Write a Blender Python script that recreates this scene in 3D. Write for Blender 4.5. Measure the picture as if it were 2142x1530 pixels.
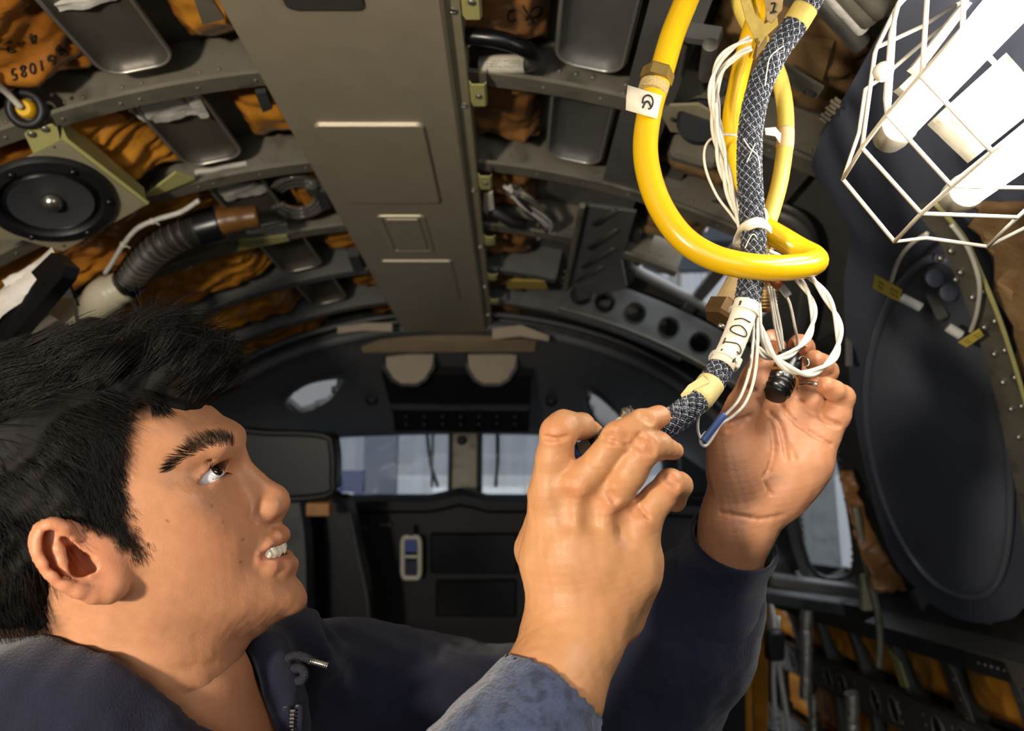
import bpy, math, random
import numpy as np
from mathutils import Vector, Matrix
random.seed(7); RNG = np.random.default_rng(7)
SC = bpy.context.scene; COL = SC.collection
for o in list(bpy.data.objects): bpy.data.objects.remove(o)

# ---------------------------------------------------------------- camera
FPX = 1600.0; PITCH = math.radians(11.8); CAM = np.array([0., 0., 1.29])
cd = bpy.data.cameras.new('camera'); cam = bpy.data.objects.new('camera', cd); COL.objects.link(cam)
cam.location = CAM; cam.rotation_euler = (math.pi/2 + PITCH, 0, 0)
cd.sensor_width = 36; cd.lens = FPX/2142*36; cd.clip_start = .02
cd.dof.use_dof = True; cd.dof.focus_distance = .53; cd.dof.aperture_fstop = 7.5
SC.camera = cam
# ---------------------------------------------------------------- world, light, exposure
w = bpy.data.worlds.new('hangar_daylight'); SC.world = w; w.use_nodes = True
w.node_tree.nodes['Background'].inputs[0].default_value = (.90, .95, 1.0, 1)
w.node_tree.nodes['Background'].inputs[1].default_value = 2.3
LAMP_TUBE = 25.0      # emission of the caged work light's tubes
ASSUMED_WORK2 = 44.0           # watts of an assumed second work light, unseen behind the photographer
SC.view_settings.view_transform = 'Standard'; SC.view_settings.look = 'None'
SC.view_settings.exposure = 0.45; SC.view_settings.gamma = 1.0; SC.view_settings.use_curve_mapping = False
SC.cycles.max_bounces = 6; SC.cycles.diffuse_bounces = 4; SC.cycles.glossy_bounces = 3
SC.cycles.transmission_bounces = 4; SC.cycles.caustics_reflective = False; SC.cycles.caustics_refractive = False
SC.cycles.sample_clamp_indirect = 4.0; SC.cycles.use_denoising = True

# ---------------------------------------------------------------- geometry helpers
AX_R = np.array([1., 0, 0]); AX_F = np.array([0, math.cos(PITCH), math.sin(PITCH)]); AX_U = np.array([0, -math.sin(PITCH), math.cos(PITCH)])
def U(px, py, d):
    "point seen at a pixel of the 2142x1530 frame, at a distance d along the view axis"
    return CAM + d*(AX_F + (px-1071)/FPX*AX_R + (765-py)/FPX*AX_U)
def RAY(px, py): return AX_F + (px-1071)/FPX*AX_R + (765-py)/FPX*AX_U
def PROJ(P):
    v = np.asarray(P)-CAM; z = v@AX_F
    return np.stack([1071+FPX*(v@AX_R)/z, 765-FPX*(v@AX_U)/z], -1)
CX, CZ = -.19, 1.29-.70                       # fuselage axis
def CYL(th, Y, r):
    t = math.radians(th); return np.array([CX+r*math.sin(t), Y, CZ+r*math.cos(t)])
def ONCYL(px, py, r):
    d = RAY(px, py); ox, oz = CAM[0]-CX, CAM[2]-CZ
    a = d[0]**2+d[2]**2; b = 2*(ox*d[0]+oz*d[2]); c = ox*ox+oz*oz-r*r
    return CAM + d*(-b+math.sqrt(b*b-4*a*c))/(2*a)
def CYLC(P):
    return math.degrees(math.atan2(P[0]-CX, P[2]-CZ)), P[1], math.hypot(P[0]-CX, P[2]-CZ)
def nrm(v): v = np.asarray(v, float); return v/(np.linalg.norm(v)+1e-12)
def inpoly(x, y, poly):
    x = np.asarray(x); y = np.asarray(y); c = np.zeros(x.shape, bool); n = len(poly)
    for i in range(n):
        x0, y0 = poly[i]; x1, y1 = poly[i-1]
        m = ((y0 > y) != (y1 > y)) & (x < (x1-x0)*(y-y0)/((y1-y0) or 1e-9)+x0); c ^= m
    return c
def spline(pts, n=8, closed=False):
    "Catmull-Rom through the points (any number of columns)"
    P = np.asarray(pts, float); m = len(P); out = []
    rng = range(m if closed else m-1)
    for i in rng:
        if closed: p0, p1, p2, p3 = P[(i-1) % m], P[i], P[(i+1) % m], P[(i+2) % m]
        else: p0, p1, p2, p3 = P[max(i-1, 0)], P[i], P[i+1], P[min(i+2, m-1)]
        for k in range(n):
            t = k/n; out.append(.5*((2*p1)+(p2-p0)*t+(2*p0-5*p1+4*p2-p3)*t*t+(3*p1-p0-3*p2+p3)*t**3))
    if not closed: out.append(P[-1])
    return np.array(out)
def noise3(P, s=1.0, seed=0):
    "cheap smooth pseudo noise, about -1..1"
    P = np.asarray(P)*s; r = np.random.default_rng(seed); v = np.zeros(P.shape[:-1])
    for k in range(7):
        d = r.normal(size=3); d /= np.linalg.norm(d); v = v+np.sin(P@(d*(.6+.35*k))*2+r.uniform(0, 6.3))*(.95**k)
    return v/3.2

class MB:
    def __init__(s): s.v = []; s.f = []; s.m = []; s.cur = 0
    def add(s, V, F):
        o = len(s.v); s.v += [tuple(map(float, p)) for p in V]; s.f += [tuple(int(i)+o for i in f) for f in F]; s.m += [s.cur]*len(F); return s
    def box(s, c, h, ax=None, taper=1.0):
        "c centre, h half sizes, ax 3 row axes"
        ax = np.eye(3) if ax is None else np.asarray(ax); V = []
        for z in (-1, 1):
            k = taper if z > 0 else 1
            for x, y in ((-1, -1), (1, -1), (1, 1), (-1, 1)): V.append(np.asarray(c)+ax[0]*x*h[0]*k+ax[1]*y*h[1]*k+ax[2]*z*h[2])
        return s.add(V, [(3, 2, 1, 0), (4, 5, 6, 7), (0, 1, 5, 4), (1, 2, 6, 5), (2, 3, 7, 6), (3, 0, 4, 7)])
    def rbox(s, c, h, ax=None, b=.15):
        "box with chamfered edges: h half sizes, b chamfer in metres"
        ax = np.eye(3) if ax is None else np.asarray(ax); b = min(b, min(h)*.9); V = []; idx = {}
        for i in range(3):
            for sx in (-1, 1):
                for sy in (-1, 1):
                    for sz in (-1, 1):
                        q = [sx*(h[0]-b), sy*(h[1]-b), sz*(h[2]-b)]; q[i] = (sx, sy, sz)[i]*h[i]
                        idx[(i, sx, sy, sz)] = len(V); V.append(np.asarray(c)+ax[0]*q[0]+ax[1]*q[1]+ax[2]*q[2])
        F = []
        for i in range(3):
            j, k = (i+1) % 3, (i+2) % 3
            for sg in (-1, 1):
                q = []
                for a, bb in ((-1, -1), (1, -1), (1, 1), (-1, 1)):
                    t = [0, 0, 0]; t[i] = sg; t[j] = a; t[k] = bb; q.append(idx[(i, *t)])
                F.append(q if sg > 0 else q[::-1])
        for i in range(3):
            j, k = (i+1) % 3, (i+2) % 3
            for a in (-1, 1):
                for bb in (-1, 1):
                    def t(u):
                        q = [0, 0, 0]; q[i] = u; q[j] = a; q[k] = bb; return q
                    q = [idx[(j, *t(-1))], idx[(j, *t(1))], idx[(k, *t(1))], idx[(k, *t(-1))]]
                    F.append(q if a*bb < 0 else q[::-1])
        for sx in (-1, 1):
            for sy in (-1, 1):
                for sz in (-1, 1):
                    q = [idx[(i, sx, sy, sz)] for i in range(3)]; F.append(q if sx*sy*sz > 0 else q[::-1])
        return s.add(V, F)
    def tube(s, path, r, n=8, cap=True, flat=1.0, up=None):
        P = np.asarray(path, float); m = len(P); r = np.full(m, r) if np.isscalar(r) else np.asarray(r)
        T = np.gradient(P, axis=0); T /= np.linalg.norm(T, axis=1)[:, None]+1e-12
        a = np.array([0, 0, 1.]) if up is None else np.asarray(up, float)
        if abs(T[0]@a) > .95: a = np.array([1., 0, 0])
        N = nrm(a-T[0]*(a@T[0])); V = []; F = []
        for i in range(m):
            N = nrm(N-T[i]*(N@T[i])) if up is None else nrm(a-T[i]*(a@T[i])); B = np.cross(T[i], N)
            for k in range(n):
                q = 2*math.pi*k/n; V.append(P[i]+r[i]*(B*math.cos(q)+N*math.sin(q)*flat))
        for i in range(m-1):
            for k in range(n):
                k2 = (k+1) % n; F.append((i*n+k, i*n+k2, (i+1)*n+k2, (i+1)*n+k))
        if cap: F.append(tuple(range(n))[::-1]); F.append(tuple(range((m-1)*n, m*n)))
        return s.add(V, F)
    def lathe(s, prof, c, axis, n=24, ref=None, cap=True):
        "prof list of (radius, height along axis)"
        A = nrm(axis); r0 = np.array([0, 0, 1.]) if ref is None else np.asarray(ref, float)
        if abs(A@r0) > .95: r0 = np.array([1., 0, 0])
        X = nrm(r0-A*(A@r0)); Y = np.cross(A, X); V = []; F = []
        for (r, h) in prof:
            for k in range(n):
                q = 2*math.pi*k/n; V.append(np.asarray(c)+A*h+r*(X*math.cos(q)+Y*math.sin(q)))
        for i in range(len(prof)-1):
            for k in range(n): k2 = (k+1) % n; F.append((i*n+k, i*n+k2, (i+1)*n+k2, (i+1)*n+k))
        if cap: F.append(tuple(range(n))[::-1]); F.append(tuple(range((len(prof)-1)*n, len(prof)*n)))
        return s.add(V, F)
    def dome(s, c, axis, r, h=None, n=8):
        h = r*.6 if h is None else h
        return s.lathe([(r, 0), (r*.8, h*.6), (r*.4, h*.95)], c, axis, n)
    def prism(s, poly, off):
        "closed polygon (3D points) extruded by the vector off"
        P = [np.asarray(p, float) for p in poly]; n = len(P); off = np.asarray(off, float)
        V = P+[p+off for p in P]
        return s.add(V, [tuple(range(n))[::-1], tuple(range(n, 2*n))]+[(i, (i+1) % n, (i+1) % n+n, i+n) for i in range(n)])
    def grid(s, G, thick=None, keep=None):
        "G array (a,b,3); thick: offset vector field (a,b,3) or vector for a closed slab"
        a, b = G.shape[:2]; I = lambda i, j: i*b+j
        F = [(I(i, j), I(i+1, j), I(i+1, j+1), I(i, j+1)) for i in range(a-1) for j in range(b-1) if keep is None or keep[i, j]]
        if thick is None: return s.add(G.reshape(-1, 3), F)
        H = G+thick; n = a*b; V = np.concatenate([G.reshape(-1, 3), H.reshape(-1, 3)])
        F2 = F+[tuple(q+n for q in f[::-1]) for f in F]
        cnt = {}
        for f in F:
            for q in range(4): cnt[(f[q], f[(q+1) % 4])] = 1
        for (p, q) in cnt:
            if (q, p) not in cnt: F2.append((q, p, p+n, q+n))
        return s.add(V, F2)
    def build(s, name, mat, parent=None, smooth=False, kind=None):
        return mesh(name, s.v, s.f, mat, parent, smooth, kind, s.m)
def mesh(name, V, F, mat, parent=None, smooth=False, kind=None, mi=None):
    me = bpy.data.meshes.new(name)
    if isinstance(F, np.ndarray):
        n, q = F.shape; me.vertices.add(len(V)); me.vertices.foreach_set('co', np.ascontiguousarray(V, np.float32).ravel())
        me.loops.add(n*q); me.loops.foreach_set('vertex_index', np.ascontiguousarray(F, np.int32).ravel())
        me.polygons.add(n); me.polygons.foreach_set('loop_start', np.arange(0, n*q, q, dtype=np.int32)); me.update(calc_edges=True); me.validate()
    else: me.from_pydata(V, [], F); me.update()
    o = bpy.data.objects.new(name, me); COL.objects.link(o)
    for m in (mat if isinstance(mat, (list, tuple)) else [mat]): me.materials.append(m)
    if mi is not None and len(me.materials) > 1: me.polygons.foreach_set('material_index', np.array(mi, np.int32))
    if smooth is True: me.polygons.foreach_set('use_smooth', np.ones(len(me.polygons), bool))
    elif smooth:
        me.polygons.foreach_set('use_smooth', np.ones(len(me.polygons), bool)); me.set_sharp_from_angle(angle=math.radians(smooth))
    if parent is not None: adopt(o, parent)
    if kind: o['kind'] = kind
    return o
def wloc(p): return p.location.copy()      # children are kept in world coordinates
def adopt(o, parent):
    o.parent = parent; o.matrix_parent_inverse = Matrix.Translation(-wloc(parent)); return o
def thing(name, label, cat, loc, group=None):
    o = bpy.data.objects.new(name, None); COL.objects.link(o); o.location = tuple(map(float, loc)); o.empty_display_size = .03
    return tag(o, label, cat, group)
def tag(o, label, cat, group=None):
    o['label'] = label; o['category'] = cat
    if group: o['group'] = group
    return o
def struct(o, label=None, cat=None):
    o['kind'] = 'structure'
    if label: o['label'] = label
    if cat: o['category'] = cat
    return o

# ---------------------------------------------------------------- materials
MATS = {}
def srgb(r, g, b): return tuple(((c/255+.055)/1.055)**2.4 if c > 10 else c/255/12.92 for c in (r, g, b))
def mat(name, rgb, rough=.5, metal=0., var=.12, vs=20., bump=0., bs=60., spec=.5, stretch=None, trans=0., alpha=None, emit=None, coat=0., sss=0., dark=None, ds=6., dt=.55, sheen=0.):
    "procedural: colour varied by noise, optional second colour in stains, noise bump"
    if name in MATS: return MATS[name]
    m = bpy.data.materials.new(name); m.use_nodes = True; nt = m.node_tree; N = nt.nodes; L = nt.links
    b = N['Principled BSDF']; tc = N.new('ShaderNodeTexCoord'); mp = N.new('ShaderNodeMapping'); L.new(tc.outputs['Object'], mp.inputs[0])
    if stretch: mp.inputs['Scale'].default_value = stretch
    n1 = N.new('ShaderNodeTexNoise'); n1.inputs['Scale'].default_value = vs; n1.inputs['Detail'].default_value = 5; L.new(mp.outputs[0], n1.inputs[0])
    r = N.new('ShaderNodeValToRGB'); L.new(n1.outputs[0], r.inputs[0]); c = np.array(rgb)
    r.color_ramp.elements[0].position = .3; r.color_ramp.elements[1].position = .7
    r.color_ramp.elements[0].color = (*np.clip(c*(1-var), 0, 1), 1); r.color_ramp.elements[1].color = (*np.clip(c*(1+var), 0, 1), 1)
    out = r.outputs[0]
    if dark is not None:
        n2 = N.new('ShaderNodeTexNoise'); n2.inputs['Scale'].default_value = ds; n2.inputs['Detail'].default_value = 6; L.new(mp.outputs[0], n2.inputs[0])
        r2 = N.new('ShaderNodeValToRGB'); r2.color_ramp.elements[0].position = dt; r2.color_ramp.elements[1].position = dt+.12; L.new(n2.outputs[0], r2.inputs[0])
        mx = N.new('ShaderNodeMix'); mx.data_type = 'RGBA'; L.new(r2.outputs[0], mx.inputs[0]); L.new(out, mx.inputs[6]); mx.inputs[7].default_value = (*dark, 1); out = mx.outputs[2]
    L.new(out, b.inputs['Base Color'])
    b.inputs['Roughness'].default_value = rough; b.inputs['Metallic'].default_value = metal; b.inputs['Specular IOR Level'].default_value = spec
    b.inputs['Coat Weight'].default_value = coat; b.inputs['Transmission Weight'].default_value = trans; b.inputs['Sheen Weight'].default_value = sheen
    if sss: b.inputs['Subsurface Weight'].default_value = sss; b.inputs['Subsurface Radius'].default_value = (.006, .002, .001); b.inputs['Subsurface Scale'].default_value = 1.
    if alpha is not None: b.inputs['Alpha'].default_value = alpha
    if emit: b.inputs['Emission Color'].default_value = (*emit[:3], 1); b.inputs['Emission Strength'].default_value = emit[3]
    if bump:
        n3 = N.new('ShaderNodeTexNoise'); n3.inputs['Scale'].default_value = bs; n3.inputs['Detail'].default_value = 4; L.new(mp.outputs[0], n3.inputs[0])
        bp = N.new('ShaderNodeBump'); bp.inputs['Strength'].default_value = bump; bp.inputs['Distance'].default_value = .01; L.new(n3.outputs[0], bp.inputs['Height']); L.new(bp.outputs[0], b.inputs['Normal'])
    MATS[name] = m; return m
def glassmat():
    m = bpy.data.materials.new('glass'); m.use_nodes = True; nt = m.node_tree; N = nt.nodes; L = nt.links; N.remove(N['Principled BSDF'])
    t = N.new('ShaderNodeBsdfTransparent'); g = N.new('ShaderNodeBsdfGlossy'); g.inputs['Roughness'].default_value = .03; x = N.new('ShaderNodeMixShader'); 
    t.inputs[0].default_value = (.93, .95, .96, 1); x.inputs[0].default_value = .05; L.new(t.outputs[0], x.inputs[1]); L.new(g.outputs[0], x.inputs[2]); L.new(x.outputs[0], N['Material Output'].inputs[0])
    MATS['glass'] = m; return m
glassmat()
M = dict(
    panel=mat('champagne_metal', srgb(178, 166, 142), .42, .35, .05, 30, .06, 350),
    panel_dark=mat('panel_recess', srgb(60, 58, 54), .6, 0, .1, 40),
    alu=mat('primed_alu', srgb(128, 122, 108), .45, .3, .12, 25, .05, 200, dark=srgb(92, 88, 78), ds=14),
    alu_dark=mat('dark_alu', srgb(74, 74, 74), .5, .3, .15, 25, .05, 200, dark=srgb(52, 52, 54), ds=10),
    grey=mat('grey_primer', srgb(98, 97, 94), .5, .2, .12, 20, .05, 160),
    pan=mat('tray_grey', srgb(88, 82, 74), .42, .25, .15, 18, .04, 120),
    rim=mat('bright_alu', srgb(190, 186, 176), .3, .75, .1, 30),
    primer=mat('zinc_primer', srgb(190, 184, 118), .5, .1, .08, 30, .04, 150),
    primer2=mat('zinc_primer_grey', srgb(158, 148, 122), .5, .15, .08, 30, .04, 150),
    orange=mat('orange_film', srgb(206, 138, 46), .38, 0, .2, 7, .35, 22, dark=srgb(162, 100, 34), ds=5, dt=.5, coat=.15),
    brown=mat('brown_film', srgb(146, 100, 56), .42, 0, .2, 7, .3, 22, dark=srgb(105, 68, 36), ds=5, dt=.5, coat=.1),
    tan=mat('tan_film', srgb(150, 118, 80), .5, 0, .2, 9, .4, 26, dark=srgb(110, 82, 50), ds=6),
    black=mat('black_rubber', srgb(24, 24, 26), .5, 0, .15, 40, .05, 200),
    blackg=mat('black_gloss', srgb(16, 16, 18), .3, 0, .15, 30),
    cone=mat('speaker_cone', srgb(58, 58, 60), .55, 0, .1, 40, .05, 200),
    liner=mat('midnight_liner', srgb(90, 94, 108), .5, 0, .1, 8, .03, 60),  # liner tone lifted to carry the haze around the lamp
    liner2=mat('midnight_cover', srgb(106, 110, 122), .28, 0, .1, 6, .02, 30),
    white=mat('white_plastic', srgb(222, 216, 200), .45, 0, .06, 40),
    pvc=mat('cream_pvc', srgb(206, 196, 170), .38, 0, .06, 25),
    foam=mat('white_foam', srgb(205, 200, 192), .8, 0, .08, 60, .2, 150),
    chrome=mat('chrome', srgb(200, 196, 188), .22, .95, .08, 50),
    steel=mat('steel', srgb(150, 146, 138), .35, .8, .12, 60),
    brass=mat('brass', srgb(176, 148, 84), .4, .75, .15, 60, .05, 200),
    brown_metal=mat('bronze_nut', srgb(112, 86, 54), .45, .6, .15, 60),
    ink=mat('ink', srgb(28, 24, 20), .7, 0, .2, 200),
    clear=mat('clear_plastic', srgb(150, 145, 135), .15, 0, .05, 20, trans=.75),
    duct=mat('duct_black', srgb(46, 42, 38), .5, 0, .12, 60),
    amber=mat('amber_sleeve', srgb(110, 74, 34), .35, 0, .12, 30),
)
# ================================================================ fuselage shell
def skinpatch(name, th0, th1, y0, y1, r, holes, m, dth=2.0, dy=.04):
    ths = np.linspace(th0, th1, int((th1-th0)/dth)+1); ys = np.linspace(y0, y1, int((y1-y0)/dy)+1)
    G_ = np.array([[CYL(t, y, r) for y in ys] for t in ths]); N_ = np.array([[CYL(t, y, r+.012)-CYL(t, y, r) for y in ys] for t in ths])
    C_ = (G_[:-1, :-1]+G_[1:, 1:])/2; q = PROJ(C_.reshape(-1, 3)); fwd = (C_.reshape(-1, 3)-CAM)@AX_F > .1; keep = np.ones(len(q), bool)
    for h in holes: keep &= ~(inpoly(q[:, 0], q[:, 1], h) & fwd)
    b = MB(); b.grid(G_, N_, keep.reshape(C_.shape[:2])); return b.build(name, m, None, 30)
HATCH = [(1338, 455), (1314, 545), (1332, 560), (1480, 648), (1585, 668), (1640, 560), (1640, 452)]
SIDEW = [(1652, 880), (1690, 1180), (1782, 1198), (1778, 1080), (1745, 920), (1735, 870)]
RS = 1.385
struct(skinpatch('wall_left', -125, -38, -2.5, 2.5, RS, [], M['alu_dark']))
struct(skinpatch('ceiling', -38, 38, -2.5, 2.5, RS, [HATCH], M['grey'], 1.0, .03))
struct(skinpatch('wall_right', 38, 125, -2.5, 3.9, RS, [SIDEW], M['alu_dark'], 1.0, .03))
b = MB(); b.box((CX, .3, -.02), (1.35, 3.4, .02)); struct(b.build('floor', M['alu_dark']))
# unseen rear bulkhead, its wide opening added to let in hangar light as fill
b = MB()
for (x0, x1, z0, z1) in ((-1.7, -1.05, 0, 2.1), (.65, 1.3, 0, 2.1), (-1.05, .65, 1.72, 2.1)): b.box(((x0+x1)/2, -2.5, (z0+z1)/2), ((x1-x0)/2, .02, (z1-z0)/2))
struct(b.build('wall_rear', M['panel']))

# ---- ring frames with flanges, rivets; below the right sill they carry the wall bays
FY = [.41, .68, .95, 1.21, 1.48, 1.75, 2.02]
def frame(y, t0, t1, m, name, ri=1.3, web=.012, fl=.030):
    b = MB(); ths = np.arange(t0, t1+.1, 1.5)
    prof = [(ri, -fl), (ri, 0), (RS, 0), (RS, .004), (ri+.006, .004), (ri+.006, -fl)]
    G_ = np.array([[CYL(t, y+p[1], p[0]) for p in prof+prof[:1]] for t in ths]); b.grid(G_)
    f = b.build(name, m, None, 40); struct(f)
    rv = MB()
    for t in np.arange(t0+1, t1, 1.15):
        for rr in ((ri+.018, -.0012), (ri+.034, -.0012))[:1+(int(t*3) % 2)]:
            rv.dome(CYL(t, y+rr[1]+.001, rr[0]), (0, -1, 0), .0032, .0022, 6)
        if int(t*7) % 3 == 0: rv.dome(CYL(t, y-fl*.5, ri), -(CYL(t, 0, 1)-CYL(t, 0, 0)), .0030, .002, 6)
    o = rv.build('rivet_row', M['alu'], f, True, 'stuff'); return f
for i, y in enumerate(FY):
    frame(y, -62, 24 if 1.3 < y < 1.7 else (14 if 1.7 < y < 1.8 else 30), M['alu'] if y < 1.6 else M['grey'], f'trim_{i+1}')
for i, y in enumerate([1.48, 1.75, 2.02, 2.29, 2.56, 2.83, 3.1, 3.4]): frame(y, 66, 112, M['grey'], f'trim_{i+24}', 1.31)
b = MB(); b.box((1.1, 3.6, .8), (.40, .01, .8)); struct(b.build('wall_cockpit_end', M['alu_dark']))  # end wall added to shut out daylight leaking past the right wall
# deep frame with lightening holes past the hatch
def holed(y, t0, t1, r0, r1, ths, rad, name, m, th=.006):
    "web in the plane Y=y with real round holes"
    f = MB(); n = 20
    edges = [t0]+[(a+b_)/2 for a, b_ in zip(ths[:-1], ths[1:])]+[t1]
    for k, tc in enumerate(ths):
        a, e = edges[k], edges[k+1]; c = CYL(tc, y, (r0+r1)/2); outer = []
        for (ta, ra, tb, rb) in ((a, r0, e, r0), (e, r0, e, r1), (e, r1, a, r1), (a, r1, a, r0)):
            for q in range(5): u = q/5; outer.append(CYL(ta+(tb-ta)*u, y, ra+(rb-ra)*u))
        O = np.array(outer); ang0 = [math.atan2(p[2]-c[2], p[0]-c[0]) for p in O]
        I_ = np.array([c+rad*np.array([math.cos(q), 0, math.sin(q)]) for q in ang0]); m_ = len(O)
        for s in (0, th):
            off = np.array([0, s, 0]); V = np.concatenate([O+off, I_+off]); F = [(i, (i+1) % m_, (i+1) % m_+m_, i+m_) for i in range(m_)]
            f.add(V, F if s else [q[::-1] for q in F])
        J = np.concatenate([I_, I_+np.array([0, -.006, 0])*1.0+(I_-c)*.12]); f.add(J, [(i, (i+1) % m_, (i+1) % m_+m_, i+m_) for i in range(m_)])
    return f.build(name, m, None, 30)
struct(holed(1.745, 14, 36, 1.232, 1.335, [16, 18.6, 22, 25.8, 29.4, 33], .023, 'trim_14', M['alu_dark']))
b = MB(); ths = np.arange(14, 37, 1.5); b.grid(np.array([[CYL(t, y, r) for (y, r) in ((1.745, 1.232), (1.715, 1.232), (1.715, 1.235), (1.745, 1.236))] for t in ths])); struct(b.build('trim_15', M['alu'], None, 40))

# ---- stringers along the skin
for t in (-28, -20, -5, 5, 20, 27):
    b = MB(); prof = [(RS-.002, -.012), (RS-.026, -.012), (RS-.026, .012), (RS-.024, .014), (RS-.024, -.010), (RS-.002, -.010)]
    G_ = np.array([[CYL(t+math.degrees(p[1]/RS), y, p[0]) for p in prof] for y in np.linspace(.3, 2.2, 12)]); b.grid(G_); struct(b.build('trim_16', M['grey'], None, 40))

# ================================================================ ceiling tray panel
PZ = CAM[2]+.56; PX0, PX1 = -.322, -.076
cp = thing('ceiling_panel', 'long champagne metal ceiling panel with embossed rectangles running down the centre', 'panel', (CX, 1.0, PZ))
b = MB(); ys = np.linspace(.15, 2.2, 30)
prof = [(PX0, .075), (PX0, .004), (PX0+.004, 0), (PX1-.004, 0), (PX1, .004), (PX1, .012)]
b.grid(np.array([[(x, y, PZ+z) for (x, z) in prof] for y in ys])); b.build('tray', M['panel'], cp, 25)
b = MB(); b.grid(np.array([[(x, y, PZ+z) for (x, z) in ((PX1, .012), (PX1+.017, .014), (PX1+.018, .016), (PX1+.018, .07))] for y in ys])); b.build('side_flange', M['primer2'], cp, 25)
def onpanel(px, py): d = RAY(px, py); return CAM+d*((PZ-CAM[2])/d[2])
def rrect(c, hx, hy, r, n=6):
    pts = []
    for (sx, sy, a0) in ((1, 1, 0), (-1, 1, 90), (-1, -1, 180), (1, -1, 270)):
        for k in range(n+1): a = math.radians(a0+90*k/n); pts.append((c[0]+sx*(hx-r)+r*math.cos(a), c[1]+sy*(hy-r)+r*math.sin(a)))
    return pts
def emboss(x0, x1, y0, y1, h, name, m=M['panel'], r=.010, hollow=False):
    b = MB(); c = ((x0+x1)/2, (y0+y1)/2); hx, hy = (x1-x0)/2, (y1-y0)/2; L_ = []
    lv = ((-.001, .001), (.0015, -h), (.003, -h*1.05)) if not hollow else ((0, 0), (.001, -h*.7), (.004, -h), (.009, -h), (.012, -h*.1))
    for (ins, z) in lv: L_.append([(x, y, PZ+z+.0005) for (x, y) in rrect(c, hx-ins, hy-ins, max(.002, r-ins))])
    n = len(L_[0]); V = [p for l in L_ for p in l]; F = [(k*n+i, k*n+(i+1) % n, (k+1)*n+(i+1) % n, (k+1)*n+i) for k in range(len(L_)-1) for i in range(n)]
    if not hollow: F.append(tuple(range((len(L_)-1)*n, len(L_)*n)))
    b.add(V, F); return b.build(name, m, cp)
def pr(ax, ay, bx, by):
    p, q = onpanel(ax, ay), onpanel(bx, by); return min(p[0], q[0]), max(p[0], q[0]), min(p[1], q[1]), max(p[1], q[1])
y0 = onpanel(770, 256)[1]; y1 = onpanel(830, 420)[1]; xl = onpanel(655, 258)[0]; xr = onpanel(885, 254)[0]
emboss(xl, xr, y0, y1, .006, 'embossed_plate')
ya, yb = onpanel(840, 450)[1], onpanel(850, 526)[1]; xa, xb = onpanel(786, 452)[0], onpanel(889, 452)[0]
emboss(xa, xb, ya, yb, .004, 'embossed_plate', hollow=True); emboss(xa+.014, xb-.012, ya+.012, yb-.012, .004, 'embossed_plate', r=.006)
ya, yb = onpanel(860, 544)[1], onpanel(880, 626)[1]; xa, xb = onpanel(797, 546)[0], onpanel(945, 546)[0]
emboss(xa, xb, ya, yb, .004, 'embossed_plate', r=.007)
xa, xb = onpanel(596, 10)[0], onpanel(764, 10)[0]; emboss(xa, xb, onpanel(680, 18)[1]-.16, onpanel(680, 18)[1], .004, 'light_opening', M['panel_dark'], .012)
for (px, py) in ((940, 43), (966, 238), (988, 412), (998, 528), (1006, 610), (1012, 668)):
    p = onpanel(px, py); p = np.array([PX1+.009, p[1], PZ+.0135]); b = MB(); b.lathe([(.0050, 0), (.0046, -.002), (.0030, -.0032), (.001, -.0033)], p, (0, 0, 1), 14); b.box(p+np.array([0, 0, -.0034]), (.0026, .0005, .0003)); b.build('screw', M['chrome'], cp, 40)
# zinc-yellow clips that hang the tray
for i, (px, py, sz) in enumerate(((975, 20, 1.25), (992, 215, 1), (1012, 395, .9), (1020, 515, .8), (1026, 590, .7), (1032, 640, .6))):
    y = onpanel(975, py)[1]; x = PX1+.019; c = thing('hanger_clip', ['yellow-green zinc clip nearest the camera on the ceiling panel edge', 'yellow-green zinc clip second along the ceiling panel edge', 'yellow-green zinc clip third along the ceiling panel edge, above the wire bundle', 'small yellow clip fourth along the ceiling panel edge', 'small yellow clip fifth along the ceiling panel edge', 'farthest small clip on the ceiling panel edge by the cockpit'][i], 'clip', (x, y, PZ+.02), 'clips along the ceiling panel')
    b = MB(); w_ = .020*sz+.006; b.grid(np.array([[(x+u, y+v, PZ+z) for (u, z) in ((0, .016), (.004, .010), (.020, .010), (.023, .014), (.023, .060))] for v in (-w_, w_)]), np.array([0, 0, .002])); b.build('strap', M['primer'], c, 30)
    b = MB(); b.lathe([(.0045, 0), (.0042, -.002), (.001, -.003)], (x+.012, y, PZ+.010), (0, 0, 1), 10); b.build('screw', M['steel'], c, True)

# ================================================================ bays: film blankets and grey skin pans
def blanket(name, label, th0, th1, y0, y1, m, amp=.012, seed=1, r=1.345, group=None, n=44):
    ths = np.linspace(th0, th1, n); ys = np.linspace(y0, y1, n); G_ = np.zeros((n, n, 3))
    for i, t in enumerate(ths):
        for j, y in enumerate(ys):
            e = min(1, min(i, n-1-i)/5)*min(1, min(j, n-1-j)/5); G_[i, j] = CYL(t, y, r+.03*(1-e))
    P = G_.reshape(-1, 3); A_ = np.array([[1, .25, 0], [.15, 2.2, .2], [0, .3, 1]])
    nz = (.8*np.abs(noise3(P@A_, 18, seed))+.35*noise3(P, 34, seed+1)+.22*np.abs(noise3(P@A_.T, 60, seed+2))).reshape(n, n)
    for i, t in enumerate(ths):
        d = CYL(t, 0, 1)-CYL(t, 0, 0); G_[i] -= d*(nz[i]*amp)[:, None]
    b = MB(); b.grid(G_, np.array([(CYL(t, 0, .018)-CYL(t, 0, 0)) for t in ths])[:, None, :]*np.ones((n, n, 1)))
    return tag(b.build(name, m, None, True), label, 'insulation', group)
FYL = [.14]+FY+[2.27]
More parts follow.
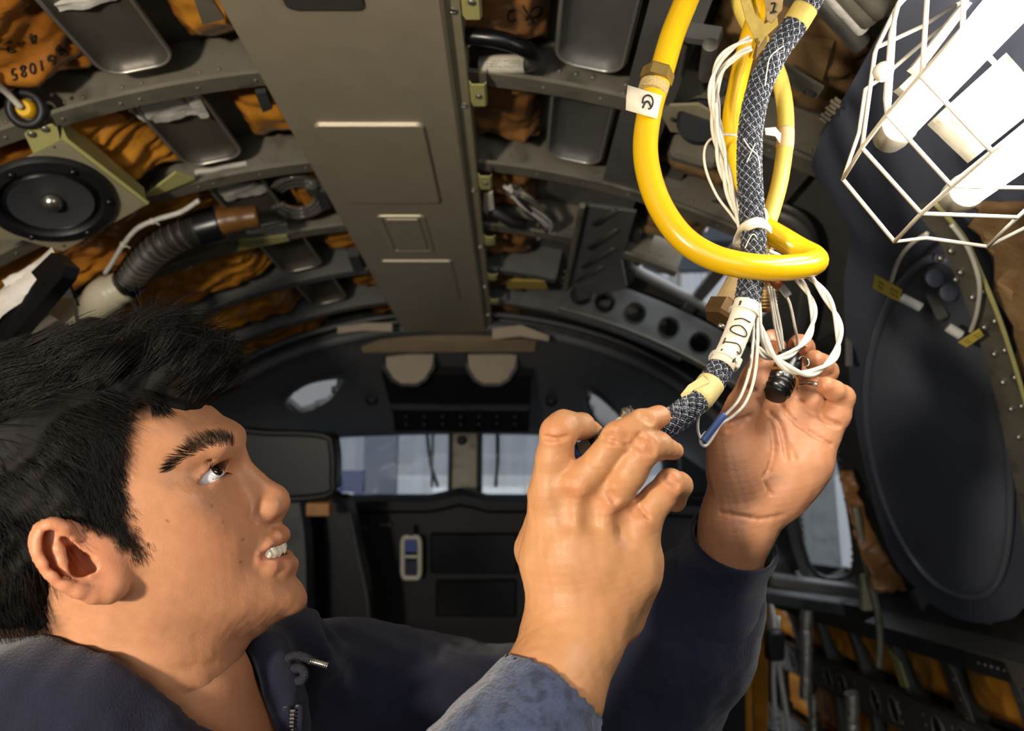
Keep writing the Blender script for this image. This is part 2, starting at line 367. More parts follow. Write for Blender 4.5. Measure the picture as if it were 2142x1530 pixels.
ordL = ['first', 'second', 'third', 'fourth', 'fifth', 'sixth', 'seventh', 'eighth']
for i in range(8):
    y0, y1 = FYL[i]+.006, FYL[i+1]-.034
    if i: blanket('insulation_blanket', f'wrinkled orange film blanket left of the grey pans, {ordL[i-1]} bay from the camera', -38 if i < 5 else -32, -15.6, y0, y1, M['orange'], .016, 10+i, 1.330, 'orange insulation blankets')
    if i: blanket('insulation_blanket', f'orange film blanket strip beside the ceiling panel, left side, {ordL[i-1]} bay', -10.2, -5.0, y0, y1, M['orange'], .012, 40+i, 1.338, 'orange insulation blankets', 26)
    if i: blanket('insulation_blanket', f'brown film blanket right of the ceiling panel, {ordL[i-1]} bay from the camera', 4.8, 10.0, y0, y1, M['brown'], .012, 60+i, 1.336, 'brown insulation blankets', 30)
    if 1 <= i <= 4: blanket('insulation_blanket', f'tan film blanket at the right shoulder of the roof, {ordL[i-1]} bay', 18.5, 24 if i > 2 else 27, y0, y1, M['tan'], .012, 80+i, 1.338, 'brown insulation blankets', 24)
def pan(label, th0, th1, y0, y1, group, m=M['pan'], depth=.010, r=1.326):
    "rounded dish set in the skin, open side inwards"
    t = thing('skin_pan', label, 'pan', CYL((th0+th1)/2, (y0+y1)/2, r), group)
    hx = math.radians(th1-th0)/2*r; hy = (y1-y0)/2; c = ((th0+th1)/2, (y0+y1)/2); lv = ((.006, -.003), (0, -.004), (-.003, .0), (-.006, depth*.6), (-.014, depth), (-.022, depth+.002)); V = []; n = 0
    for (ins, dr) in lv:
        pts = rrect((0, 0), hx+ins, hy+ins, max(.004, .026+ins)); n = len(pts); V += [CYL(c[0]+math.degrees(x/r), c[1]+y, r+dr) for (x, y) in pts]
    F = [(k*n+i, k*n+(i+1) % n, (k+1)*n+(i+1) % n, (k+1)*n+i) for k in range(len(lv)-1) for i in range(n)]+[tuple(range((len(lv)-1)*n, len(lv)*n))]
    b = MB(); b.add(V, F); b.build('dish', m, t, 50)
    b = MB(); pts = rrect((0, 0), hx+.002, hy+.002, .027); path = [CYL(c[0]+math.degrees(x/r), c[1]+y, r-.004) for (x, y) in pts]; b.tube(path+path[:1], .0022, 6, False); b.build('rolled_edge', M['rim'], t, True)
    return t
for i in range(1, 7):
    y0, y1 = FYL[i]+.018, FYL[i+1]-.046
    pan(f'grey metal skin pan on the left of the roof, {ordL[i-1]} bay from the camera', -14.9, -11.1, y0, y1, 'skin pans on the left')
    if i < 4: pan(f'dark grey metal skin pan on the right of the roof, {ordL[i-1]} bay from the camera', 10.9, 14.5, y0, y1, 'skin pans on the right', M['grey'])
# intercostal channels on the right of the pans
for i in range(1, 5):
    y0, y1 = FYL[i], FYL[i+1]-.03; b = MB()
    b.grid(np.array([[CYL(t, y, r) for (t, r) in ((15.1, RS-.01), (15.1, 1.305), (17.9, 1.305), (17.9, RS-.01))] for y in np.linspace(y0, y1, 5)])); struct(b.build('trim_17', M['grey'], None, 30))
# ================================================================ cockpit beyond the entrance arch
LIN = mat('cockpit_liner', srgb(92, 92, 92), .6, 0, .08, 8, .03, 60); TANV = mat('tan_vinyl', srgb(150, 130, 104), .5, 0, .08, 20, .03, 100); NOIR = mat('cockpit_black', srgb(17, 17, 19), .6, 0, .12, 30); GLASSW = None
def archp(u, y):
    "u -1..1 across the arch at station y"
    k = (y-2.2)/.95; a = .86-.02*k; bt = .52-.46*k; top = CAM[2]+.572-.205*k
    q = u*math.pi/2; return np.array([CX+.02+a*math.sin(q), y, top-bt*(1-math.cos(q))])
us = np.linspace(-1.0, 1.0, 81); ysn = np.linspace(2.2, 3.15, 40)
G_ = np.array([[archp(u, y) for y in ysn] for u in us]); C_ = (G_[:-1, :-1]+G_[1:, 1:])/2; q = PROJ(C_.reshape(-1, 3)); keep = np.ones(len(q), bool)
EYEL = [(592, 838), (640, 800), (712, 787), (720, 800), (690, 838), (630, 866)]; EYER = [(1222, 815), (1268, 838), (1330, 905), (1300, 915), (1245, 880)]
for h in (EYEL, EYER): keep &= ~inpoly(q[:, 0], q[:, 1], h)
b = MB(); b.grid(G_, np.array([0, 0, .02]), keep.reshape(C_.shape[:2])); struct(b.build('wall_cockpit_liner', LIN, None, 30))
def wframe(name, poly, d, m, r=.012, surf=None):
    pts = spline([surf(x, y) if surf else U(x, y, d) for (x, y) in poly], 6, True); b = MB(); b.tube(np.concatenate([pts, pts[:1]]), r, 8, False, .6); return struct(b.build(name, m, None, True))
def onarch(px, py):
    best = None; d = RAY(px, py)
    for t in np.linspace(1.9, 3.4, 160):
        P = CAM+d*t; k = (P[1]-2.2)/.95; a = .86-.02*k; bt = .52-.46*k; top = CAM[2]+.572-.205*k; x = (P[0]-CX-.02)/a
        if abs(x) < 1 and P[2] >= top-bt*(1-math.sqrt(1-x*x)): best = P; break
    return best if best is not None else U(px, py, 2.6)
wframe('window_1', EYEL, 2.5, LIN, .014, onarch); wframe('window_2', EYER, 2.5, LIN, .014, onarch)
# entrance arch rim
for k, (y, m, r) in enumerate(((2.19, LIN, .018), (2.12, M['alu_dark'], .010))):
    b = MB(); b.tube(spline([archp(u, 2.2)+np.array([0, y-2.2, .006+k*.02]) for u in np.linspace(-1, 1, 30)], 3), r, 8); struct(b.build(f'trim_{18+k}', m, None, True))
# walls closing the space between shell and arch
b = MB(); n = 40; G_ = np.array([[archp(u, 2.2), CYL(u*72, 2.25, RS)] for u in np.linspace(-1, .62, n)]); b.grid(G_, np.array([0, .01, 0])); struct(b.build('wall_bulkhead', M['alu_dark'], None, True))
b = MB(); b.box((CX-.95, 2.24, .55), (.28, .015, .62)); struct(b.build('wall_bulkhead_left', NOIR))
for k, x in ((1, CX-.90),): b = MB(); b.box((x, 2.72, .82), (.02, .46, .82)); struct(b.build('wall_cockpit_'+('left', 'right')[k-1], NOIR))  # dark side wall added to keep outside light from leaking in
# windscreen frame: forward wall with openings
yw = 3.16
def onY(px, py, Y): d = RAY(px, py); return CAM+d*(Y/d[1])
def wslab(px0, py0, px1, py1, Y=yw, t=.03, m=NOIR, name='wall_windscreen'):
    p, q_ = onY(px0, py0, Y), onY(px1, py1, Y); b = MB(); b.rbox((p+q_)/2+np.array([0, t/2, 0]), (abs(q_[0]-p[0])/2, t/2, abs(q_[2]-p[2])/2), None, .004); return b.build(name, m, None)
struct(wslab(380, 720, 1600, 905, m=LIN)); struct(wslab(380, 1035, 1600, 2300)); struct(wslab(380, 905, 560, 1035)); struct(wslab(1420, 905, 1600, 1035))
post = thing('centre_post', 'windscreen centre post with a round fitting between the two panes', 'post', onY(972, 1020, yw)); 
for (x0, x1, m) in ((938, 946, NOIR), (946, 998, M['alu']), (998, 1008, NOIR)): o = wslab(x0, 903, x1, 1030, yw-.02, .05, m, 'post_strip'); adopt(o, post)
b = MB(); p = onY(966, 922, yw-.03); b.lathe([(.020, 0), (.020, -.012), (.014, -.016), (.013, -.010)], p, (0, 1, 0), 18); b.build('fitting', NOIR, post, 40)
for (pts, lb) in (([(893, 905), (900, 970), (916, 1020)], 'left'), ([(1042, 905), (1042, 960), (1036, 1020)], 'right')):
    t = thing('wiper', f'dark wiper arm behind the {lb} windscreen pane', 'wiper', onY(*pts[-1], yw+.05)); b = MB(); b.tube([onY(x, y, yw+.06) for x, y in pts], .008, 6); b.build('arm', NOIR, t, True)
    b = MB(); p, q_ = onY(*pts[0], yw+.08), onY(*pts[2], yw+.08); b.box((p+q_)/2, (.005, .004, abs(p[2]-q_[2])/2)); b.build('blade', NOIR, t)
for (x0, x1, k) in ((560, 938, 3), (1008, 1420, 4)):
    p, q_ = onY(x0, 905, yw+.02), onY(x1, 1035, yw+.02); b = MB(); b.box((p+q_)/2, (abs(q_[0]-p[0])/2, .002, abs(q_[2]-p[2])/2)); struct(b.build(f'window_{k}', MATS['glass']))
# overhead switch panel and sun visors
oh = thing('overhead_panel', 'dark overhead switch panel with tan pelmet above the windscreen', 'panel', U(955, 780, 2.6))
def quadslab(pts, d, th, m, name, par):
    P = [U(x, y, dd) for (x, y), dd in zip(pts, d)]; n = nrm(np.cross(P[1]-P[0], P[2]-P[0])); n = n if n@AX_F > 0 else -n; b = MB(); b.prism(P, n*th); return b.build(name, m, par)
quadslab([(798, 782), (1112, 786), (1108, 850), (816, 848)], (2.45, 2.45, 2.62, 2.62), .03, NOIR, 'upper_face', oh)
quadslab([(820, 858), (1108, 858), (1106, 904), (826, 902)], (2.62, 2.62, 2.75, 2.75), .03, NOIR, 'lower_face', oh)
quadslab([(814, 848), (1110, 850), (1109, 860), (818, 858)], (2.60, 2.60, 2.61, 2.61), .02, M['alu_dark'], 'divider', oh)
quadslab([(748, 710), (1122, 714), (1118, 736), (760, 738)], (2.30, 2.30, 2.34, 2.34), .04, TANV, 'pelmet', oh)
for r_ in range(2):
    for c_ in range(7): x = 850+c_*38; b = MB(); p = U(x, 872+r_*16, 2.64+.03*r_); b.lathe([(.008, 0), (.007, -.012), (.003, -.014)], p, AX_F, 8); b.build('switch', M['black'], oh, True)
for (x0, x1, lb) in ((802, 908, 'left'), (974, 1082, 'right')):
    b = MB(); P = [(x0, 738), (x1, 738), (x1-2, 770), (x1-18, 795), (x1-36, 806), (x0+36, 806), (x0+18, 795), (x0+2, 770)]; b.prism([U(x, y, 2.42) for x, y in P], AX_F*.02)
    b.build('visor_pad', TANV, oh, 30); p3 = MB(); p3.tube([U(x, y, 2.415) for x, y in P]+[U(*P[0], 2.415)], .006, 6); p3.build('visor_edge', M['alu_dark'], oh, True)
# tan pads on the arch top
for (x0, x1, ya, yb, lb) in ((706, 820, 676, 694, 'left'), (1030, 1148, 680, 706, 'right')):
    b = MB(); b.prism([U(x0, ya+8, 2.15), U((x0+x1)/2, ya, 2.15), U(x1, ya+(0 if lb == 'left' else 22), 2.15), U(x1, yb+(0 if lb == 'left' else 8), 2.15), U((x0+x1)/2, yb-2, 2.15), U(x0, yb+4, 2.15)], AX_F*.03)
    tag(b.build('arch_pad', TANV), f'tan padded strip on the cockpit arch, {lb} of the ceiling panel', 'pad')
# round vents
for (x, y, lb) in ((778, 835, 'left'), (1152, 838, 'right')):
    P = onarch(x, y); b = MB(); b.lathe([(.020, 0), (.022, -.014), (.015, -.018), (.012, -.006), (.004, -.004)], P, AX_F, 16); tag(b.build('air_vent', NOIR, None, 40), f'round black air vent {lb} of the overhead panel', 'vent')
# glareshield and instrument panel
gs = thing('instrument_panel', 'black glareshield and unlit instrument panel under the windscreen', 'instrument panel', U(955, 1300, 2.7))
b = MB(); xs = np.linspace(690, 1560, 30)
def gtop(x): return 1034+max(0, (760-x))*.25+max(0, x-1250)*.05-14*math.exp(-((x-962)/34)**4)
b.grid(np.array([[U(x, gtop(x)+dy, d) for (dy, d) in ((0, 3.05), (2, 2.75), (16, 2.66), (34, 2.66), (40, 2.72))] for x in xs])); b.build('glareshield', NOIR, gs, 50)
b = MB(); P0, P1 = U(690, 1060, 2.74), U(1560, 1540, 2.74); b.grid(np.array([[U(x, y, 2.74+(.02 if y < 1080 else 0)) for y in (1060, 1300, 1560)] for x in (600, 1000, 1560)]), AX_F*.03); b.build('face', NOIR, gs)
scr = mat('dark_screen', srgb(20, 21, 23), .2, 0, .1, 10)
for (x0, x1, y0, y1) in ((900, 1082, 1115, 1200), (912, 1080, 1212, 1290), (1120, 1300, 1115, 1290)):
    b = MB(); p, q_ = U(x0, y0, 2.735), U(x1, y1, 2.735); b.rbox((p+q_)/2, (abs(q_-p)@AX_R/2, abs((q_-p)@AX_U)/2, .012), np.array([AX_R, AX_U, AX_F]), .006); b.build('display_unit', scr, gs)
for (x, y, w_) in ((758, 1106, 22), (805, 1098, 26)):
    b = MB(); b.rbox(U(x, y, 2.72), (w_*.5/FPX*2.72, .006, .004), np.array([AX_R, AX_U, AX_F]), .002); b.build('placard', M['grey'], gs)
dv = thing('hanging_placard', 'small white framed blue placard hanging in the dark cockpit', 'placard', U(860, 1210, 2.66)); b = MB()
fr = [U(842+x*36, 1124+y*86, 2.66) for (x, y) in rrect((.5, .5), .5, .5, .18)]; b.tube(fr+fr[:1], .0085, 8, False); b.build('frame', M['white'], dv, True)
for (y0, y1, m) in ((1128, 1156, mat('blue_card', srgb(66, 92, 158), .5, 0, .1, 30)), (1162, 1168, M['white']), (1172, 1206, mat('navy_card', srgb(30, 36, 60), .5, 0, .2, 40))):
    b = MB(); b.rbox(U(860, (y0+y1)/2, 2.665), (.026, (y1-y0)/2/FPX*2.66, .003), np.array([AX_R, AX_U, AX_F]), .002); b.build('card', m, dv)
b = MB(); b.tube([U(860, 1100, 2.67), U(860, 1122, 2.66)], .010, 6); b.build('clip', M['alu_dark'], dv)
# pilot seats
def slab(pts, d, th, m, name, par, edge=None, er=.008):
    P = spline([U(x, y, d) for x, y in pts], 5, True); b = MB(); b.prism(list(P), AX_F*th); o = b.build(name, m, par, 40)
    if edge: e = MB(); e.tube(np.concatenate([P, P[:1]]), er, 6, False); e.build('piping', edge, par, True)
    return o
st = thing('pilot_seat', 'black pilot seat with padded headrest behind the man’s face'.replace('’', ''), 'seat', U(600, 1530, 2.0)); st['label'] = 'black pilot seat with large headrest seen beyond the nose of the man'
slab([(470, 912), (560, 906), (676, 912), (694, 940), (696, 1000), (684, 1036), (560, 1046), (470, 1040)], 1.95, .10, mat('seat_vinyl', srgb(14, 14, 15), .45, 0, .15, 30, .03, 80), 'headrest', st, M['black'], .010)
slab([(520, 1090), (612, 1048), (625, 1048), (640, 1200), (630, 1530), (520, 1560)], 2.0, .08, M['alu_dark'], 'side_shell', st)
b = MB(); b.rbox(U(668, 1064, 1.97), (.030, .017, .02), np.array([AX_R, AX_U, AX_F]), .003); b.build('tan_pad', mat('cork_tan', srgb(170, 120, 70), .6, 0, .15, 40), st)
b = MB(); b.tube([U(660, 1040, 2.0), U(660, 1056, 2.0)], .02, 8); b.build('headrest_post', M['black'], st)
st = thing('pilot_seat', 'second dark seat back with grey piping below the blue gantry', 'seat', U(720, 1530, 2.3))
slab([(640, 1052), (700, 1044), (726, 1060), (748, 1160), (772, 1300), (770, 1560), (640, 1560)], 2.25, .10, MATS['seat_vinyl'], 'backrest', st, M['alu_dark'], .007)
# ================================================================ hangar outside
HW = mat('hangar_sheet', srgb(158, 158, 160), .6, 0, .05, 3); HB = mat('gantry_blue', srgb(28, 36, 72), .5, 0, .12, 8); HG = mat('hangar_steel', srgb(54, 57, 64), .5, .2, .1, 6)
def ribbed(name, x0, x1, z0, z1, y, m, pitch=.35):
    b = MB(); xs = np.arange(x0, x1, pitch/4); prof = [0, 0, .05, .05]; G_ = np.array([[(x, y+prof[i % 4], z) for z in (z0, z1)] for i, x in enumerate(xs)]); b.grid(G_); return b.build(name, m)
struct(ribbed('wall_hangar_far', -12, 14, -2.5, 2.05, 12, HW)); struct(ribbed('wall_hangar_upper', -12, 14, 2.05, 9, 12.02, mat('hangar_sheet_grey', srgb(122, 124, 130), .6, 0, .05, 3)))
b = MB(); b.box((0, 4, -2.6), (16, 12, .05)); struct(b.build('ground', HG))
g = thing('gantry', 'blue steel work gantry outside the left windscreen', 'gantry', (-1.5, 7, -2.5)); d_ = 6.5
for (x0, x1, y0, y1) in ((628, 700, 880, 1040), (700, 716, 880, 1040), (745, 762, 880, 1040)):
    p, q_ = U(x0, y0, d_), U(x1, y1, d_); b = MB(); b.box(((p+q_)/2)*np.array([1, 1, 0])+np.array([0, 0, -.45]), (abs((q_-p)[0])/2, .04, 2.1)); b.build('post', HB, g)
for (y0, y1) in ((888, 902), (985, 1030)): p, q_ = U(560, y0, d_), U(762, y1, d_); b = MB(); b.box((p+q_)/2, (abs((q_-p)[0])/2, .05, abs((q_-p)[2])/2)); b.build('rail', HB, g)
p, q_ = U(765, 800, 9), U(832, 1040, 9); b = MB(); b.box((p+q_)/2+np.array([0, 0, -.6]), (abs((q_-p)[0])/2, .1, 1.6)); tag(b.build('hangar_column', mat('column_grey', srgb(62, 64, 78), .5, 0, .1, 5)), 'grey hangar column left of the bright corrugated wall', 'column')
# roof steel seen through the open hatch
rf = thing('roof_truss', 'grey roof beams and bright panels seen through the open hatch', 'beam', U(1450, 500, 6))
for (x0, x1, m) in ((1420, 1452, HW), (1468, 1520, HW), (1523, 1600, HW)):
    P = [U(x0, 548, 7), U(x1, 548, 7), U(x1+2, 690, 7), U(x0-2, 690, 7)]; b = MB(); b.prism(P, AX_F*.05); b.build('light_panel', m, rf)
for (a, c_, w_, m) in (((1318, 536), (1440, 500), .05, M['rim']), ((1318, 552), (1560, 545), .09, HG), ((1412, 540), (1412, 640), .05, M['grey']), ((1340, 470), (1600, 470), .2, HG)):
    b = MB(); b.tube([U(*a, 6), U(*c_, 6)], w_, 6); b.build('beam', m, rf)
for i, (x, y) in enumerate(((1450, 466), (1462, 470), (1474, 476))): b = MB(); b.rbox(U(x, y, 5.6), (.014, .03, .02), np.array([AX_R, AX_U, AX_F]), .006); b.build('lamp_glint', M['white'], rf)
b = MB(); b.grid(np.array([[(x, y, 7.5) for y in (0.5, 14)] for x in (-12, -4, 0, .9)]), np.array([0, 0, .1])); struct(b.build('ceiling_hangar', HG))
# ================================================================ implicit-surface sculpting
class SDF:
    def __init__(s, lo, hi, h):
        s.o = np.asarray(lo, float); s.h = h; s.n = np.ceil((np.asarray(hi)-s.o)/h).astype(int)+1; s.F = np.full(s.n, 1.0, np.float32)
        s.ax = [s.o[i]+h*np.arange(s.n[i]) for i in range(3)]
    def win(s, lo, hi, m):
        a = np.clip(np.floor((lo-m-s.o)/s.h).astype(int), 0, s.n); b = np.clip(np.ceil((hi+m-s.o)/s.h).astype(int)+1, 0, s.n)
        if (b <= a).any(): return None
        sl = tuple(slice(a[i], b[i]) for i in range(3))
        return sl, s.ax[0][sl[0]][:, None, None], s.ax[1][sl[1]][None, :, None], s.ax[2][sl[2]][None, None, :]
    def comb(s, sl, d, k, op):
        A = s.F[sl]; d = d.astype(np.float32)
        if op == 'u':
            h = np.maximum(k-np.abs(A-d), 0)/max(k, 1e-9); s.F[sl] = np.minimum(A, d)-h*h*k*.25
        else:
            d = -d; h = np.maximum(k-np.abs(A-d), 0)/max(k, 1e-9); s.F[sl] = np.maximum(A, d)+h*h*k*.25
    def cap(s, p0, p1, r0, r1=None, k=.006, op='u'):
        p0 = np.asarray(p0, float); p1 = np.asarray(p1, float); r1 = r0 if r1 is None else r1; R = max(r0, r1)
        w_ = s.win(np.minimum(p0, p1)-R, np.maximum(p0, p1)+R, max(k, .012))
        if w_ is None: return s
        sl, X, Y, Z = w_; d = p1-p0; L2 = max(d@d, 1e-12)
        t = np.clip(((X-p0[0])*d[0]+(Y-p0[1])*d[1]+(Z-p0[2])*d[2])/L2, 0, 1)
        D = np.sqrt((X-p0[0]-t*d[0])**2+(Y-p0[1]-t*d[1])**2+(Z-p0[2]-t*d[2])**2)-(r0+t*(r1-r0))
        s.comb(sl, D, k, op); return s
    def ell(s, c, r, ax=None, k=.006, op='u'):
        c = np.asarray(c, float); r = np.asarray(r, float); ax = np.eye(3) if ax is None else np.asarray(ax); R = np.sqrt(((ax*r[:, None])**2).sum(0))
        w_ = s.win(c-R, c+R, max(k, .012))
        if w_ is None: return s
        sl, X, Y, Z = w_; X = X-c[0]; Y = Y-c[1]; Z = Z-c[2]; q = [(X*ax[i, 0]+Y*ax[i, 1]+Z*ax[i, 2]) for i in range(3)]
        k0 = np.sqrt(sum((q[i]/r[i])**2 for i in range(3))); k1 = np.sqrt(sum((q[i]/r[i]**2)**2 for i in range(3)))
        s.comb(sl, np.where(k1 > 1e-6, k0*(k0-1)/np.maximum(k1, 1e-6), -r.min()), k, op); return s
    def chain(s, pts, k=.006, op='u'):
        for a, b in zip(pts[:-1], pts[1:]): s.cap(a[0], b[0], a[1], b[1], k, op)
        return s
    def displace(s, fn, band=.02):
        I = np.argwhere(np.abs(s.F) < band); P = s.o+I*s.h; s.F[tuple(I.T)] += fn(P).astype(np.float32)
    def mesh(s):
        h = s.h; F = np.clip(s.F, -3*h, 3*h); S = F < 0
        nx, ny, nz = np.array(F.shape)-1; cnt = np.zeros((nx, ny, nz), np.int8)
        cor = [(i, j, k) for i in (0, 1) for j in (0, 1) for k in (0, 1)]
        for (i, j, k) in cor: cnt += S[i:i+nx, j:j+ny, k:k+nz]
        act = (cnt > 0) & (cnt < 8); I = np.argwhere(act); ids = np.full(act.shape, -1, np.int32); ids[tuple(I.T)] = np.arange(len(I))
        pos = np.zeros((len(I), 3)); c = np.zeros(len(I))
        for a in cor:
            for ax in range(3):
                if a[ax]: continue
                b = list(a); b[ax] = 1; fa = F[tuple((I+a).T)]; fb = F[tuple((I+b).T)]; m = (fa < 0) != (fb < 0)
                t = np.where(m, fa/np.where(m, fa-fb, 1), 0); q = np.tile(np.array(a, float), (len(I), 1)); q[:, ax] += t; pos[m] += q[m]; c[m] += 1
        V = s.o+(I+pos/c[:, None])*h; Q = []
        for ax in range(3):
            sl0 = [slice(None)]*3; sl1 = [slice(None)]*3; sl0[ax] = slice(0, -1); sl1[ax] = slice(1, None)
            A = S[tuple(sl0)]; B = S[tuple(sl1)]; E = np.argwhere(A != B); u, v = (ax+1) % 3, (ax+2) % 3
            E = E[(E[:, u] > 0) & (E[:, v] > 0) & (E[:, u] < act.shape[u]) & (E[:, v] < act.shape[v])]; g = A[tuple(E.T)]
            def at(du, dv): q = E.copy(); q[:, u] += du; q[:, v] += dv; return ids[tuple(q.T)]
            q = np.stack([at(-1, -1), at(0, -1), at(0, 0), at(-1, 0)], 1); q[~g] = q[~g][:, ::-1]; Q.append(q)
        return V, np.concatenate(Q)
def grad_normals(V, Q):
    N = np.zeros_like(V); n = np.cross(V[Q[:, 2]]-V[Q[:, 0]], V[Q[:, 3]]-V[Q[:, 1]])
    for i in range(4): np.add.at(N, Q[:, i], n)
    return N/(np.linalg.norm(N, axis=1)[:, None]+1e-12)
def segdist(P, a, b):
    a = np.asarray(a); d = np.asarray(b)-a; t = np.clip((P-a)@d/max(d@d, 1e-12), 0, 1); return np.linalg.norm(P-a-t[:, None]*d, axis=1)

# ================================================================ head
# sagittal plane of the head: profile seen from the right, face turned a little to the lens
PH = U(500, 1050, .53); YAWF = nrm(AX_R*.967+AX_F*.254); SIDE = nrm(AX_R*.254-AX_F*.967); HUP = AX_U
def S(px, py, off=0.):
    d = RAY(px, py); t = (off+(PH-CAM)@SIDE)/(d@SIDE); return CAM+d*t
def MIR(P): P = np.asarray(P); return P-2*((P-PH)@SIDE)*SIDE if P.ndim == 1 else P-2*np.outer((P-PH)@SIDE, SIDE)
def HAX(deg):
    a = math.radians(deg); f = YAWF*math.cos(a)+HUP*math.sin(a); u = -YAWF*math.sin(a)+HUP*math.cos(a); return np.array([f, u, SIDE])
T28 = HAX(28)
lo = np.minimum.reduce([S(-160, 640), S(720, 1640), S(0, 1000, .1), S(600, 1600, -.1)])-.03
hi = np.maximum.reduce([S(-160, 640), S(720, 1640), S(0, 1000, .1), S(600, 1600, -.1)])+.03
H = SDF(lo, hi, .0016)
def e2(px, py, off, r, rot=28, k=.01, op='u', mirror=True):
    p = S(px, py, off); ax = HAX(rot); H.ell(p, r, ax, k, op)
    if off and mirror: H.ell(MIR(p), r, ax, k, op)
def c2(a, b, k=.008, op='u', mirror=True):
    p, q = S(*a[:3]), S(*b[:3]); H.cap(p, q, a[3], b[3], k, op)
    if (a[2] or b[2]) and mirror: H.cap(MIR(p), MIR(q), a[3], b[3], k, op)
# half-breadth of the head (mm) over its profile: points of the silhouette (0) and rows of the near side
SIL = [(60, 800), (120, 790), (195, 786), (270, 792), (335, 809), (396, 826), (431, 847), (465, 873), (489, 893), (503, 913), (510, 937), (512, 957), (516, 985), (526, 1020), (543, 1058), (566, 1090), (580, 1108), (584, 1135), (590, 1165), (602, 1190), (617, 1208), (634, 1228), (644, 1250), (638, 1271), (617, 1286), (585, 1298), (547, 1330), (513, 1361), (504, 1382), (510, 1414), (517, 1472), (526, 1530), (534, 1610), (545, 1700), (-70, 840), (-130, 920), (-150, 1010), (-130, 1120), (-90, 1220), (-30, 1300), (10, 1380), (20, 1480), (20, 1600), (20, 1700)]
WROWS = {820: [(370, 15), (330, 30), (270, 44), (200, 50), (100, 50)], 860: [(428, 20), (400, 34), (370, 43), (330, 52), (270, 60), (200, 65), (100, 65), (0, 52)],
  920: [(500, 9), (482, 28), (458, 40), (420, 49), (370, 57), (300, 64), (200, 70), (80, 73), (-40, 62)], 960: [(506, 7), (492, 17), (472, 31), (448, 42), (414, 50), (360, 57), (300, 63), (200, 71)],
  990: [(509, 6), (497, 11), (478, 18), (456, 29), (432, 39), (405, 47), (370, 55), (320, 62), (250, 68), (150, 73), (0, 72)], 1030: [(520, 8), (506, 14), (487, 25), (461, 39), (430, 50.5), (390, 59), (340, 65), (280, 69), (150, 73)],
  1080: [(552, 9), (532, 18), (507, 31), (477, 43), (442, 53), (400, 60), (340, 65), (280, 68), (150, 71), (-50, 62)], 1130: [(576, 9), (558, 18), (532, 28), (502, 39), (462, 49), (412, 57), (350, 63), (290, 66)],
  1170: [(583, 10), (565, 18), (541, 25), (507, 38), (462, 49), (412, 57), (350, 63), (280, 66), (120, 64), (0, 56)], 1210: [(606, 9), (578, 21), (543, 30), (502, 40), (452, 50), (402, 57), (340, 62), (280, 65)],
  1250: [(632, 9), (610, 18), (580, 25), (540, 33), (492, 42), (442, 50), (392, 56), (330, 61), (270, 63), (100, 58)], 1285: [(600, 10), (560, 24), (510, 37), (460, 46), (400, 53), (330, 59), (260, 61)],
  1330: [(532, 10), (500, 24), (460, 37), (410, 46), (350, 54), (280, 58), (200, 58), (100, 48)], 1400: [(495, 14), (472, 29), (432, 42), (380, 51), (310, 57), (220, 56), (120, 44)],
  1480: [(502, 16), (474, 32), (432, 45), (370, 55), (300, 60), (200, 57), (100, 44)], 1560: [(512, 16), (482, 34), (432, 47), (370, 57), (300, 62), (200, 60), (100, 46)], 1680: [(520, 16), (482, 36), (420, 50), (300, 63), (200, 60)]}
tp = []
for (x, y) in SIL: tp.append((x, y, 0., 0.))
for i in range(1, len(SIL)-1):                      # a little outside the silhouette the squared breadth turns negative
    if i == 33 or i == 34: continue
    (x0, y0), (x1, y1) = SIL[i-1], SIL[i+1]
    if i >= 34: (x0, y0), (x1, y1) = (x1, y1), (x0, y0)
    n_ = np.array([y1-y0, x0-x1], float); n_ /= np.linalg.norm(n_); sl = 60 if y0 < 900 else 30
    tp.append((SIL[i][0]+n_[0]*30, SIL[i][1]+n_[1]*30, 0., -sl*10*1e-6))
for y, row in WROWS.items():
    for (x, w_) in row: tp.append((x, y, w_*1e-3, (w_*1e-3)**2))
tq = np.array([[(S(x, y, o)-PH)@YAWF, (S(x, y, o)-PH)@HUP] for x, y, o, _ in tp])*10; tv = np.array([t[3] for t in tp])
def tphi(r2): return .5*r2*np.log(r2+1e-9)
nT = len(tq); A_ = np.zeros((nT+3, nT+3)); A_[:nT, :nT] = tphi(((tq[:, None]-tq[None])**2).sum(-1))+np.eye(nT)*2e-3
A_[:nT, nT:] = np.c_[np.ones(nT), tq]; A_[nT:, :nT] = A_[:nT, nT:].T; tw = np.linalg.solve(A_, np.r_[tv, 0, 0, 0])
ga = np.arange(-.26, .14, .0015); gb = np.arange(-.30, .16, .0015); GA, GB = np.meshgrid(ga, gb, indexing='ij'); gq = np.stack([GA.ravel(), GB.ravel()], 1)*10
W2 = np.concatenate([tphi(((c_[:, None]-tq[None])**2).sum(-1))@tw[:nT]+tw[nT]+c_@tw[nT+1:] for c_ in np.array_split(gq, 40)]).reshape(GA.shape)
GR = np.hypot(*np.gradient(W2, .0015))
def bil(T, x, y):
    i = np.clip(x, 0, T.shape[0]-1.001); j = np.clip(y, 0, T.shape[1]-1.001); a = i.astype(int); b = j.astype(int); u = i-a; v = j-b
    return T[a, b]*(1-u)*(1-v)+T[a+1, b]*u*(1-v)+T[a, b+1]*(1-u)*v+T[a+1, b+1]*u*v
for ix in range(len(H.ax[0])):
    X = np.stack(np.broadcast_arrays(H.ax[0][ix], H.ax[1][:, None], H.ax[2][None, :]), -1)-PH
    x = (X@YAWF-ga[0])/.0015; y = (X@HUP-gb[0])/.0015; o = X@SIDE
    H.F[ix] = (o*o-bil(W2, x, y))/np.sqrt(4*o*o+bil(GR, x, y)**2+1e-5)
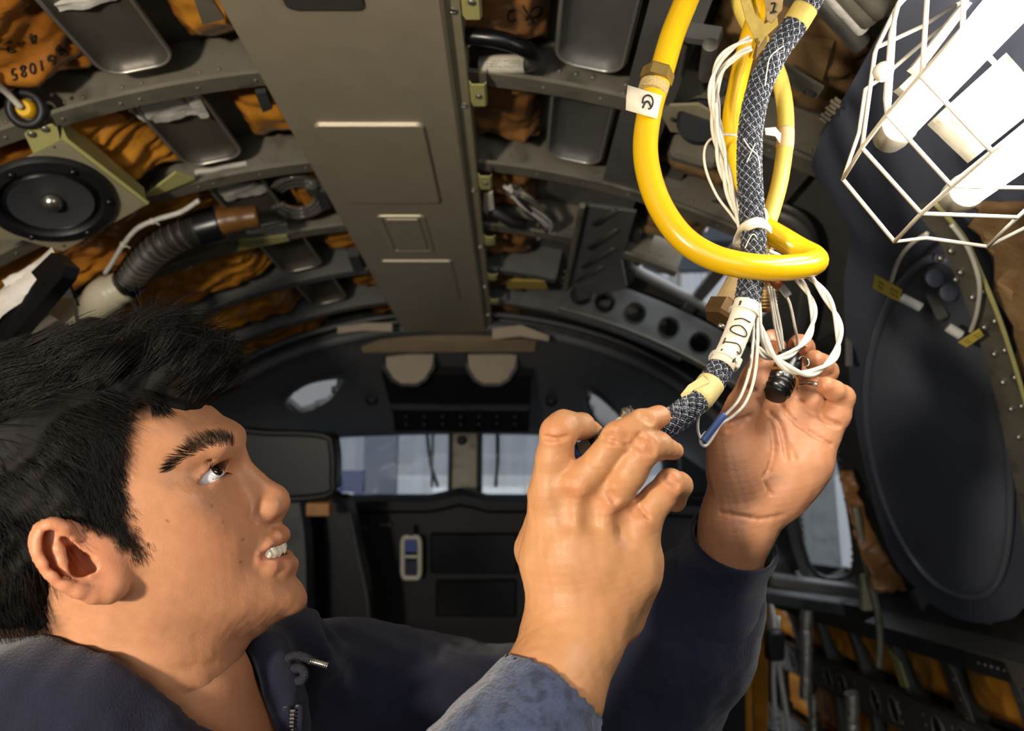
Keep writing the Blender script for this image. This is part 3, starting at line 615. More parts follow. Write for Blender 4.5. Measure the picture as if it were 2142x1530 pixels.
e2(468, 928, .024, (.009, .007, .018), 20, .014)                # brow ridge
c2((494, 976, 0, .0085), (561, 1049, 0, .0120), .010)           # nose bridge
e2(568, 1052, 0, (.0122, .0115, .0125), 28, .006)               # nose tip
e2(546, 1068, .0125, (.0125, .0088, .0075), 12, .006)           # nostril wing
c2((573, 1080, 0, .0050), (556, 1090, 0, .006), .005)           # columella
UL = [(587, 1119, 0, .0050), (578, 1127, .010, .0045), (560, 1142, .019, .0034), (541, 1162, .0258, .0018)]
LL = [(600, 1183, 0, .0066), (591, 1184, .010, .0058), (568, 1181, .020, .0040), (543, 1172, .0260, .0018)]
for a, b in zip(UL[:-1], UL[1:]): c2(a, b, .006)
for a, b in zip(LL[:-1], LL[1:]): c2(a, b, .006)
MO = [(625, 1150, 0, .0044), (596, 1153, .012, .0044), (570, 1158, .0225, .0036), (554, 1164, .0275, .0026), (543, 1167, .0305, .0014)]
for a, b in zip(MO[:-1], MO[1:]): c2(a, b, .002, 'sub')
c2((570, 1150, 0, .0100), (556, 1156, .014, .0070), .002, 'sub')
c2((569, 1078, .0085, .0022), (551, 1083, .010, .0026), .003, 'sub')   # nostril
c2((533, 1052, .0165, .0014), (527, 1085, .0215, .0014), .006, 'sub')  # wing crease
# eye: lid ball, slit, then a separate eyeball
EYE = S(429, 1000, .0300)
EF = nrm(YAWF*math.cos(math.radians(32))+HUP*math.sin(math.radians(32))+SIDE*.10)
ES = nrm(SIDE-EF*(SIDE@EF)); EU = np.cross(EF, ES); EU = EU if EU@HUP > 0 else -EU
H.ell(EYE-EF*.001, (.0130, .0128, .0140), np.array([EF, EU, ES]), .006); H.ell(MIR(EYE-EF*.001), (.0130, .0128, .0140), np.array([EF, EU, ES]), .006)
sl_ax = np.array([EF, nrm(EU+ES*.10), nrm(ES-EU*.10)])
for q_ in (EYE+EF*.007+ES*.0030+EU*.0001,): H.ell(q_, (.0125, .0043, .0150), sl_ax, .0012, 'sub'); H.ell(MIR(q_), (.0125, .0043, .0150), sl_ax-2*np.outer(sl_ax@SIDE, SIDE), .0012, 'sub')
c2((436, 962, .043, .0007), (476, 957, .023, .0007), .004, 'sub')     # lid fold
c2((415, 1012, .046, .0006), (396, 1022, .050, .0005), .004, 'sub')     # corner crease
# ear (drawn twice: near ear in detail, the far one mirrored by the same calls)
def ears(pts, k=.003, op='u'):
    for a, b in zip(pts[:-1], pts[1:]): c2(a, b, k, op)
ear_ax = np.array([nrm(S(240, 1250, .075)-S(105, 1105, .084)), np.zeros(3), np.zeros(3)])
ear_n = nrm(SIDE*.9+YAWF*.36); ear_ax[1] = nrm(np.cross(ear_n, ear_ax[0])); ear_ax[2] = np.cross(ear_ax[0], ear_ax[1])
q = S(152, 1170, .078); H.ell(q, (.029, .0165, .0042), ear_ax, .004)
mx = ear_ax-2*np.outer(ear_ax@SIDE, SIDE); H.ell(MIR(q), (.029, .0165, .0042), mx, .004)
e2(205, 1165, .064, (.016, .022, .012), 28, .012)
e2(225, 1232, .073, (.0085, .0075, .0045), 28, .006)
ears([(166, 1160, .075, .0022), (150, 1131, .082, .0030), (134, 1106, .085, .0032), (118, 1097, .086, .0032), (103, 1098, .087, .0032), (88, 1110, .088, .0032), (79, 1129, .089, .0032), (80, 1154, .090, .0032), (91, 1179, .090, .0032), (111, 1203, .089, .0032), (137, 1222, .087, .0035), (167, 1236, .084, .004), (198, 1243, .079, .0048), (228, 1240, .075, .0052), (246, 1232, .071, .0048)], .0035)
ears([(100, 1118, .0865, .0028), (102, 1148, .0868, .0028), (113, 1176, .0865, .0028), (135, 1200, .085, .0028), (165, 1217, .081, .0024)], .004, 'sub')    # scapha
ears([(116, 1120, .083, .0026), (122, 1148, .0845, .0030), (130, 1173, .0845, .0030), (144, 1194, .083, .0030), (165, 1208, .081, .0030), (187, 1203, .079, .0030), (205, 1213, .076, .0034)], .003)
ears([(150, 1163, .078, .006), (166, 1183, .0775, .0068), (186, 1186, .075, .0058)], .003, 'sub')      # concha
ears([(140, 1126, .083, .0026), (149, 1142, .082, .0024)], .003, 'sub')
ears([(188, 1166, .070, .0042), (203, 1192, .070, .0042)], .0025, 'sub')
ears([(206, 1166, .073, .0036), (219, 1186, .072, .0030)], .004)         # tragus
# neck folds
c2((300, 1405, .0655, .0008), (470, 1392, .034, .0008), .006, 'sub', False); c2((310, 1455, .067, .0007), (480, 1452, .034, .0007), .006, 'sub', False)
H.displace(lambda P: .00018*noise3(P, 260, 3)+.0003*noise3(P, 60, 4))
HV, HQ = H.mesh()

# ================================================================ hands
def hand(spec, box, extra):
    pts = np.array([U(*p[:3]) for ch in spec for p in ch]); G = SDF(pts.min(0)-.035, pts.max(0)+.035, .0012)
    for ch in spec: G.chain([(U(*p[:3]), p[3]) for p in ch], box.get(id(ch), .006))
    extra(G)
    G.displace(lambda P: .00025*noise3(P, 230, 5)); return G.mesh()
def groove(G, lines, d0, d1, r):
    "skin creases: follow the surface seen at each pixel and cut a shallow furrow into it"
    def dep(x, y):
        for d in np.arange(d0, d1, .0006):
            i = np.round((U(x, y, d)-G.o)/G.h).astype(int)
            if (i >= 0).all() and (i < G.n).all() and G.F[tuple(i)] < 0: return d
        return None
    cuts = []
    for l in lines:
        q = spline([(float(x), float(y)) for x, y in l], 3); ds = [dep(*p) for p in q]
        cuts += [(U(*q[k], ds[k]), U(*q[k+1], ds[k+1])) for k in range(len(q)-1) if ds[k] and ds[k+1] and abs(ds[k]-ds[k+1]) < .008]
    for p, q in cuts: G.cap(p, q, r, r, .0022, 'sub')
# right hand, back towards the lens
r_palm = [
    [(1192, 1350, .462, .0265), (1205, 1300, .466, .0235)],
    [(1160, 1310, .468, .017), (1150, 1170, .472, .0165), (1150, 1040, .470, .0135)],
    [(1195, 1310, .464, .018), (1205, 1160, .463, .0165), (1208, 1030, .460, .0135)],
    [(1225, 1310, .464, .018), (1260, 1180, .464, .016), (1275, 1060, .463, .0130)],
    [(1250, 1310, .466, .018), (1315, 1200, .470, .0165), (1342, 1092, .472, .0128)],
    [(1205, 1290, .490, .020), (1230, 1150, .495, .021)],
    [(1300, 1290, .480, .0150), (1335, 1170, .484, .0150)],
    [(1192, 1350, .462, .0268), (1150, 1452, .440, .0285), (1060, 1640, .405, .034)]]
r_fing = [
    [(1150, 1035, .468, .0126), (1160, 960, .462, .0112), (1168, 905, .458, .0106), (1180, 893, .461, .0098), (1216, 892, .474, .0080), (1243, 903, .486, .0056)],
    [(1203, 1020, .459, .0118), (1257, 962, .451, .0090), (1291, 915, .446, .0088), (1342, 886, .450, .0080), (1379, 872, .457, .0068)],
    [(1272, 1052, .462, .0116), (1316, 988, .450, .0100), (1350, 937, .446, .0093), (1378, 934, .454, .0080), (1412, 944, .470, .0054)],
    [(1342, 1086, .471, .0114), (1375, 1045, .468, .0096), (1402, 1012, .470, .0088), (1420, 1016, .480, .0080), (1412, 1050, .496, .0070)],
    [(1160, 1260, .486, .016), (1125, 1150, .505, .0150), (1150, 1050, .515, .0118), (1205, 985, .512, .0105), (1245, 950, .510, .0085)]]
def r_extra(G):
    for (x, y, d, r) in ((1150, 1030, .4605, .006), (1210, 1020, .4525, .0068), (1275, 1050, .4550, .006), (1342, 1084, .464, .0056)): G.cap(U(x, y, d+.002), U(x+4, y-8, d+.003), r, r*.9, .012)
    for a, b in (((1180, 1052, .4460), (1182, 1090, .4470)), ((1240, 1062, .4465), (1238, 1096, .4480)), ((1308, 1086, .4520), (1300, 1112, .4540))): G.cap(U(*a), U(*b), .0035, .002, .012, 'sub')
    groove(G, [[(1266, 905), (1290, 912), (1312, 918)], [(1262, 917), (1285, 926), (1312, 931)], [(1276, 897), (1300, 904), (1318, 914)], [(1336, 868), (1350, 876), (1362, 886)], [(1342, 862), (1357, 870), (1366, 880)],
               [(1326, 920), (1345, 930), (1368, 940)], [(1324, 931), (1345, 942), (1366, 951)], [(1336, 912), (1355, 920), (1369, 931)], [(1386, 1002), (1398, 1010), (1412, 1022)], [(1390, 996), (1404, 1004), (1416, 1014)],
               [(1330, 1056), (1342, 1068), (1356, 1084)], [(1322, 1064), (1336, 1078)], [(1272, 1034), (1286, 1052)], [(1281, 1032), (1293, 1046)], [(1138, 914), (1160, 919), (1186, 915)]], .42, .52, .0010)
RV, RQ = hand(r_palm+r_fing, {id(c): (.012 if i < 8 else .003) for i, c in enumerate(r_palm+r_fing)}, r_extra)
# left hand, palm towards the lens
l_palm = [
    [(1545, 1092, .605, .0268), (1560, 1040, .605, .0250)],
    [(1545, 1050, .604, .019), (1565, 960, .606, .0165), (1606, 890, .616, .0125)],
    [(1570, 1050, .606, .019), (1612, 960, .608, .0160), (1648, 880, .616, .0125)],
    [(1600, 1040, .606, .018), (1655, 960, .608, .0160), (1692, 890, .614, .0125)],
    [(1620, 1035, .606, .018), (1685, 970, .607, .0150), (1722, 915, .608, .0125)],
    [(1533, 1010, .594, .0170), (1526, 930, .592, .0165)],
    [(1640, 1035, .598, .0170), (1690, 975, .600, .0150)],
    [(1545, 1092, .605, .0268), (1508, 1210, .632, .0290), (1440, 1380, .665, .034)]]
l_fing = [
    [(1600, 900, .616, .0120), (1622, 830, .640, .0098), (1630, 765, .660, .0090), (1622, 728, .656, .0084), (1613, 708, .646, .0076)],
    [(1648, 885, .615, .0122), (1668, 820, .636, .0100), (1684, 755, .660, .0094), (1680, 728, .652, .0092), (1673, 722, .638, .0092)],
    [(1690, 890, .613, .0122), (1702, 815, .624, .0095), (1727, 777, .634, .0098), (1716, 764, .624, .0094), (1704, 755, .618, .0086)],
    [(1722, 915, .607, .0124), (1748, 868, .606, .0112), (1762, 832, .604, .0094), (1745, 818, .596, .0080), (1728, 806, .592, .0066)],
    [(1528, 990, .594, .0170), (1530, 905, .590, .0150), (1555, 850, .586, .0128), (1580, 800, .584, .0118), (1594, 752, .588, .0100)]]
def l_extra(G):
    for x, y, r in ((1545, 980, .013), (1663, 1005, .011)): G.cap(U(x, y, .590), U(x-4, y-18, .590), r, r, .02)
    groove(G, [[(1738, 931), (1704, 911), (1671, 889), (1649, 867), (1631, 842)], [(1587, 838), (1616, 869), (1633, 890), (1641, 925), (1646, 960)], [(1613, 884), (1619, 927), (1614, 971), (1598, 1000)],
               [(1716, 871), (1736, 884), (1756, 891)]], .55, .68, .0015)
    groove(G, [[(1466, 1068), (1530, 1076), (1590, 1086), (1640, 1078)], [(1571, 867), (1542, 880), (1516, 884)], [(1566, 874), (1546, 888), (1524, 902)], [(1668, 835), (1684, 850), (1700, 868)], [(1652, 930), (1664, 960)], [(1560, 812), (1580, 818)], [(1600, 1010), (1612, 1035)]], .55, .68, .0009)
LV, LQ = hand(l_palm+l_fing, {id(c): (.014 if i < 8 else .003) for i, c in enumerate(l_palm+l_fing)}, l_extra)
# body under the clothes
TB = SDF(np.minimum.reduce([U(-300, 2000, .45), U(1500, 1200, .45), U(600, 1500, .7)])-.12, np.maximum.reduce([U(-300, 1500, .7), U(1560, 1200, .66), U(900, 1300, .82)])+.1, .007)
TB.chain([(S(335, 1480), .062), (S(370, 1700), .075), (U(420, 2000, .58), .10)], .03)
TB.chain([(U(420, 1800, .56), .09), (U(640, 1600, .69), .06), (U(1260, 1530, .71), .042), (U(1440, 1380, .665), .034)], .02)
TB.chain([(U(300, 1800, .50), .085), (U(60, 1700, .44), .055), (U(600, 2050, .40), .042), (U(1060, 1640, .405), .034)], .02)
TV, TQ = TB.mesh()

# ---- skin colours: lips, ears, knuckles and beard shadow are the skin's own
def col_head(P):
    n = len(P); c = np.tile(np.array(srgb(202, 144, 106)), (n, 1))
    def blend(m, rgb): c[:] = c*(1-m[:, None])+np.array(srgb(*rgb))*m[:, None]
    lip = np.full(n, 1e3)
    for ch in (UL, LL):
        for a, b in zip(ch[:-1], ch[1:]):
            p, q = S(*a[:3]), S(*b[:3]); lip = np.minimum(lip, np.minimum(segdist(P, p, q), segdist(P, MIR(p), MIR(q)))-min(a[3], b[3]))
    blend(np.clip((.0030-lip)/.0022, 0, 1)*.75, (186, 112, 90))
    ear = np.minimum(np.linalg.norm(P-S(150, 1170, .082), axis=1), 1); blend(np.clip((.036-ear)/.012, 0, 1)*.45, (214, 136, 104))
    j = np.minimum(segdist(P, S(560, 1270, .02), S(330, 1300, .05)), np.minimum(segdist(P, S(585, 1240, 0), S(575, 1100, 0)), segdist(P, S(585, 1240, 0), S(530, 1280, .03))))
    blend(np.clip((.032-j)/.03, 0, 1)*.22*(1+.4*noise3(P, 500, 9)), (150, 108, 80))
    ck = np.linalg.norm(P-S(470, 1120, .05), axis=1); blend(np.clip((.035-ck)/.03, 0, 1)*.25, (214, 134, 98))
    for (x, y, o) in ((444, 1058, .046), (466, 1090, .046), (508, 1131, .038), (503, 1176, .039), (351, 1089, .064)):
        blend(np.clip((.0017-np.linalg.norm(P-S(x, y, o)-SIDE*0, axis=1)+.0022)/.0022, 0, 1)*.0+(np.hypot(*(PROJ(P)-np.array([x, y])).T) < 3.2)*((P-PH)@SIDE > .02)*.6, (96, 60, 44))
    nz = np.linalg.norm(P-S(570, 1060, 0), axis=1); blend(np.clip((.022-nz)/.016, 0, 1)*.2, (206, 128, 96))
    return c
def col_hand(P, kn, base):
    c = np.tile(np.array(srgb(*base)), (len(P), 1))
    for (x, y, d) in kn:
        m = np.clip((.013-np.linalg.norm(P-U(x, y, d), axis=1))/.009, 0, 1)*.4; c = c*(1-m[:, None])+np.array(srgb(206, 128, 86))*m[:, None]
    m = (.5+.5*noise3(P, 90, 11))[:, None]*.18; return c*(1-m)+np.array(srgb(196, 124, 84))*m
kn_r = [(1168, 905, .45), (1294, 915, .436), (1347, 934, .44), (1402, 1012, .462), (1208, 1020, .45), (1275, 1050, .452), (1342, 1085, .462), (1378, 873, .455)]
kn_l = [(1672, 722, .63), (1613, 706, .64), (1704, 752, .612), (1730, 806, .59), (1590, 770, .58), (1663, 1010, .585), (1530, 900, .58)]
VV = np.concatenate([HV, RV, LV, TV]); o1, o2, o3 = len(HV), len(HV)+len(RV), len(HV)+len(RV)+len(LV)
QQ = np.concatenate([HQ, RQ+o1, LQ+o2, TQ+o3])
CC = np.concatenate([col_head(HV), col_hand(RV, kn_r, (205, 150, 104)), col_hand(LV, kn_l, (202, 144, 106)), np.tile(np.array(srgb(202, 144, 106)), (len(TV), 1))])
def skin_mat():
    m = bpy.data.materials.new('skin'); m.use_nodes = True; nt = m.node_tree; N = nt.nodes; L = nt.links; b = N['Principled BSDF']
    at = N.new('ShaderNodeAttribute'); at.attribute_name = 'tone'; tc = N.new('ShaderNodeTexCoord')
    n1 = N.new('ShaderNodeTexNoise'); n1.inputs['Scale'].default_value = 140; n1.inputs['Detail'].default_value = 4; L.new(tc.outputs['Object'], n1.inputs[0])
    rp = N.new('ShaderNodeValToRGB'); rp.color_ramp.elements[0].color = (.86, .84, .82, 1); rp.color_ramp.elements[1].color = (1.08, 1.08, 1.08, 1); L.new(n1.outputs[0], rp.inputs[0])
    mx = N.new('ShaderNodeMix'); mx.data_type = 'RGBA'; mx.blend_type = 'MULTIPLY'; mx.inputs[0].default_value = 1; L.new(at.outputs[0], mx.inputs[6]); L.new(rp.outputs[0], mx.inputs[7])
    L.new(mx.outputs[2], b.inputs['Base Color']); b.inputs['Roughness'].default_value = .48; b.inputs['Specular IOR Level'].default_value = .4
    b.inputs['Subsurface Weight'].default_value = .25; b.inputs['Subsurface Radius'].default_value = (1, .35, .2); b.inputs['Subsurface Scale'].default_value = .004
    v = N.new('ShaderNodeTexVoronoi'); v.inputs['Scale'].default_value = 900; L.new(tc.outputs['Object'], v.inputs[0])
    n2 = N.new('ShaderNodeTexNoise'); n2.inputs['Scale'].default_value = 420; n2.inputs['Detail'].default_value = 3; L.new(tc.outputs['Object'], n2.inputs[0])
    ad = N.new('ShaderNodeMath'); L.new(v.outputs[0], ad.inputs[0]); L.new(n2.outputs[0], ad.inputs[1])
    bp = N.new('ShaderNodeBump'); bp.inputs['Strength'].default_value = .13; bp.inputs['Distance'].default_value = .001; L.new(ad.outputs[0], bp.inputs['Height']); L.new(bp.outputs[0], b.inputs['Normal'])
    return m
SKIN = skin_mat()
person = thing('person', 'young man in a navy hoodie looking up in profile, hands raised to the wiring', 'person', U(420, 2000, .58))
body = mesh('body', VV, QQ, SKIN, person, True)
ca = body.data.color_attributes.new('tone', 'FLOAT_COLOR', 'POINT'); ca.data.foreach_set('color', np.concatenate([CC, np.ones((len(CC), 1))], 1).astype(np.float32).ravel())

# ---- eyes
def eye(c, gaze, upv, name):
    g = nrm(gaze); b = MB()
    prof = [(.0118*math.sin(a), .0118*math.cos(a)) for a in np.linspace(math.pi*.999, .42, 16)]
    b.cur = 0; b.lathe(prof, c, g, 28)
    b.cur = 1; b.lathe([(.00482, .01077), (.0046, .0112), (.0024, .01165)], c, g, 28)
    b.cur = 2; b.lathe([(.0023, .0117), (.0016, .0119), (.0002, .01195)], c, g, 20)
    return b.build(name, [mat('eye_white', srgb(226, 226, 230), .12, 0, .03, 80), mat('iris_dark', srgb(40, 24, 14), .12, 0, .3, 300), mat('pupil', srgb(6, 6, 6), .08, 0, .1, 50)], person, True)
GZ = nrm(EF*.90+EU*.10+ES*.34)
eye(EYE, GZ, EU, 'eyeball'); eye(MIR(EYE), GZ, EU, 'eyeball')
# ---- teeth
tm = mat('teeth', srgb(232, 222, 200), .18, 0, .05, 200, coat=.3)
tr = thing('teeth', 'white upper teeth', 'x', S(585, 1145)); del tr['category']; adopt(tr, person)
tr.location = Vector(S(585, 1145)); 
for i, (px, py, off, w_, h_) in enumerate([(592, 1140, .0044, .0043, .0060), (583, 1147, .0118, .0036, .0056), (571, 1153, .0176, .0036, .0052), (559, 1159, .0212, .0030, .0040)]):
    for sd in (0, 1):
        p = S(px, py, off); n = nrm(YAWF*math.cos(i*.42)+SIDE*math.sin(i*.42)+HUP*.42); 
        if sd: p = MIR(p); n = n-2*(n@SIDE)*SIDE
        u = nrm(T28[1]-n*(T28[1]@n)); sde = np.cross(n, u); g = MB(); gv = []
        for a in np.linspace(-1, 1, 9):
            for bq in np.linspace(-1, 1, 9):
                e = (abs(a)**3.2+abs(bq)**3.2); z = max(0, 1-e)**.4; k = 1-.12*(bq > 0)*0
                gv.append(p+sde*a*w_*(1-.10*(1+bq)*.5)+u*bq*h_+n*(z*.0026-.0013))
        g.grid(np.array(gv).reshape(9, 9, 3)); o = g.build('tooth', tm, None, True); adopt(o, tr)
tg = MB(); tg.tube(spline([S(*q) for q in [(543, 1166, .0245), (562, 1166, .017), (580, 1163, .009), (588, 1161, 0)]]+[MIR(S(*q)) for q in [(580, 1163, .009), (562, 1166, .017)]], 6), .0030, 8)
pass

# ---- brows, lashes and hair
def hairmat(name, rgb, rough=.35, spec=.6):
    return mat(name, rgb, rough, 0, .35, 300, 0, spec=spec)
HAIR = hairmat('black_hair', srgb(17, 13, 11), .42, .25); HAIRB = hairmat('hair_under', srgb(13, 10, 9), .7, .2)
def strands(paths, r0, r1=.2):
    "three-sided tapering tubes, paths array (n, m, 3)"
    P = np.asarray(paths); n, m = P.shape[:2]; T = np.gradient(P, axis=1); T /= np.linalg.norm(T, axis=2)[..., None]+1e-12
    A = np.cross(T, np.array([.31, .27, .91])); A /= np.linalg.norm(A, axis=2)[..., None]+1e-9; B = np.cross(T, A)
    R = np.asarray(r0).reshape(-1, 1, 1)*np.linspace(1, r1, m)[None, :, None]
    V = np.stack([P+R*(A*math.cos(q)+B*math.sin(q)) for q in (0, 2.0944, 4.1888)], 2).reshape(-1, 3)
    base = (np.arange(n)[:, None, None]*m+np.arange(m-1)[None, :, None])*3; k = np.arange(3)[None, None, :]; k2 = (k+1) % 3
    return V, np.stack([base+k, base+k2, base+3+k2, base+3+k], -1).reshape(-1, 4)
HN = grad_normals(HV, HQ)
hp = PROJ(HV)
def surf(px, py, side=1):
    "front head-surface point nearest to a pixel"
    m = ((HV-PH)@SIDE) > -.02
    d = np.where(m & ((HN@AX_F) < .25), np.hypot(hp[:, 0]-px, hp[:, 1]-py), 1e9); i = np.argmin(d); return HV[i], HN[i]
bp_ = []
brow = spline([(358, 978, 0), (382, 957, 0), (412, 939, 0), (444, 926, 0), (470, 923, 0), (488, 931, 0)], 10)
for i in range(680):
    t = random.random(); k = int(t*(len(brow)-1)); wv = (4+10.5*math.sin(min(1, t*1.35+.08)*math.pi*.62))*(1-.55*max(0, (t-.8)/.2)); off = random.uniform(-1, 1)*wv
    x, y = brow[k][0]+random.uniform(-3, 3), brow[k][1]+off*(.75 if off > 0 else 1)
    p, n = surf(x, y)
    ang = math.radians(200-150*t*.72+(off*1.1)); dxy = np.array([math.cos(math.radians(215-130*t+off*1.5)), 0]); 
    a = math.radians(205-115*t+off*1.2); dv = nrm(AX_R*math.cos(a)+AX_U*(math.sin(a)+.25)); dv = nrm(dv-n*(dv@n)+n*.17); ln = random.uniform(.005, .009)
    s_ = np.linspace(0, 1, 4)[:, None]; bp_.append(p+dv*ln*s_-n*(s_**2)*ln*.22)
nb = len(bp_); bq_ = [MIR(q) for q in bp_]
for k_ in (bp_, bq_): V, Q = strands(np.array(k_), np.full(nb, .00015)); mesh('eyebrow', V, Q, HAIR, person, False)
la = []
for sd in (0, 1):
    for i in range(46):
        t = i/45; sgn = 1 if i % 3 else -1
        lat = (t-.5)*.024; p = EYE+ES*lat+EF*(.0118*math.sqrt(max(0, 1-(lat/.0145)**2)))+EU*(.0050*math.sqrt(max(0, 1-(lat/.0140)**2)) if sgn > 0 else -.0046*math.sqrt(max(0, 1-(lat/.0140)**2)))
        dv = nrm(EF*.8+EU*(.5 if sgn > 0 else -.5)+ES*lat*25); ln = .0072 if sgn > 0 else .0038; s_ = np.linspace(0, 1, 4)[:, None]; pa = p+dv*ln*s_+EU*(s_**2)*ln*.4*sgn
        la.append(MIR(pa) if sd else pa)
    V, Q = strands(np.array(la), np.full(len(la), .00022)); mesh('eyelashes', V, Q, HAIRB, person, False); la = []
HAIRPOLY = [(345, 812), (318, 818), (296, 834), (278, 866), (274, 935), (268, 1001), (278, 1076), (300, 1118), (316, 1148), (298, 1172), (274, 1176), (244, 1142), (214, 1120), (180, 1112), (150, 1092), (118, 1088), (84, 1094), (60, 1125), (66, 1160), (84, 1200), (112, 1240), (150, 1290), (150, 1350), (110, 1410), (-500, 1480), (-500, 560), (345, 560)]
def near(P):
    o = (P-PH)@SIDE; Pm = np.where((o >= 0)[:, None], P, MIR(P)); return PROJ(Pm)
def edge_dist(q, poly):
    d = np.full(len(q), 1e9)
    for i in range(len(poly)):
        a = np.array(poly[i-1], float); b = np.array(poly[i], float)-a; t = np.clip((q-a)@b/(b@b), 0, 1); d = np.minimum(d, np.linalg.norm(q-a-t[:, None]*b, axis=1))
    return d
qn = near(HV); inh = inpoly(qn[:, 0], qn[:, 1], HAIRPOLY); ed = edge_dist(qn, HAIRPOLY)
eard = np.minimum(np.linalg.norm(HV-S(152, 1170, .082), axis=1), np.linalg.norm(MIR(HV)-S(152, 1170, .082), axis=1))
offH = np.abs((HV-PH)@SIDE); isear = (eard < .036) & (offH > .074) & inpoly(qn[:, 0], qn[:, 1], [(60, 1085), (150, 1085), (260, 1180), (262, 1262), (150, 1262), (60, 1190)])
mk = (inh & ~isear)*np.clip((ed+8*noise3(HV, 400, 8)-4)/62, 0, 1)*.95
ca_ = CC[:len(HV)]*(1-mk[:, None])+np.array(srgb(16, 12, 10))*mk[:, None]
CC2 = np.concatenate([ca_, CC[len(HV):]]); ca.data.foreach_set('color', np.concatenate([CC2, np.ones((len(CC2), 1))], 1).astype(np.float32).ravel())
# ---- hair: an inner mass and several thousand locks
_c = np.array([S(-160, 640, .08), S(520, 1200, .08), S(520, 640, -.08), S(-160, 1200, -.08)]); hb = SDF(_c.min(0)-.03, _c.max(0)+.03, .0028)
def he(px, py, off, r, rot=0, k=.02):
    hb.ell(S(px, py, off), r, HAX(rot), k)
    if off: hb.ell(MIR(S(px, py, off)), r, HAX(rot), k)
he(120, 935, 0, (.092, .066, .072), 8); he(250, 800, 0, (.056, .028, .052), 14); he(345, 765, 0, (.034, .022, .046), 4); he(408, 772, 0, (.020, .019, .042), -30, .015); he(60, 1080, .02, (.07, .07, .052), 0); he(165, 985, .034, (.034, .044, .0425), 0, .012); he(195, 1060, .034, (.018, .018, .036), 0, .012); he(170, 900, .030, (.045, .032, .0415), 0, .012)
hb.displace(lambda P: .0022*noise3(P*np.array([1, 1, 1]), 120, 21)+.003*noise3(P, 45, 22))
BV, BQ = hb.mesh(); BN = grad_normals(BV, BQ); bpx = PROJ(BV)
mesh('hair_mass', BV, BQ, HAIRB, person, True)
def flow(x, y):
    "picture-plane direction of the hair at a pixel (right, up) and length"
    if y < 870 and x > 330: a = 66-(x-330)*.30+random.uniform(-16, 16); return a, random.uniform(.014, .028), .35
    if y < 800+max(0, (200-x))*.45: a = 42+(x-100)*.09+random.uniform(-13, 13); return a, random.uniform(.026, .044), .32
    if x > 225 and y < 960: a = -20+random.uniform(-30, 30); return a, random.uniform(.006, .012), .2
    if x > 120 and y > 880: a = -62+random.uniform(-16, 16); return a, random.uniform(.010, .018), .14
    if y > 1120: a = -78+random.uniform(-14, 14); return a, random.uniform(.016, .026), .12
    a = -30-(y-850)*.1+random.uniform(-18, 18); return a, random.uniform(.018, .032), .16
PTS = 7; s_ = np.linspace(0, 1, PTS)[:, None]
def grow(P, N, Q, n, rad, lenk=1.0, fringe=None):
    out = []; idx = RNG.choice(len(P), n, replace=len(P) < n)
    lock = {}
    for i in idx:
        x, y = Q[i]; p, nn = P[i], N[i]; key = (int(x//16), int(y//16))
        a, ln, lift = flow(x, y)
        if key not in lock: lock[key] = (random.uniform(-14, 14), random.uniform(-.3, .5))
        a = math.radians(a+lock[key][0]); dv = AX_R*math.cos(a)+AX_U*math.sin(a); dv = nrm(dv-nn*(dv@nn)*.85); ln *= lenk
        b = nn*lift*(1+lock[key][1]); curl = nrm(np.cross(nn, dv))*random.uniform(-.12, .12)
        out.append(p-nn*.0015+ln*(dv*s_+b*(s_-.75*s_**2)+curl*s_**2+np.array([0, 0, -.10])*s_**2))
    V, Q_ = strands(np.array(out), RNG.uniform(.6, 1.2, len(out))*rad, .15); return V, Q_
vis = (BN@AX_F < .45) & (bpx[:, 0] > -120) & (bpx[:, 1] < 1300)
deep = np.zeros(len(BV), bool)
# keep only roots of the mass that stand outside the skull
hidx = np.clip(((BV-H.o)/H.h).astype(int), 0, np.array(H.F.shape)-1); deep = H.F[tuple(hidx.T)] < -.001
vis &= ~deep
V1, Q1 = grow(BV[vis], BN[vis], bpx[vis], 7500, .00030)
sc_ = inh & ~isear & (ed > 2) & (((HV-PH)@SIDE) > .02) & (HN@AX_F < .3) & (hp[:, 0] > 130) & (hp[:, 1] > 815) & (hp[:, 1] < 1185)
sd_ = []
for i in RNG.choice(np.where(sc_)[0], 19000):
    if random.random() > .05+.95*max(0, min(1, (ed[i]+14*noise3(HV[i], 300, 5)-6)/75))**1.1: continue
    p, nn = HV[i]+RNG.normal(size=3)*.0009, HN[i]; x, y = hp[i]; e_ = min(1, ed[i]/45)
    a = math.radians((-70 if x > 180 else -55)+(28 if y < 900 else 0)+random.gauss(0, 13)); dv = AX_R*math.cos(a)+AX_U*math.sin(a); dv = nrm(dv-nn*(dv@nn)); ln = (.0045+.0085*e_)*random.uniform(.7, 1.25)
    sd_.append(p+ln*(dv*s_+nn*(.28*s_-.10*s_**2)))
V2, Q2 = strands(np.array(sd_), RNG.uniform(.7, 1.2, len(sd_))*.00019, .2)
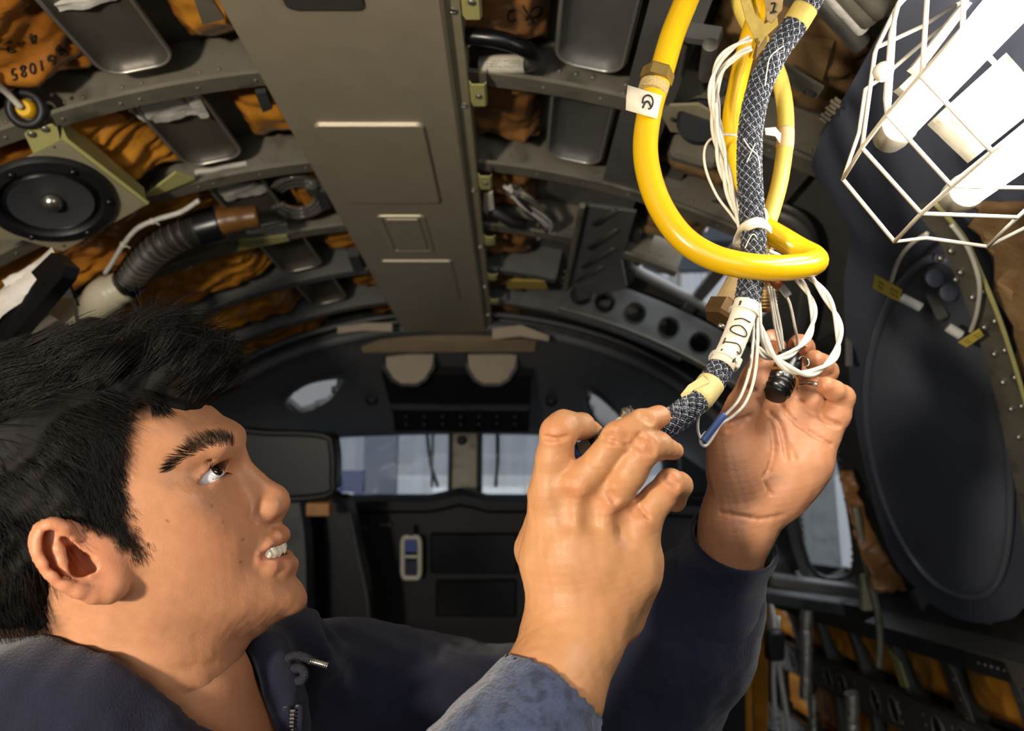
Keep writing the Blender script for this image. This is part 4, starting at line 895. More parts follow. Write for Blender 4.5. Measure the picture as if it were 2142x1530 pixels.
# forelock lying on the temple, stray hairs standing up, wisps at the crown
ex = []
for i in range(260):
    t = random.gauss(0, 1); p0, _ = surf(215+random.uniform(-30, 50), 842+t*7); p1, n1 = surf(300+random.uniform(-12, 12), 846+t*5); p2, n2 = surf(354+random.uniform(-42, 12), 880+t*3.2)
    ex.append(spline([p0+AX_U*.001, p1+n1*.0075, p2+n2*.0045], 3))
for i in range(12): ex.append(spline([S(366+random.uniform(-6, 6), 690, 0), S(364+random.uniform(-5, 5), 668, 0), S(362+random.uniform(-8, 10), 640, 0)], 3))
for i in range(420):                      # light wisps sweeping over the crown
    b0 = random.choice([(30, 880), (75, 860), (120, 850), (175, 800), (215, 790)]); u = random.gauss(0, 9)
    L = random.uniform(.6, 1.1); x0, y0 = b0[0]+u, b0[1]+u*.9+random.uniform(-12, 12)
    ex.append(spline([S(x0, y0, .062), S(x0+60*L, y0-62*L+random.uniform(-4, 4), .058), S(x0+150*L, y0-118*L+random.uniform(-10, 10), .040)], 3))
V3, Q3 = strands(np.array(ex), RNG.uniform(.7, 1.2, len(ex))*.00032, .15)
mesh('hair', np.concatenate([V1, V2, V3]), np.concatenate([Q1, Q2+len(V1), Q3+len(V1)+len(V2)]), HAIR, person, False)

# ================================================================ hoodie
NAVY = mat('navy_fleece', srgb(26, 28, 48), .85, 0, .12, 150, .25, 700, spec=.2, sheen=.25)
NAVYF = mat('worn_navy_cuff', srgb(62, 72, 100), .9, 0, .25, 260, .35, 600, spec=.2, sheen=.35, dark=srgb(44, 50, 74), ds=120, dt=.5)
lo = np.minimum.reduce([U(-350, 1900, .35), U(1700, 1900, .35), U(700, 1250, .6)])-.05; hi = np.maximum.reduce([U(-350, 1900, .6), U(1640, 1100, .72), U(900, 1250, .85)])+.05
K = SDF(lo, hi, .0042)
K.chain([(U(420, 1930, .60), .15), (U(520, 1720, .63), .105), (U(640, 1500, .70), .078)], .05)                # chest and far shoulder
K.chain([(U(640, 1480, .70), .068), (U(760, 1478, .71), .070), (U(900, 1500, .72), .066), (U(1100, 1510, .72), .062), (U(1270, 1520, .71), .066), (U(1350, 1450, .69), .064), (U(1430, 1330, .665), .056), (U(1478, 1252, .648), .049)], .03)
K.chain([(U(300, 1830, .47), .10), (U(60, 1640, .45), .070), (U(-80, 1640, .45), .066)], .03)                 # near shoulder
K.chain([(U(-60, 1500, .46), .030), (U(90, 1478, .455), .028), (U(210, 1510, .455), .026), (U(320, 1590, .46), .026)], .03)   # hood roll behind the neck
K.chain([(S(548, 1372, -.03), .018), (S(560, 1440, -.012), .019), (S(572, 1520, 0), .020), (S(580, 1640, 0), .02)], .02)     # stand collar
K.chain([(U(560, 1390, .60), .030), (U(620, 1380, .63), .040)], .03)
neckc = [(S(300, 1240), .0625), (S(335, 1480), .0645), (S(372, 1690), .070)]
K.chain(neckc, .006, 'sub')
K.chain([(S(535, 1340, .02), .012), (S(540, 1420, .02), .010), (S(545, 1530, .02), .010)], .01, 'sub')
for pts, r in (([(870, 1328, .64), (905, 1400, .635), (960, 1530, .63)], .012), ([(800, 1335, .64), (880, 1450, .625), (930, 1560, .62)], .012), ([(700, 1320, .64), (830, 1420, .615), (880, 1530, .61)], .010),
               ([(610, 1420, .60), (700, 1480, .60), (760, 1560, .6)], .010), ([(1395, 1180, .60), (1400, 1300, .59), (1330, 1420, .585)], .010), ([(1560, 1300, .60), (1480, 1330, .585), (1400, 1440, .585)], .008), ([(980, 1350, .655), (1020, 1450, .65), (1010, 1560, .64)], .012)):
    K.chain([(U(*p), r) for p in pts], .022, 'sub')
K.displace(lambda P: .0022*noise3(P@np.array([[1, .3, 0], [0, 1, .4], [.5, 0, 1]]), 30, 31)+.0010*noise3(P, 90, 32), .03)
KV, KQ = K.mesh()
mesh('hoodie', KV, KQ, NAVY, person, True)
# near sleeve with its worn rib
G = SDF(np.minimum(U(700, 1900, .36), U(1300, 1380, .36))-.04, np.maximum(U(700, 1900, .46), U(1300, 1380, .47))+.05, .0024)
G.chain([(U(1142, 1468, .437), .0345), (U(1120, 1510, .430), .037), (U(1080, 1580, .42), .043), (U(960, 1780, .40), .056)], .004)
G.chain([(U(1125, 1500, .432), .0305), (U(1160, 1425, .446), .0325), (U(1190, 1370, .455), .034)], .003, 'sub')
cp = U(1142, 1468, .437); ca_x = nrm(U(1142, 1468, .437)-U(1080, 1580, .42))
G.ell(cp+ca_x*.066, (.064, .08, .08), np.array([ca_x, nrm(np.cross(ca_x, AX_F)), nrm(np.cross(ca_x, np.cross(ca_x, AX_F)))]), .002, 'sub')
G.displace(lambda P: .0010*noise3(P, 60, 41)+.0005*noise3(P, 220, 42))
SV, SQ = G.mesh(); mesh('sleeve_cuff', SV, SQ, NAVYF, person, True)
# far cuff: a double-walled rib around the wrist
def cuff(cl, rad, n=56):
    P = spline([U(*p) for p in cl], 8); m = len(P); R = np.interp(np.linspace(0, 1, m), np.linspace(0, 1, len(rad)), rad)
    T = np.gradient(P, axis=0); T /= np.linalg.norm(T, axis=1)[:, None]; rows = []
    def ring(i, r, sh=0):
        N = nrm(np.cross(T[i], AX_F)); B = np.cross(T[i], N); q = np.linspace(0, 2*math.pi, n, endpoint=False)
        rr = r*(1+.018*np.sin(q*3+i*.5)+.010*np.sin(q*28)*(1 if sh == 0 else 0)); return P[i]+T[i]*sh+rr[:, None]*(np.outer(np.cos(q), B)+np.outer(np.sin(q), N))
    for i in range(m): rows.append(ring(i, R[i]))
    rows.append(ring(m-1, R[-1]-.0008, .0018)); rows.append(ring(m-1, R[-1]-.0026, .0018))
    for i in range(m-1, m//3, -1): rows.append(ring(i, R[i]-.0040, .0001))
    G_ = np.array(rows); G_ = np.concatenate([G_, G_[:, :1]], 1); b = MB(); b.grid(G_); return b
cuff([(1468, 1270, .652), (1490, 1222, .642), (1514, 1172, .631), (1533, 1132, .620)], [.0500, .0470, .0425, .0385, .0370, .0366]).build('sleeve_cuff', NAVY, person, True)
# drawstring, aglet, zip
dk = mat('drawstring_black', srgb(20, 21, 34), .7, 0, .3, 500, .4, 900)
b = MB(); path = spline([U(606, 1400, .545), U(603, 1378, .545), U(622, 1371, .543), U(645, 1378, .542), U(652, 1384, .542)], 8)
b.tube(path, .0032, 8); b.tube(spline([U(612, 1396, .544), U(604, 1410, .543), U(612, 1424, .541), U(630, 1424, .540), U(638, 1410, .540), U(628, 1398, .541), U(614, 1400, .543)], 6), .0036, 8)
ds = b.build('drawstring', dk, person, True)
b = MB(); b.tube([U(650, 1383, .541), U(660, 1386, .540), U(672, 1389, .539), U(684, 1393, .538)], .0020, 8)
for t in np.linspace(0, 1, 9): b.tube([U(650+34*t, 1383+10*t, .541-.003*t), U(651.6+34*t, 1383.4+10*t, .541-.003*t)], .0024, 8)
b.build('aglet', M['chrome'], ds, True)
zp = thing('zipper', 'brass zip', 'x', S(600, 1500)); del zp['category']; adopt(zp, person)
b = MB()
for i in range(16):
    p = S(612-i*.6, 1488+i*8, .020-.0002*i); b.rbox(p, (.0017, .0008, .0010), T28*0+np.array([AX_R, AX_U, -AX_F]), .0004)
adopt(b.build('zip_teeth', M['chrome'], None), zp)
b = MB(); b.tube(spline([S(600, 1480, .016), S(598, 1540, .014), S(594, 1640, .01)], 5), .0030, 6); b.tube(spline([S(626, 1478, .016), S(624, 1540, .014), S(618, 1640, .01)], 5), .0030, 6)
adopt(b.build('zip_tape', NAVY, None, True), zp)
# ---- nails and ring
nm = mat('nail', srgb(226, 170, 136), .22, 0, .06, 80, coat=.4)
def nail(c, n, along, w_, l_, name='fingernail'):
    n = nrm(n); a = nrm(np.asarray(along)-n*(np.asarray(along)@n)); s = np.cross(n, a); g = []
    for u in np.linspace(-1, 1, 9):
        for v in np.linspace(-1, 1, 7):
            e = abs(u)**3+abs(v)**3; g.append(np.asarray(c)+a*u*l_+s*v*w_+n*(-.0022*v*v*.8-.0012*u*u-.0006*max(0, e-1)))
    b = MB(); b.grid(np.array(g).reshape(9, 7, 3), -n*.0008); return b.build(name, nm, person, True)
nail(U(1384, 866, .4515), nrm(-AX_F*.75+AX_U*.55+AX_R*.35), U(1384, 866, .458)-U(1345, 887, .450), .0050, .0052)
nail(U(1613, 700, .6385), nrm(-AX_F*.8+AX_U*.55), AX_U*-.5-AX_F*.6, .0045, .005)
nail(U(1674, 712, .6290), nrm(-AX_F*.55+AX_U*.85), -AX_F, .0052, .0055)
nail(U(1733, 797, .5885), nrm(-AX_F*.5+AX_U*.75-AX_R*.1), U(1728, 806, .592)-U(1762, 832, .604), .0038, .0046)
rc = U(1700, 818, .6200); rx = nrm(U(1727, 777, .634)-U(1690, 890, .613)); b = MB()
b.lathe([(.0112, -.0022), (.0119, -.0020), (.0122, 0), (.0119, .0020), (.0112, .0022), (.0108, 0), (.0112, -.0022)], rc, rx, 32, None, False)
tag(b.build('finger_ring', mat('ring_metal', srgb(205, 190, 170), .15, .95, .05, 60), None, True), 'polished metal ring on the finger of the raised far hand', 'ring')

# below the frame: lower torso, and legs kneeling on the cabin floor
tc_ = U(420, 1930, .60); hx, hy = tc_[0]-.06, tc_[1]+.02
D = SDF(np.array([hx-.62, hy-.34, .0]), np.array([hx+.34, hy+.34, tc_[2]+.1]), .011)
D.chain([(tc_, .15), (np.array([hx, hy, .80]), .15), (np.array([hx, hy, .58]), .15)], .05); LVv, LQq = D.mesh(); mesh('hoodie_hem', LVv, LQq, NAVY, person, True)
D = SDF(np.array([hx-.66, hy-.34, -.01]), np.array([hx+.34, hy+.34, .75]), .011)
for sg in (-1, 1): D.chain([(np.array([hx, hy+sg*.07, .56]), .115), (np.array([hx+.10, hy+sg*.11, .10]), .075), (np.array([hx-.34, hy+sg*.11, .075]), .055)], .03); D.cap(np.array([hx-.34, hy+sg*.11, .06]), np.array([hx-.46, hy+sg*.12, .045]), .042, .040, .02)
LVv, LQq = D.mesh(); mesh('trousers', LVv, LQq, mat('dark_denim', srgb(30, 34, 46), .9, 0, .2, 200, .2, 500), person, True)
# ================================================================ caged work light
UP = lambda pts: [U(*p) for p in pts]
LK = .86                                   # the lamp hangs clear of the liner
def LU(x, y, d): return U(x, y, d*LK)
def UPL(pts): return [LU(*p) for p in pts]
WIRE = mat('cage_wire', srgb(212, 204, 188), .42, .1, .08, 60)
lp = thing('work_light', 'caged fluorescent work light with bright white tubes hanging at the upper right', 'lamp', LU(2010, 240, .62))

hoops = [[(1990, 40, .74), (1929, 91, .71), (1852, 157, .70), (1810, 187, .698), (1797, 278, .70), (1763, 375, .70), (1871, 506, .70), (1937, 498, .70), (2065, 516, .70), (2150, 474, .70), (2200, 380, .71), (2230, 200, .73), (2160, -5, .75), (2060, -25, .75), (1990, 40, .74)],
         [(1999, 11, .70), (1929, 55, .67), (1834, 99, .645), (1830, 112, .645), (1803, 309, .66), (1927, 447, .66), (2129, 455, .66), (2185, 400, .66), (2240, 250, .68), (2180, 0, .70), (2080, -30, .71), (1999, 11, .70)],
         [(1905, -15, .60), (1889, 0, .61), (1874, 18, .62), (1834, 99, .645)],
         [(1890, -12, .57), (1878, 11, .575), (1863, 73, .59), (1852, 205, .615), (1855, 240, .62), (1991, 390, .62), (2160, 394, .62), (2240, 300, .62), (2260, 120, .61), (2180, -60, .58), (2000, -90, .56), (1890, -12, .57)],
         [(1872, 20, .592), (1866, 120, .605), (1858, 236, .619)],
         [(1940, -12, .55), (1929, 150, .572), (1926, 159, .575), (2076, 318, .575), (2160, 323, .575), (2260, 240, .575), (2280, 40, .56), (2180, -120, .54), (2020, -140, .53), (1940, -12, .55)],
         [(2016, -12, .515), (2013, 58, .53), (2160, 218, .53), (2280, 120, .53), (2280, -60, .51), (2160, -160, .5), (2050, -120, .5), (2016, -12, .515)]]
for h in hoops: b = MB(); b.tube(spline(UPL(h), 3) if False else UPL(h), .0016, 8); b.build('hoop_wire', WIRE, lp, True)
for h in ([(1763, 375, .70), (1803, 309, .66), (1855, 240, .62), (1926, 159, .575), (2013, 60, .53), (2075, -10, .50)], [(1871, 506, .70), (1927, 447, .66), (1991, 390, .62), (2076, 318, .575), (2165, 255, .53)], [(2065, 516, .70), (2129, 455, .66), (2190, 400, .62)]):
    b = MB(); b.tube(UPL(h), .0016, 8); b.build('long_wire', WIRE, lp, True)
b = MB(); b.lathe([(.003, -.006), (.0062, -.003), (.0066, .002), (.003, .006)], LU(1847, 150, .604), AX_F, 12); b.build('wire_clip', M['white'], lp, True)
TUBE = mat('lit_tube', (1, 1, 1), .3, 0, .02, 10, emit=(1.0, .95, .87, LAMP_TUBE))
HOLD = mat('lamp_holder', srgb(140, 132, 114), .5, .1, .15, 40, .1, 90, dark=srgb(96, 88, 72), ds=40, dt=.58)
CAPM = mat('tube_base', srgb(150, 144, 130), .4, .5, .15, 50)
for (a, c_, n_) in (((1882, 263, .672), (2310, -210, .400), 1), ((2024, 398, .668), (2420, 104, .420), 2)):
    A, B = LU(*a), LU(*c_); d_ = nrm(B-A); L = np.linalg.norm(B-A)
    b = MB(); b.lathe([(.006, -.004), (.0110, 0), (.0124, .008), (.0124, L)], A, d_, 28); b.build('tube', TUBE, lp, True)
    b = MB(); b.lathe([(.009, -.022), (.0125, -.020), (.0136, -.012), (.0136, .002), (.0128, .003)], A-d_*.002, d_, 20); b.build('tube_base', CAPM, lp, 40)
P = [LU(1951, 249, .690), LU(2036, 330, .690), LU(2190, 205, .56), LU(2105, 110, .56)]; n_ = nrm(np.cross(P[1]-P[0], P[3]-P[0])); n_ = n_ if n_@AX_F > 0 else -n_
b = MB(); b.prism(P, n_*.006); b.build('spine_plate', HOLD, lp)
b = MB(); b.lathe([(.0070, .001), (.0070, -.001), (.0055, -.0022), (.001, -.0026)], LU(2041, 240, .640)-n_*.001, n_, 20); b.build('rivet_button', CAPM, lp, True)
b = MB(); b.prism([LU(1881, 182, .70), LU(1925, 140, .69), LU(1940, 152, .69), LU(1896, 194, .70)], AX_F*.01); b.build('bracket', HOLD, lp)
b = MB(); b.prism([LU(1908, 140, .67), LU(2020, 0, .60), LU(2034, 6, .60), LU(1925, 152, .67)], AX_F*.008); b.build('side_strip', HOLD, lp)
# lead of the lamp going up to the roof
A, B = LU(2365, -53, .41), LU(2420, -110, .36); d_ = nrm(B-A); b = MB(); b.lathe([(.022, -.010), (.030, -.008), (.032, 0), (.032, .020), (.022, .028), (.013, .032), (.012, .075), (.006, .077)], A, d_, 28); b.build('handle', M['black'], lp, 40)
b = MB(); b.tube(spline([A+d_*.075, A+d_*.10+AX_U*.03, A+AX_U*.12+AX_F*.10, A+AX_U*.20+AX_F*.25], 6), .005, 8); b.build('lead', M['black'], lp, True)

# ================================================================ hoses and wiring loom
YEL = mat('yellow_hose', srgb(226, 178, 16), .28, 0, .05, 12, coat=.3); PALE = mat('aged_hose', srgb(226, 202, 96), .4, 0, .1, 25); WWIRE = mat('white_wire', srgb(226, 218, 200), .45, 0, .08, 200, .1, 600)
TAPE = mat('beige_tape', srgb(214, 192, 126), .6, 0, .08, 120, .08, 500); LABEL = mat('label_white', srgb(232, 220, 196), .6, 0, .05, 60); OLDTAPE = mat('ochre_tape', srgb(190, 165, 84), .65, 0, .15, 120, .1, 300); KRAFT = mat('kraft', srgb(176, 150, 104), .65, 0, .12, 60, .1, 200)
def hose(pts, r, m, name, label, cat='hose', n=16, sp=8, group=None):
    b = MB(); b.tube(spline(UP(pts), sp), r, n); t = thing(name, label, cat, U(*pts[len(pts)//2]), group); b.build('tube', m, t, True); return t
ya = hose([(1560, -330, .62), (1515, -190, .61), (1470, -90, .60), (1440, -10, .592), (1408, 70, .585), (1384, 150, .58), (1362, 220, .575), (1350, 300, .57), (1358, 370, .565), (1385, 440, .56), (1430, 500, .553), (1490, 538, .548), (1560, 556, .545), (1630, 561, .547), (1680, 557, .556), (1705, 548, .570), (1700, 537, .582), (1672, 522, .592), (1635, 500, .598), (1608, 484, .602), (1585, 468, .606)], .0094, YEL, 'yellow_hose', 'thick yellow hose making a wide loop, with brass nut and paper tag')
b = MB(); ax = nrm(U(1384, 150, .58)-U(1362, 220, .575)); c_ = U(1371, 172, .578)
b.lathe([(.0098, -.004), (.0126, -.0035), (.0126, .0050), (.0120, .0062), (.0098, .0064)], c_+ax*.004, ax, 6); b.build('hex_nut', M['brass'], ya, 20)
b = MB(); b.lathe([(.0098, -.012), (.0112, -.0115), (.0112, -.004), (.0098, -.0035)], c_+ax*.002, ax, 24); b.build('knurled_collar', mat('knurl_sand', srgb(206, 178, 118), .6, .1, .2, 500, .5, 900), ya, 40)
def flagsheet(pts, th, m, name, par):
    b = MB(); b.prism([U(*p) for p in pts], AX_F*th); return b.build(name, m, par)
tagp = [(1313, 178, .566), (1340, 186, .563), (1366, 194, .564), (1385, 200, .568), (1381, 238, .568), (1376, 250, .568), (1350, 243, .562), (1330, 236, .561), (1310, 228, .566)]
g_ = []
for i in range(9):
    u = i/8; x0 = 1313+73*u; y0 = 178+22*u; x1 = 1309+66*u; y1 = 230+19*u; dd = .5655-.007*math.sin(u*math.pi*.9)
    g_.append([U(x0, y0, dd), U((x0+x1)/2-1, (y0+y1)/2, dd-.0005), U(x1, y1, dd)])
b = MB(); b.grid(np.array(g_), AX_F*.0006); tg = b.build('paper_tag', LABEL, ya, True)
def ink(par, polys, r=.0007, name='ink_mark', m=None):
    b = MB()
    for p in polys: b.tube(spline(UP(p), 4), r, 5)
    return b.build(name, m or M['ink'], par, True)
dz = .5575
ink(tg, [[(1344, 216, dz), (1346, 205, dz), (1354, 199, dz), (1363, 203, dz), (1366, 214, dz), (1362, 225, dz), (1356, 228, dz)], [(1362, 225, dz), (1356, 213, dz), (1350, 214, dz), (1344, 226, dz)]])
hose([(1668, -330, .62), (1640, -180, .612), (1615, -80, .61), (1594, -5, .612), (1575, 55, .615), (1556, 120, .618), (1540, 190, .622), (1530, 250, .624), (1534, 320, .624), (1548, 400, .620), (1562, 470, .615), (1575, 540, .612), (1580, 600, .612)], .0076, YEL, 'yellow_hose', 'straighter thin yellow hose passing behind the white twisted wires')
ph = hose([(1530, -300, .66), (1528, -120, .652), (1540, -20, .645), (1560, 40, .64), (1598, 95, .636), (1626, 150, .632), (1641, 215, .628), (1643, 290, .622), (1633, 370, .616), (1618, 430, .612), (1600, 488, .608), (1590, 540, .605)], .0066, PALE, 'pale_hose', 'pale aged yellow hose right of the black braided loom')
b = MB(); b.tube(spline(UP([(1643, 270, .6228), (1643, 290, .6215), (1641, 312, .6203)]), 4), .0070, 14); b.build('tape_wrap', mat('flesh_tape', srgb(222, 190, 138), .6, 0, .08, 80), ph, True)
flagsheet([(1632, 300, .613), (1622, 285, .611), (1602, 282, .611), (1600, 268, .611), (1622, 266, .611), (1634, 280, .613)], .0006, LABEL, 'tape_flag', ph)
# braided loom
BR = [(1800, -330, .575), (1765, -170, .565), (1722, -60, .560), (1698, -8, .562), (1664, 50, .565), (1622, 112, .568), (1588, 185, .570), (1571, 260, .570), (1567, 340, .568), (1571, 420, .564), (1576, 500, .560), (1572, 575, .556), (1560, 640, .550), (1536, 710, .541), (1508, 768, .530), (1474, 820, .518), (1432, 862, .505), (1395, 886, .496), (1355, 900, .490), (1320, 908, .487)]
bl = thing('braided_loom', 'black and white braided cable loom curving down to the near hand', 'cable', U(1567, 340, .568))
path = spline(UP(BR), 14); RB = .0084
b = MB(); b.tube(path, RB*.94, 16); b.build('core', M['black'], bl, True)
T_ = np.gradient(path, axis=0); seg = np.linalg.norm(T_, axis=1); T_ /= seg[:, None]; arc = np.concatenate([[0], np.cumsum(np.linalg.norm(np.diff(path, axis=0), axis=1))])
Nn = []; n0 = nrm(np.cross(T_[0], AX_R))
for t in T_: n0 = nrm(n0-t*(n0@t)); Nn.append(n0)
Nn = np.array(Nn); Bn = np.cross(T_, Nn); Larc = arc[-1]; NS = 28; pitch = .060; m_ = int(Larc/.0008); sa = np.linspace(0, Larc, m_)
def at(A_): return np.stack([np.interp(sa, arc, A_[:, k]) for k in range(3)], 1)
pp, nn_, bb = at(path), at(Nn), at(Bn); paths = {0: [], 1: []}
for sgn in (1, -1):
    for k in range(NS):
        ang = sgn*2*math.pi*sa/pitch+2*math.pi*k/NS; wv = np.sin(2*math.pi*sa/.0044+k*math.pi*.5+(0 if sgn > 0 else math.pi)); rr = RB+.0006*wv
        paths[1 if (k % 3 == 0) else 0].append(pp+rr[:, None]*(nn_*np.cos(ang)[:, None]+bb*np.sin(ang)[:, None]))
V, Q = strands(np.array(paths[0]), np.full(len(paths[0]), .00056), 1.0); mesh('dark_braid', V, Q, mat('braid_dark', srgb(50, 54, 64), .5, 0, .2, 400), bl, True)
V, Q = strands(np.array(paths[1]), np.full(len(paths[1]), .00054), 1.0); mesh('pale_braid', V, Q, mat('braid_pale', srgb(150, 152, 158), .45, 0, .15, 400), bl, True)
# tape bands, label, ties on the loom
def band(i0, i1, r, m, name, par, n=24):
    q = [path[int(x)] for x in np.linspace(i0, i1, 7)]; b = MB(); b.tube(q, r, n); return b.build(name, m, par, True)
def idx(px, py): q = PROJ(path); return int(np.argmin(np.hypot(q[:, 0]-px, q[:, 1]-py)))
band(idx(1695, 20), idx(1668, 52), RB+.0012, OLDTAPE, 'tape_band', bl)
band(idx(1487, 800), idx(1455, 840), RB+.0012, TAPE, 'tape_band', bl)
flagsheet([(1470, 787, .512), (1440, 806, .508), (1424, 826, .505), (1428, 838, .505), (1452, 815, .507), (1486, 800, .510)], .0008, TAPE, 'tape_flag', bl)
flagsheet([(1462, 862, .508), (1480, 842, .512), (1468, 838, .511), (1440, 868, .503)], .0008, TAPE, 'tape_flag', bl)
i0, i1 = idx(1562, 634), idx(1506, 770); g_ = []
for k, x in enumerate(np.linspace(i0, i1, 14)):
    c_ = path[int(x)]; t = T_[int(x)]; f = nrm(-AX_F-t*(-AX_F@t)); s = np.cross(t, f); s = s if s@AX_R > 0 else -s
    g_.append([c_+(RB+.0014)*(f*math.cos(a)+s*math.sin(a)) for a in np.linspace(-1.35, .85, 11)])
b = MB(); b.grid(np.array(g_), AX_F*.0006); lb = b.build('marker_sleeve', LABEL, bl, True)
def onlabel(u, v):
    x = i0+(i1-i0)*u; c_ = path[int(x)]; t = T_[int(x)]; f = nrm(-AX_F-t*(-AX_F@t)); s = np.cross(t, f); s = s if s@AX_R > 0 else -s; a = -1.35+2.2*v
    return c_+(RB+.0022)*(f*math.cos(a)+s*math.sin(a))
b = MB()
for st in ([(.76, .22), (.64, .22)], [(.70, .22), (.69, .60), (.72, .80), (.77, .82), (.79, .70)], [(.55, .50), (.52, .28), (.46, .30), (.43, .52), (.45, .74), (.51, .78), (.55, .50)], [(.34, .28), (.33, .50), (.33, .78)]):
    if len(st) > 1: b.tube(spline([onlabel(*q) for q in st], 5), .00048, 5)
b.build('marker_letters', M['ink'], lb, True)
b = MB()
for (u, v) in ((.08, .30), (.12, .30), (.10, .74), (.14, .74), (.86, .28), (.90, .28), (.88, .74), (.92, .74)): b.tube([onlabel(u, v), onlabel(u+.025, v)], .0007, 5)
b.build('slot_marks', M['ink'], lb, True)
CTIE = mat('nylon_tie', srgb(220, 212, 194), .35, 0, .05, 60)
def ring_tie(px, py, r, wd, name='cable_tie', par=bl):
    i = idx(px, py); b = MB(); b.lathe([(r, -wd), (r+.0010, -wd), (r+.0010, wd), (r, wd)], path[i], T_[i], 24); return b.build(name, CTIE, par, 40)
ring_tie(1513, 757, RB+.0016, .0012); b = MB(); b.rbox(U(1537, 757, .528), (.0042, .0036, .003), np.array([nrm(AX_R*.9-AX_U*.4), nrm(AX_U*.9+AX_R*.4), AX_F]), .001); b.build('tie_head', CTIE, bl)
ring_tie(1556, 655, RB+.0014, .0008)
t = thing('cable_tie', 'translucent white nylon strap holding loom, wires and pale hose together', 'cable tie', U(1577, 475, .55))
b = MB(); q = [U(*p) for p in ((1540, 520, .585), (1546, 492, .568), (1560, 475, .552), (1582, 466, .549), (1600, 470, .556), (1612, 481, .585))]; b.tube(spline(q, 6), .0040, 8, True, .25, -AX_F); b.build('strap', CTIE, t, True)
b = MB(); b.tube(spline([U(*p) for p in ((1600, 470, .556), (1604, 455, .556), (1600, 440, .558), (1594, 436, .560))], 5), .0013, 6); b.build('tail', CTIE, t, True)
flagsheet([(1548, 480, .570), (1534, 512, .575), (1530, 540, .580), (1536, 545, .58), (1544, 528, .578), (1556, 536, .575), (1560, 505, .57)], .0008, mat('kraft_scrap', srgb(170, 158, 138), .6, 0, .1, 80), 'torn_tape', t)
# white lacing thread stitched over the braid
for (pts) in ([(1640, 95, .556), (1612, 118, .558), (1604, 150, .559), (1600, 180, .560)], [(1555, 290, .560), (1568, 310, .558), (1586, 330, .560), (1590, 380, .560), (1592, 440, .557)], [(1562, 340, .559), (1580, 300, .559)], [(1558, 520, .552), (1575, 490, .550), (1590, 510, .553)], [(1395, 872, .486), (1420, 878, .492), (1445, 868, .498)], [(1530, 760, .525), (1522, 790, .522), (1500, 830, .516), (1488, 850, .513)]):
    b = MB(); b.tube(spline(UP(pts), 5), .0005, 5); b.build('lacing_thread', WWIRE, bl, True)

# kraft tag "1" and tape at the top
t = thing('kraft_tag', 'tan paper tag marked 1 at the top beside the braided loom', 'tag', U(1612, 25, .60)); flagsheet([(1585, -20, .60), (1640, -12, .598), (1636, 20, .596), (1614, 48, .594), (1604, 40, .594), (1600, 0, .596)], .001, KRAFT, 'tag_sheet', t)
ink(t, [[(1613, 8, .5935), (1621, 7, .5935), (1618, 18, .593), (1617, 26, .5925)], [(1611, 27, .5925), (1623, 24, .5925)]], .0008)
flagsheet([(1544, -20, .603), (1566, -16, .600), (1580, 30, .598), (1600, 50, .596), (1626, 34, .596), (1628, 52, .594), (1600, 78, .594), (1586, 100, .596), (1578, 80, .598), (1560, 40, .601)], .001, OLDTAPE, 'tape_wrap', t)
b = MB(); b.prism([U(1586, 80, .606), U(1604, 70, .604), U(1604, 90, .604), U(1582, 122, .606), U(1576, 118, .608)], AX_F*.003); b.build('bracket', KRAFT, t)
# white wires
def wire(pts, r, label, name='white_wire', group='white wires of the loom', m=WWIRE, tw=None, sp=8):
    t = thing(name, label, 'wire', U(*pts[len(pts)//2]), group); P = spline(UP(pts), sp)
    if tw is None: b = MB(); b.tube(P, r, 8); b.build('conductor', m, t, True)
    else:
        T = np.gradient(P, axis=0); T /= np.linalg.norm(T, axis=1)[:, None]; ar = np.concatenate([[0], np.cumsum(np.linalg.norm(np.diff(P, axis=0), axis=1))]); n = nrm(np.cross(T[0], AX_F)); N_ = []
        for q in T: n = nrm(n-q*(n@q)); N_.append(n)
        N_ = np.array(N_); B_ = np.cross(T, N_)
        for k in range(tw): a = 2*math.pi*ar/.055+2*math.pi*k/tw; b = MB(); b.tube(P+r*.9*(N_*np.cos(a)[:, None]+B_*np.sin(a)[:, None]), r*.95, 8); b.build('conductor', m, t, True)
    return t
wire([(1570, 80, .585), (1535, 98, .583), (1506, 125, .582), (1491, 165, .582), (1488, 200, .582), (1492, 250, .582), (1500, 310, .580), (1516, 380, .575), (1538, 440, .570), (1552, 480, .566)], .0016, 'outer twisted white wires arching left of the braided loom', tw=2)
wire([(1570, 100, .590), (1540, 118, .588), (1512, 145, .588), (1500, 180, .588), (1500, 230, .588), (1508, 290, .586), (1522, 360, .580), (1540, 425, .573), (1556, 478, .567)], .0015, 'inner twisted white wires next to the braided loom', tw=3)
wire([(1494, 215, .578), (1500, 260, .577), (1515, 320, .575), (1530, 390, .572), (1546, 450, .567)], .0014, 'straight white wires inside the twisted bundle', tw=2)
wire([(1560, 288, .59), (1545, 284, .592), (1512, 282, .592), (1484, 294, .588), (1473, 320, .586), (1478, 360, .582), (1500, 410, .577), (1530, 450, .571), (1548, 476, .567)], .0011, 'single thin white wire bowed out left of the bundle')
wire([(1606, 530, .59), (1650, 548, .592), (1690, 575, .590), (1728, 620, .585), (1753, 675, .578), (1752, 730, .572), (1728, 765, .566), (1690, 782, .560), (1650, 772, .556), (1615, 742, .553), (1595, 700, .552), (1584, 650, .552), (1580, 600, .555)], .0018, 'largest loop of white twisted pair below the yellow hose', tw=2)
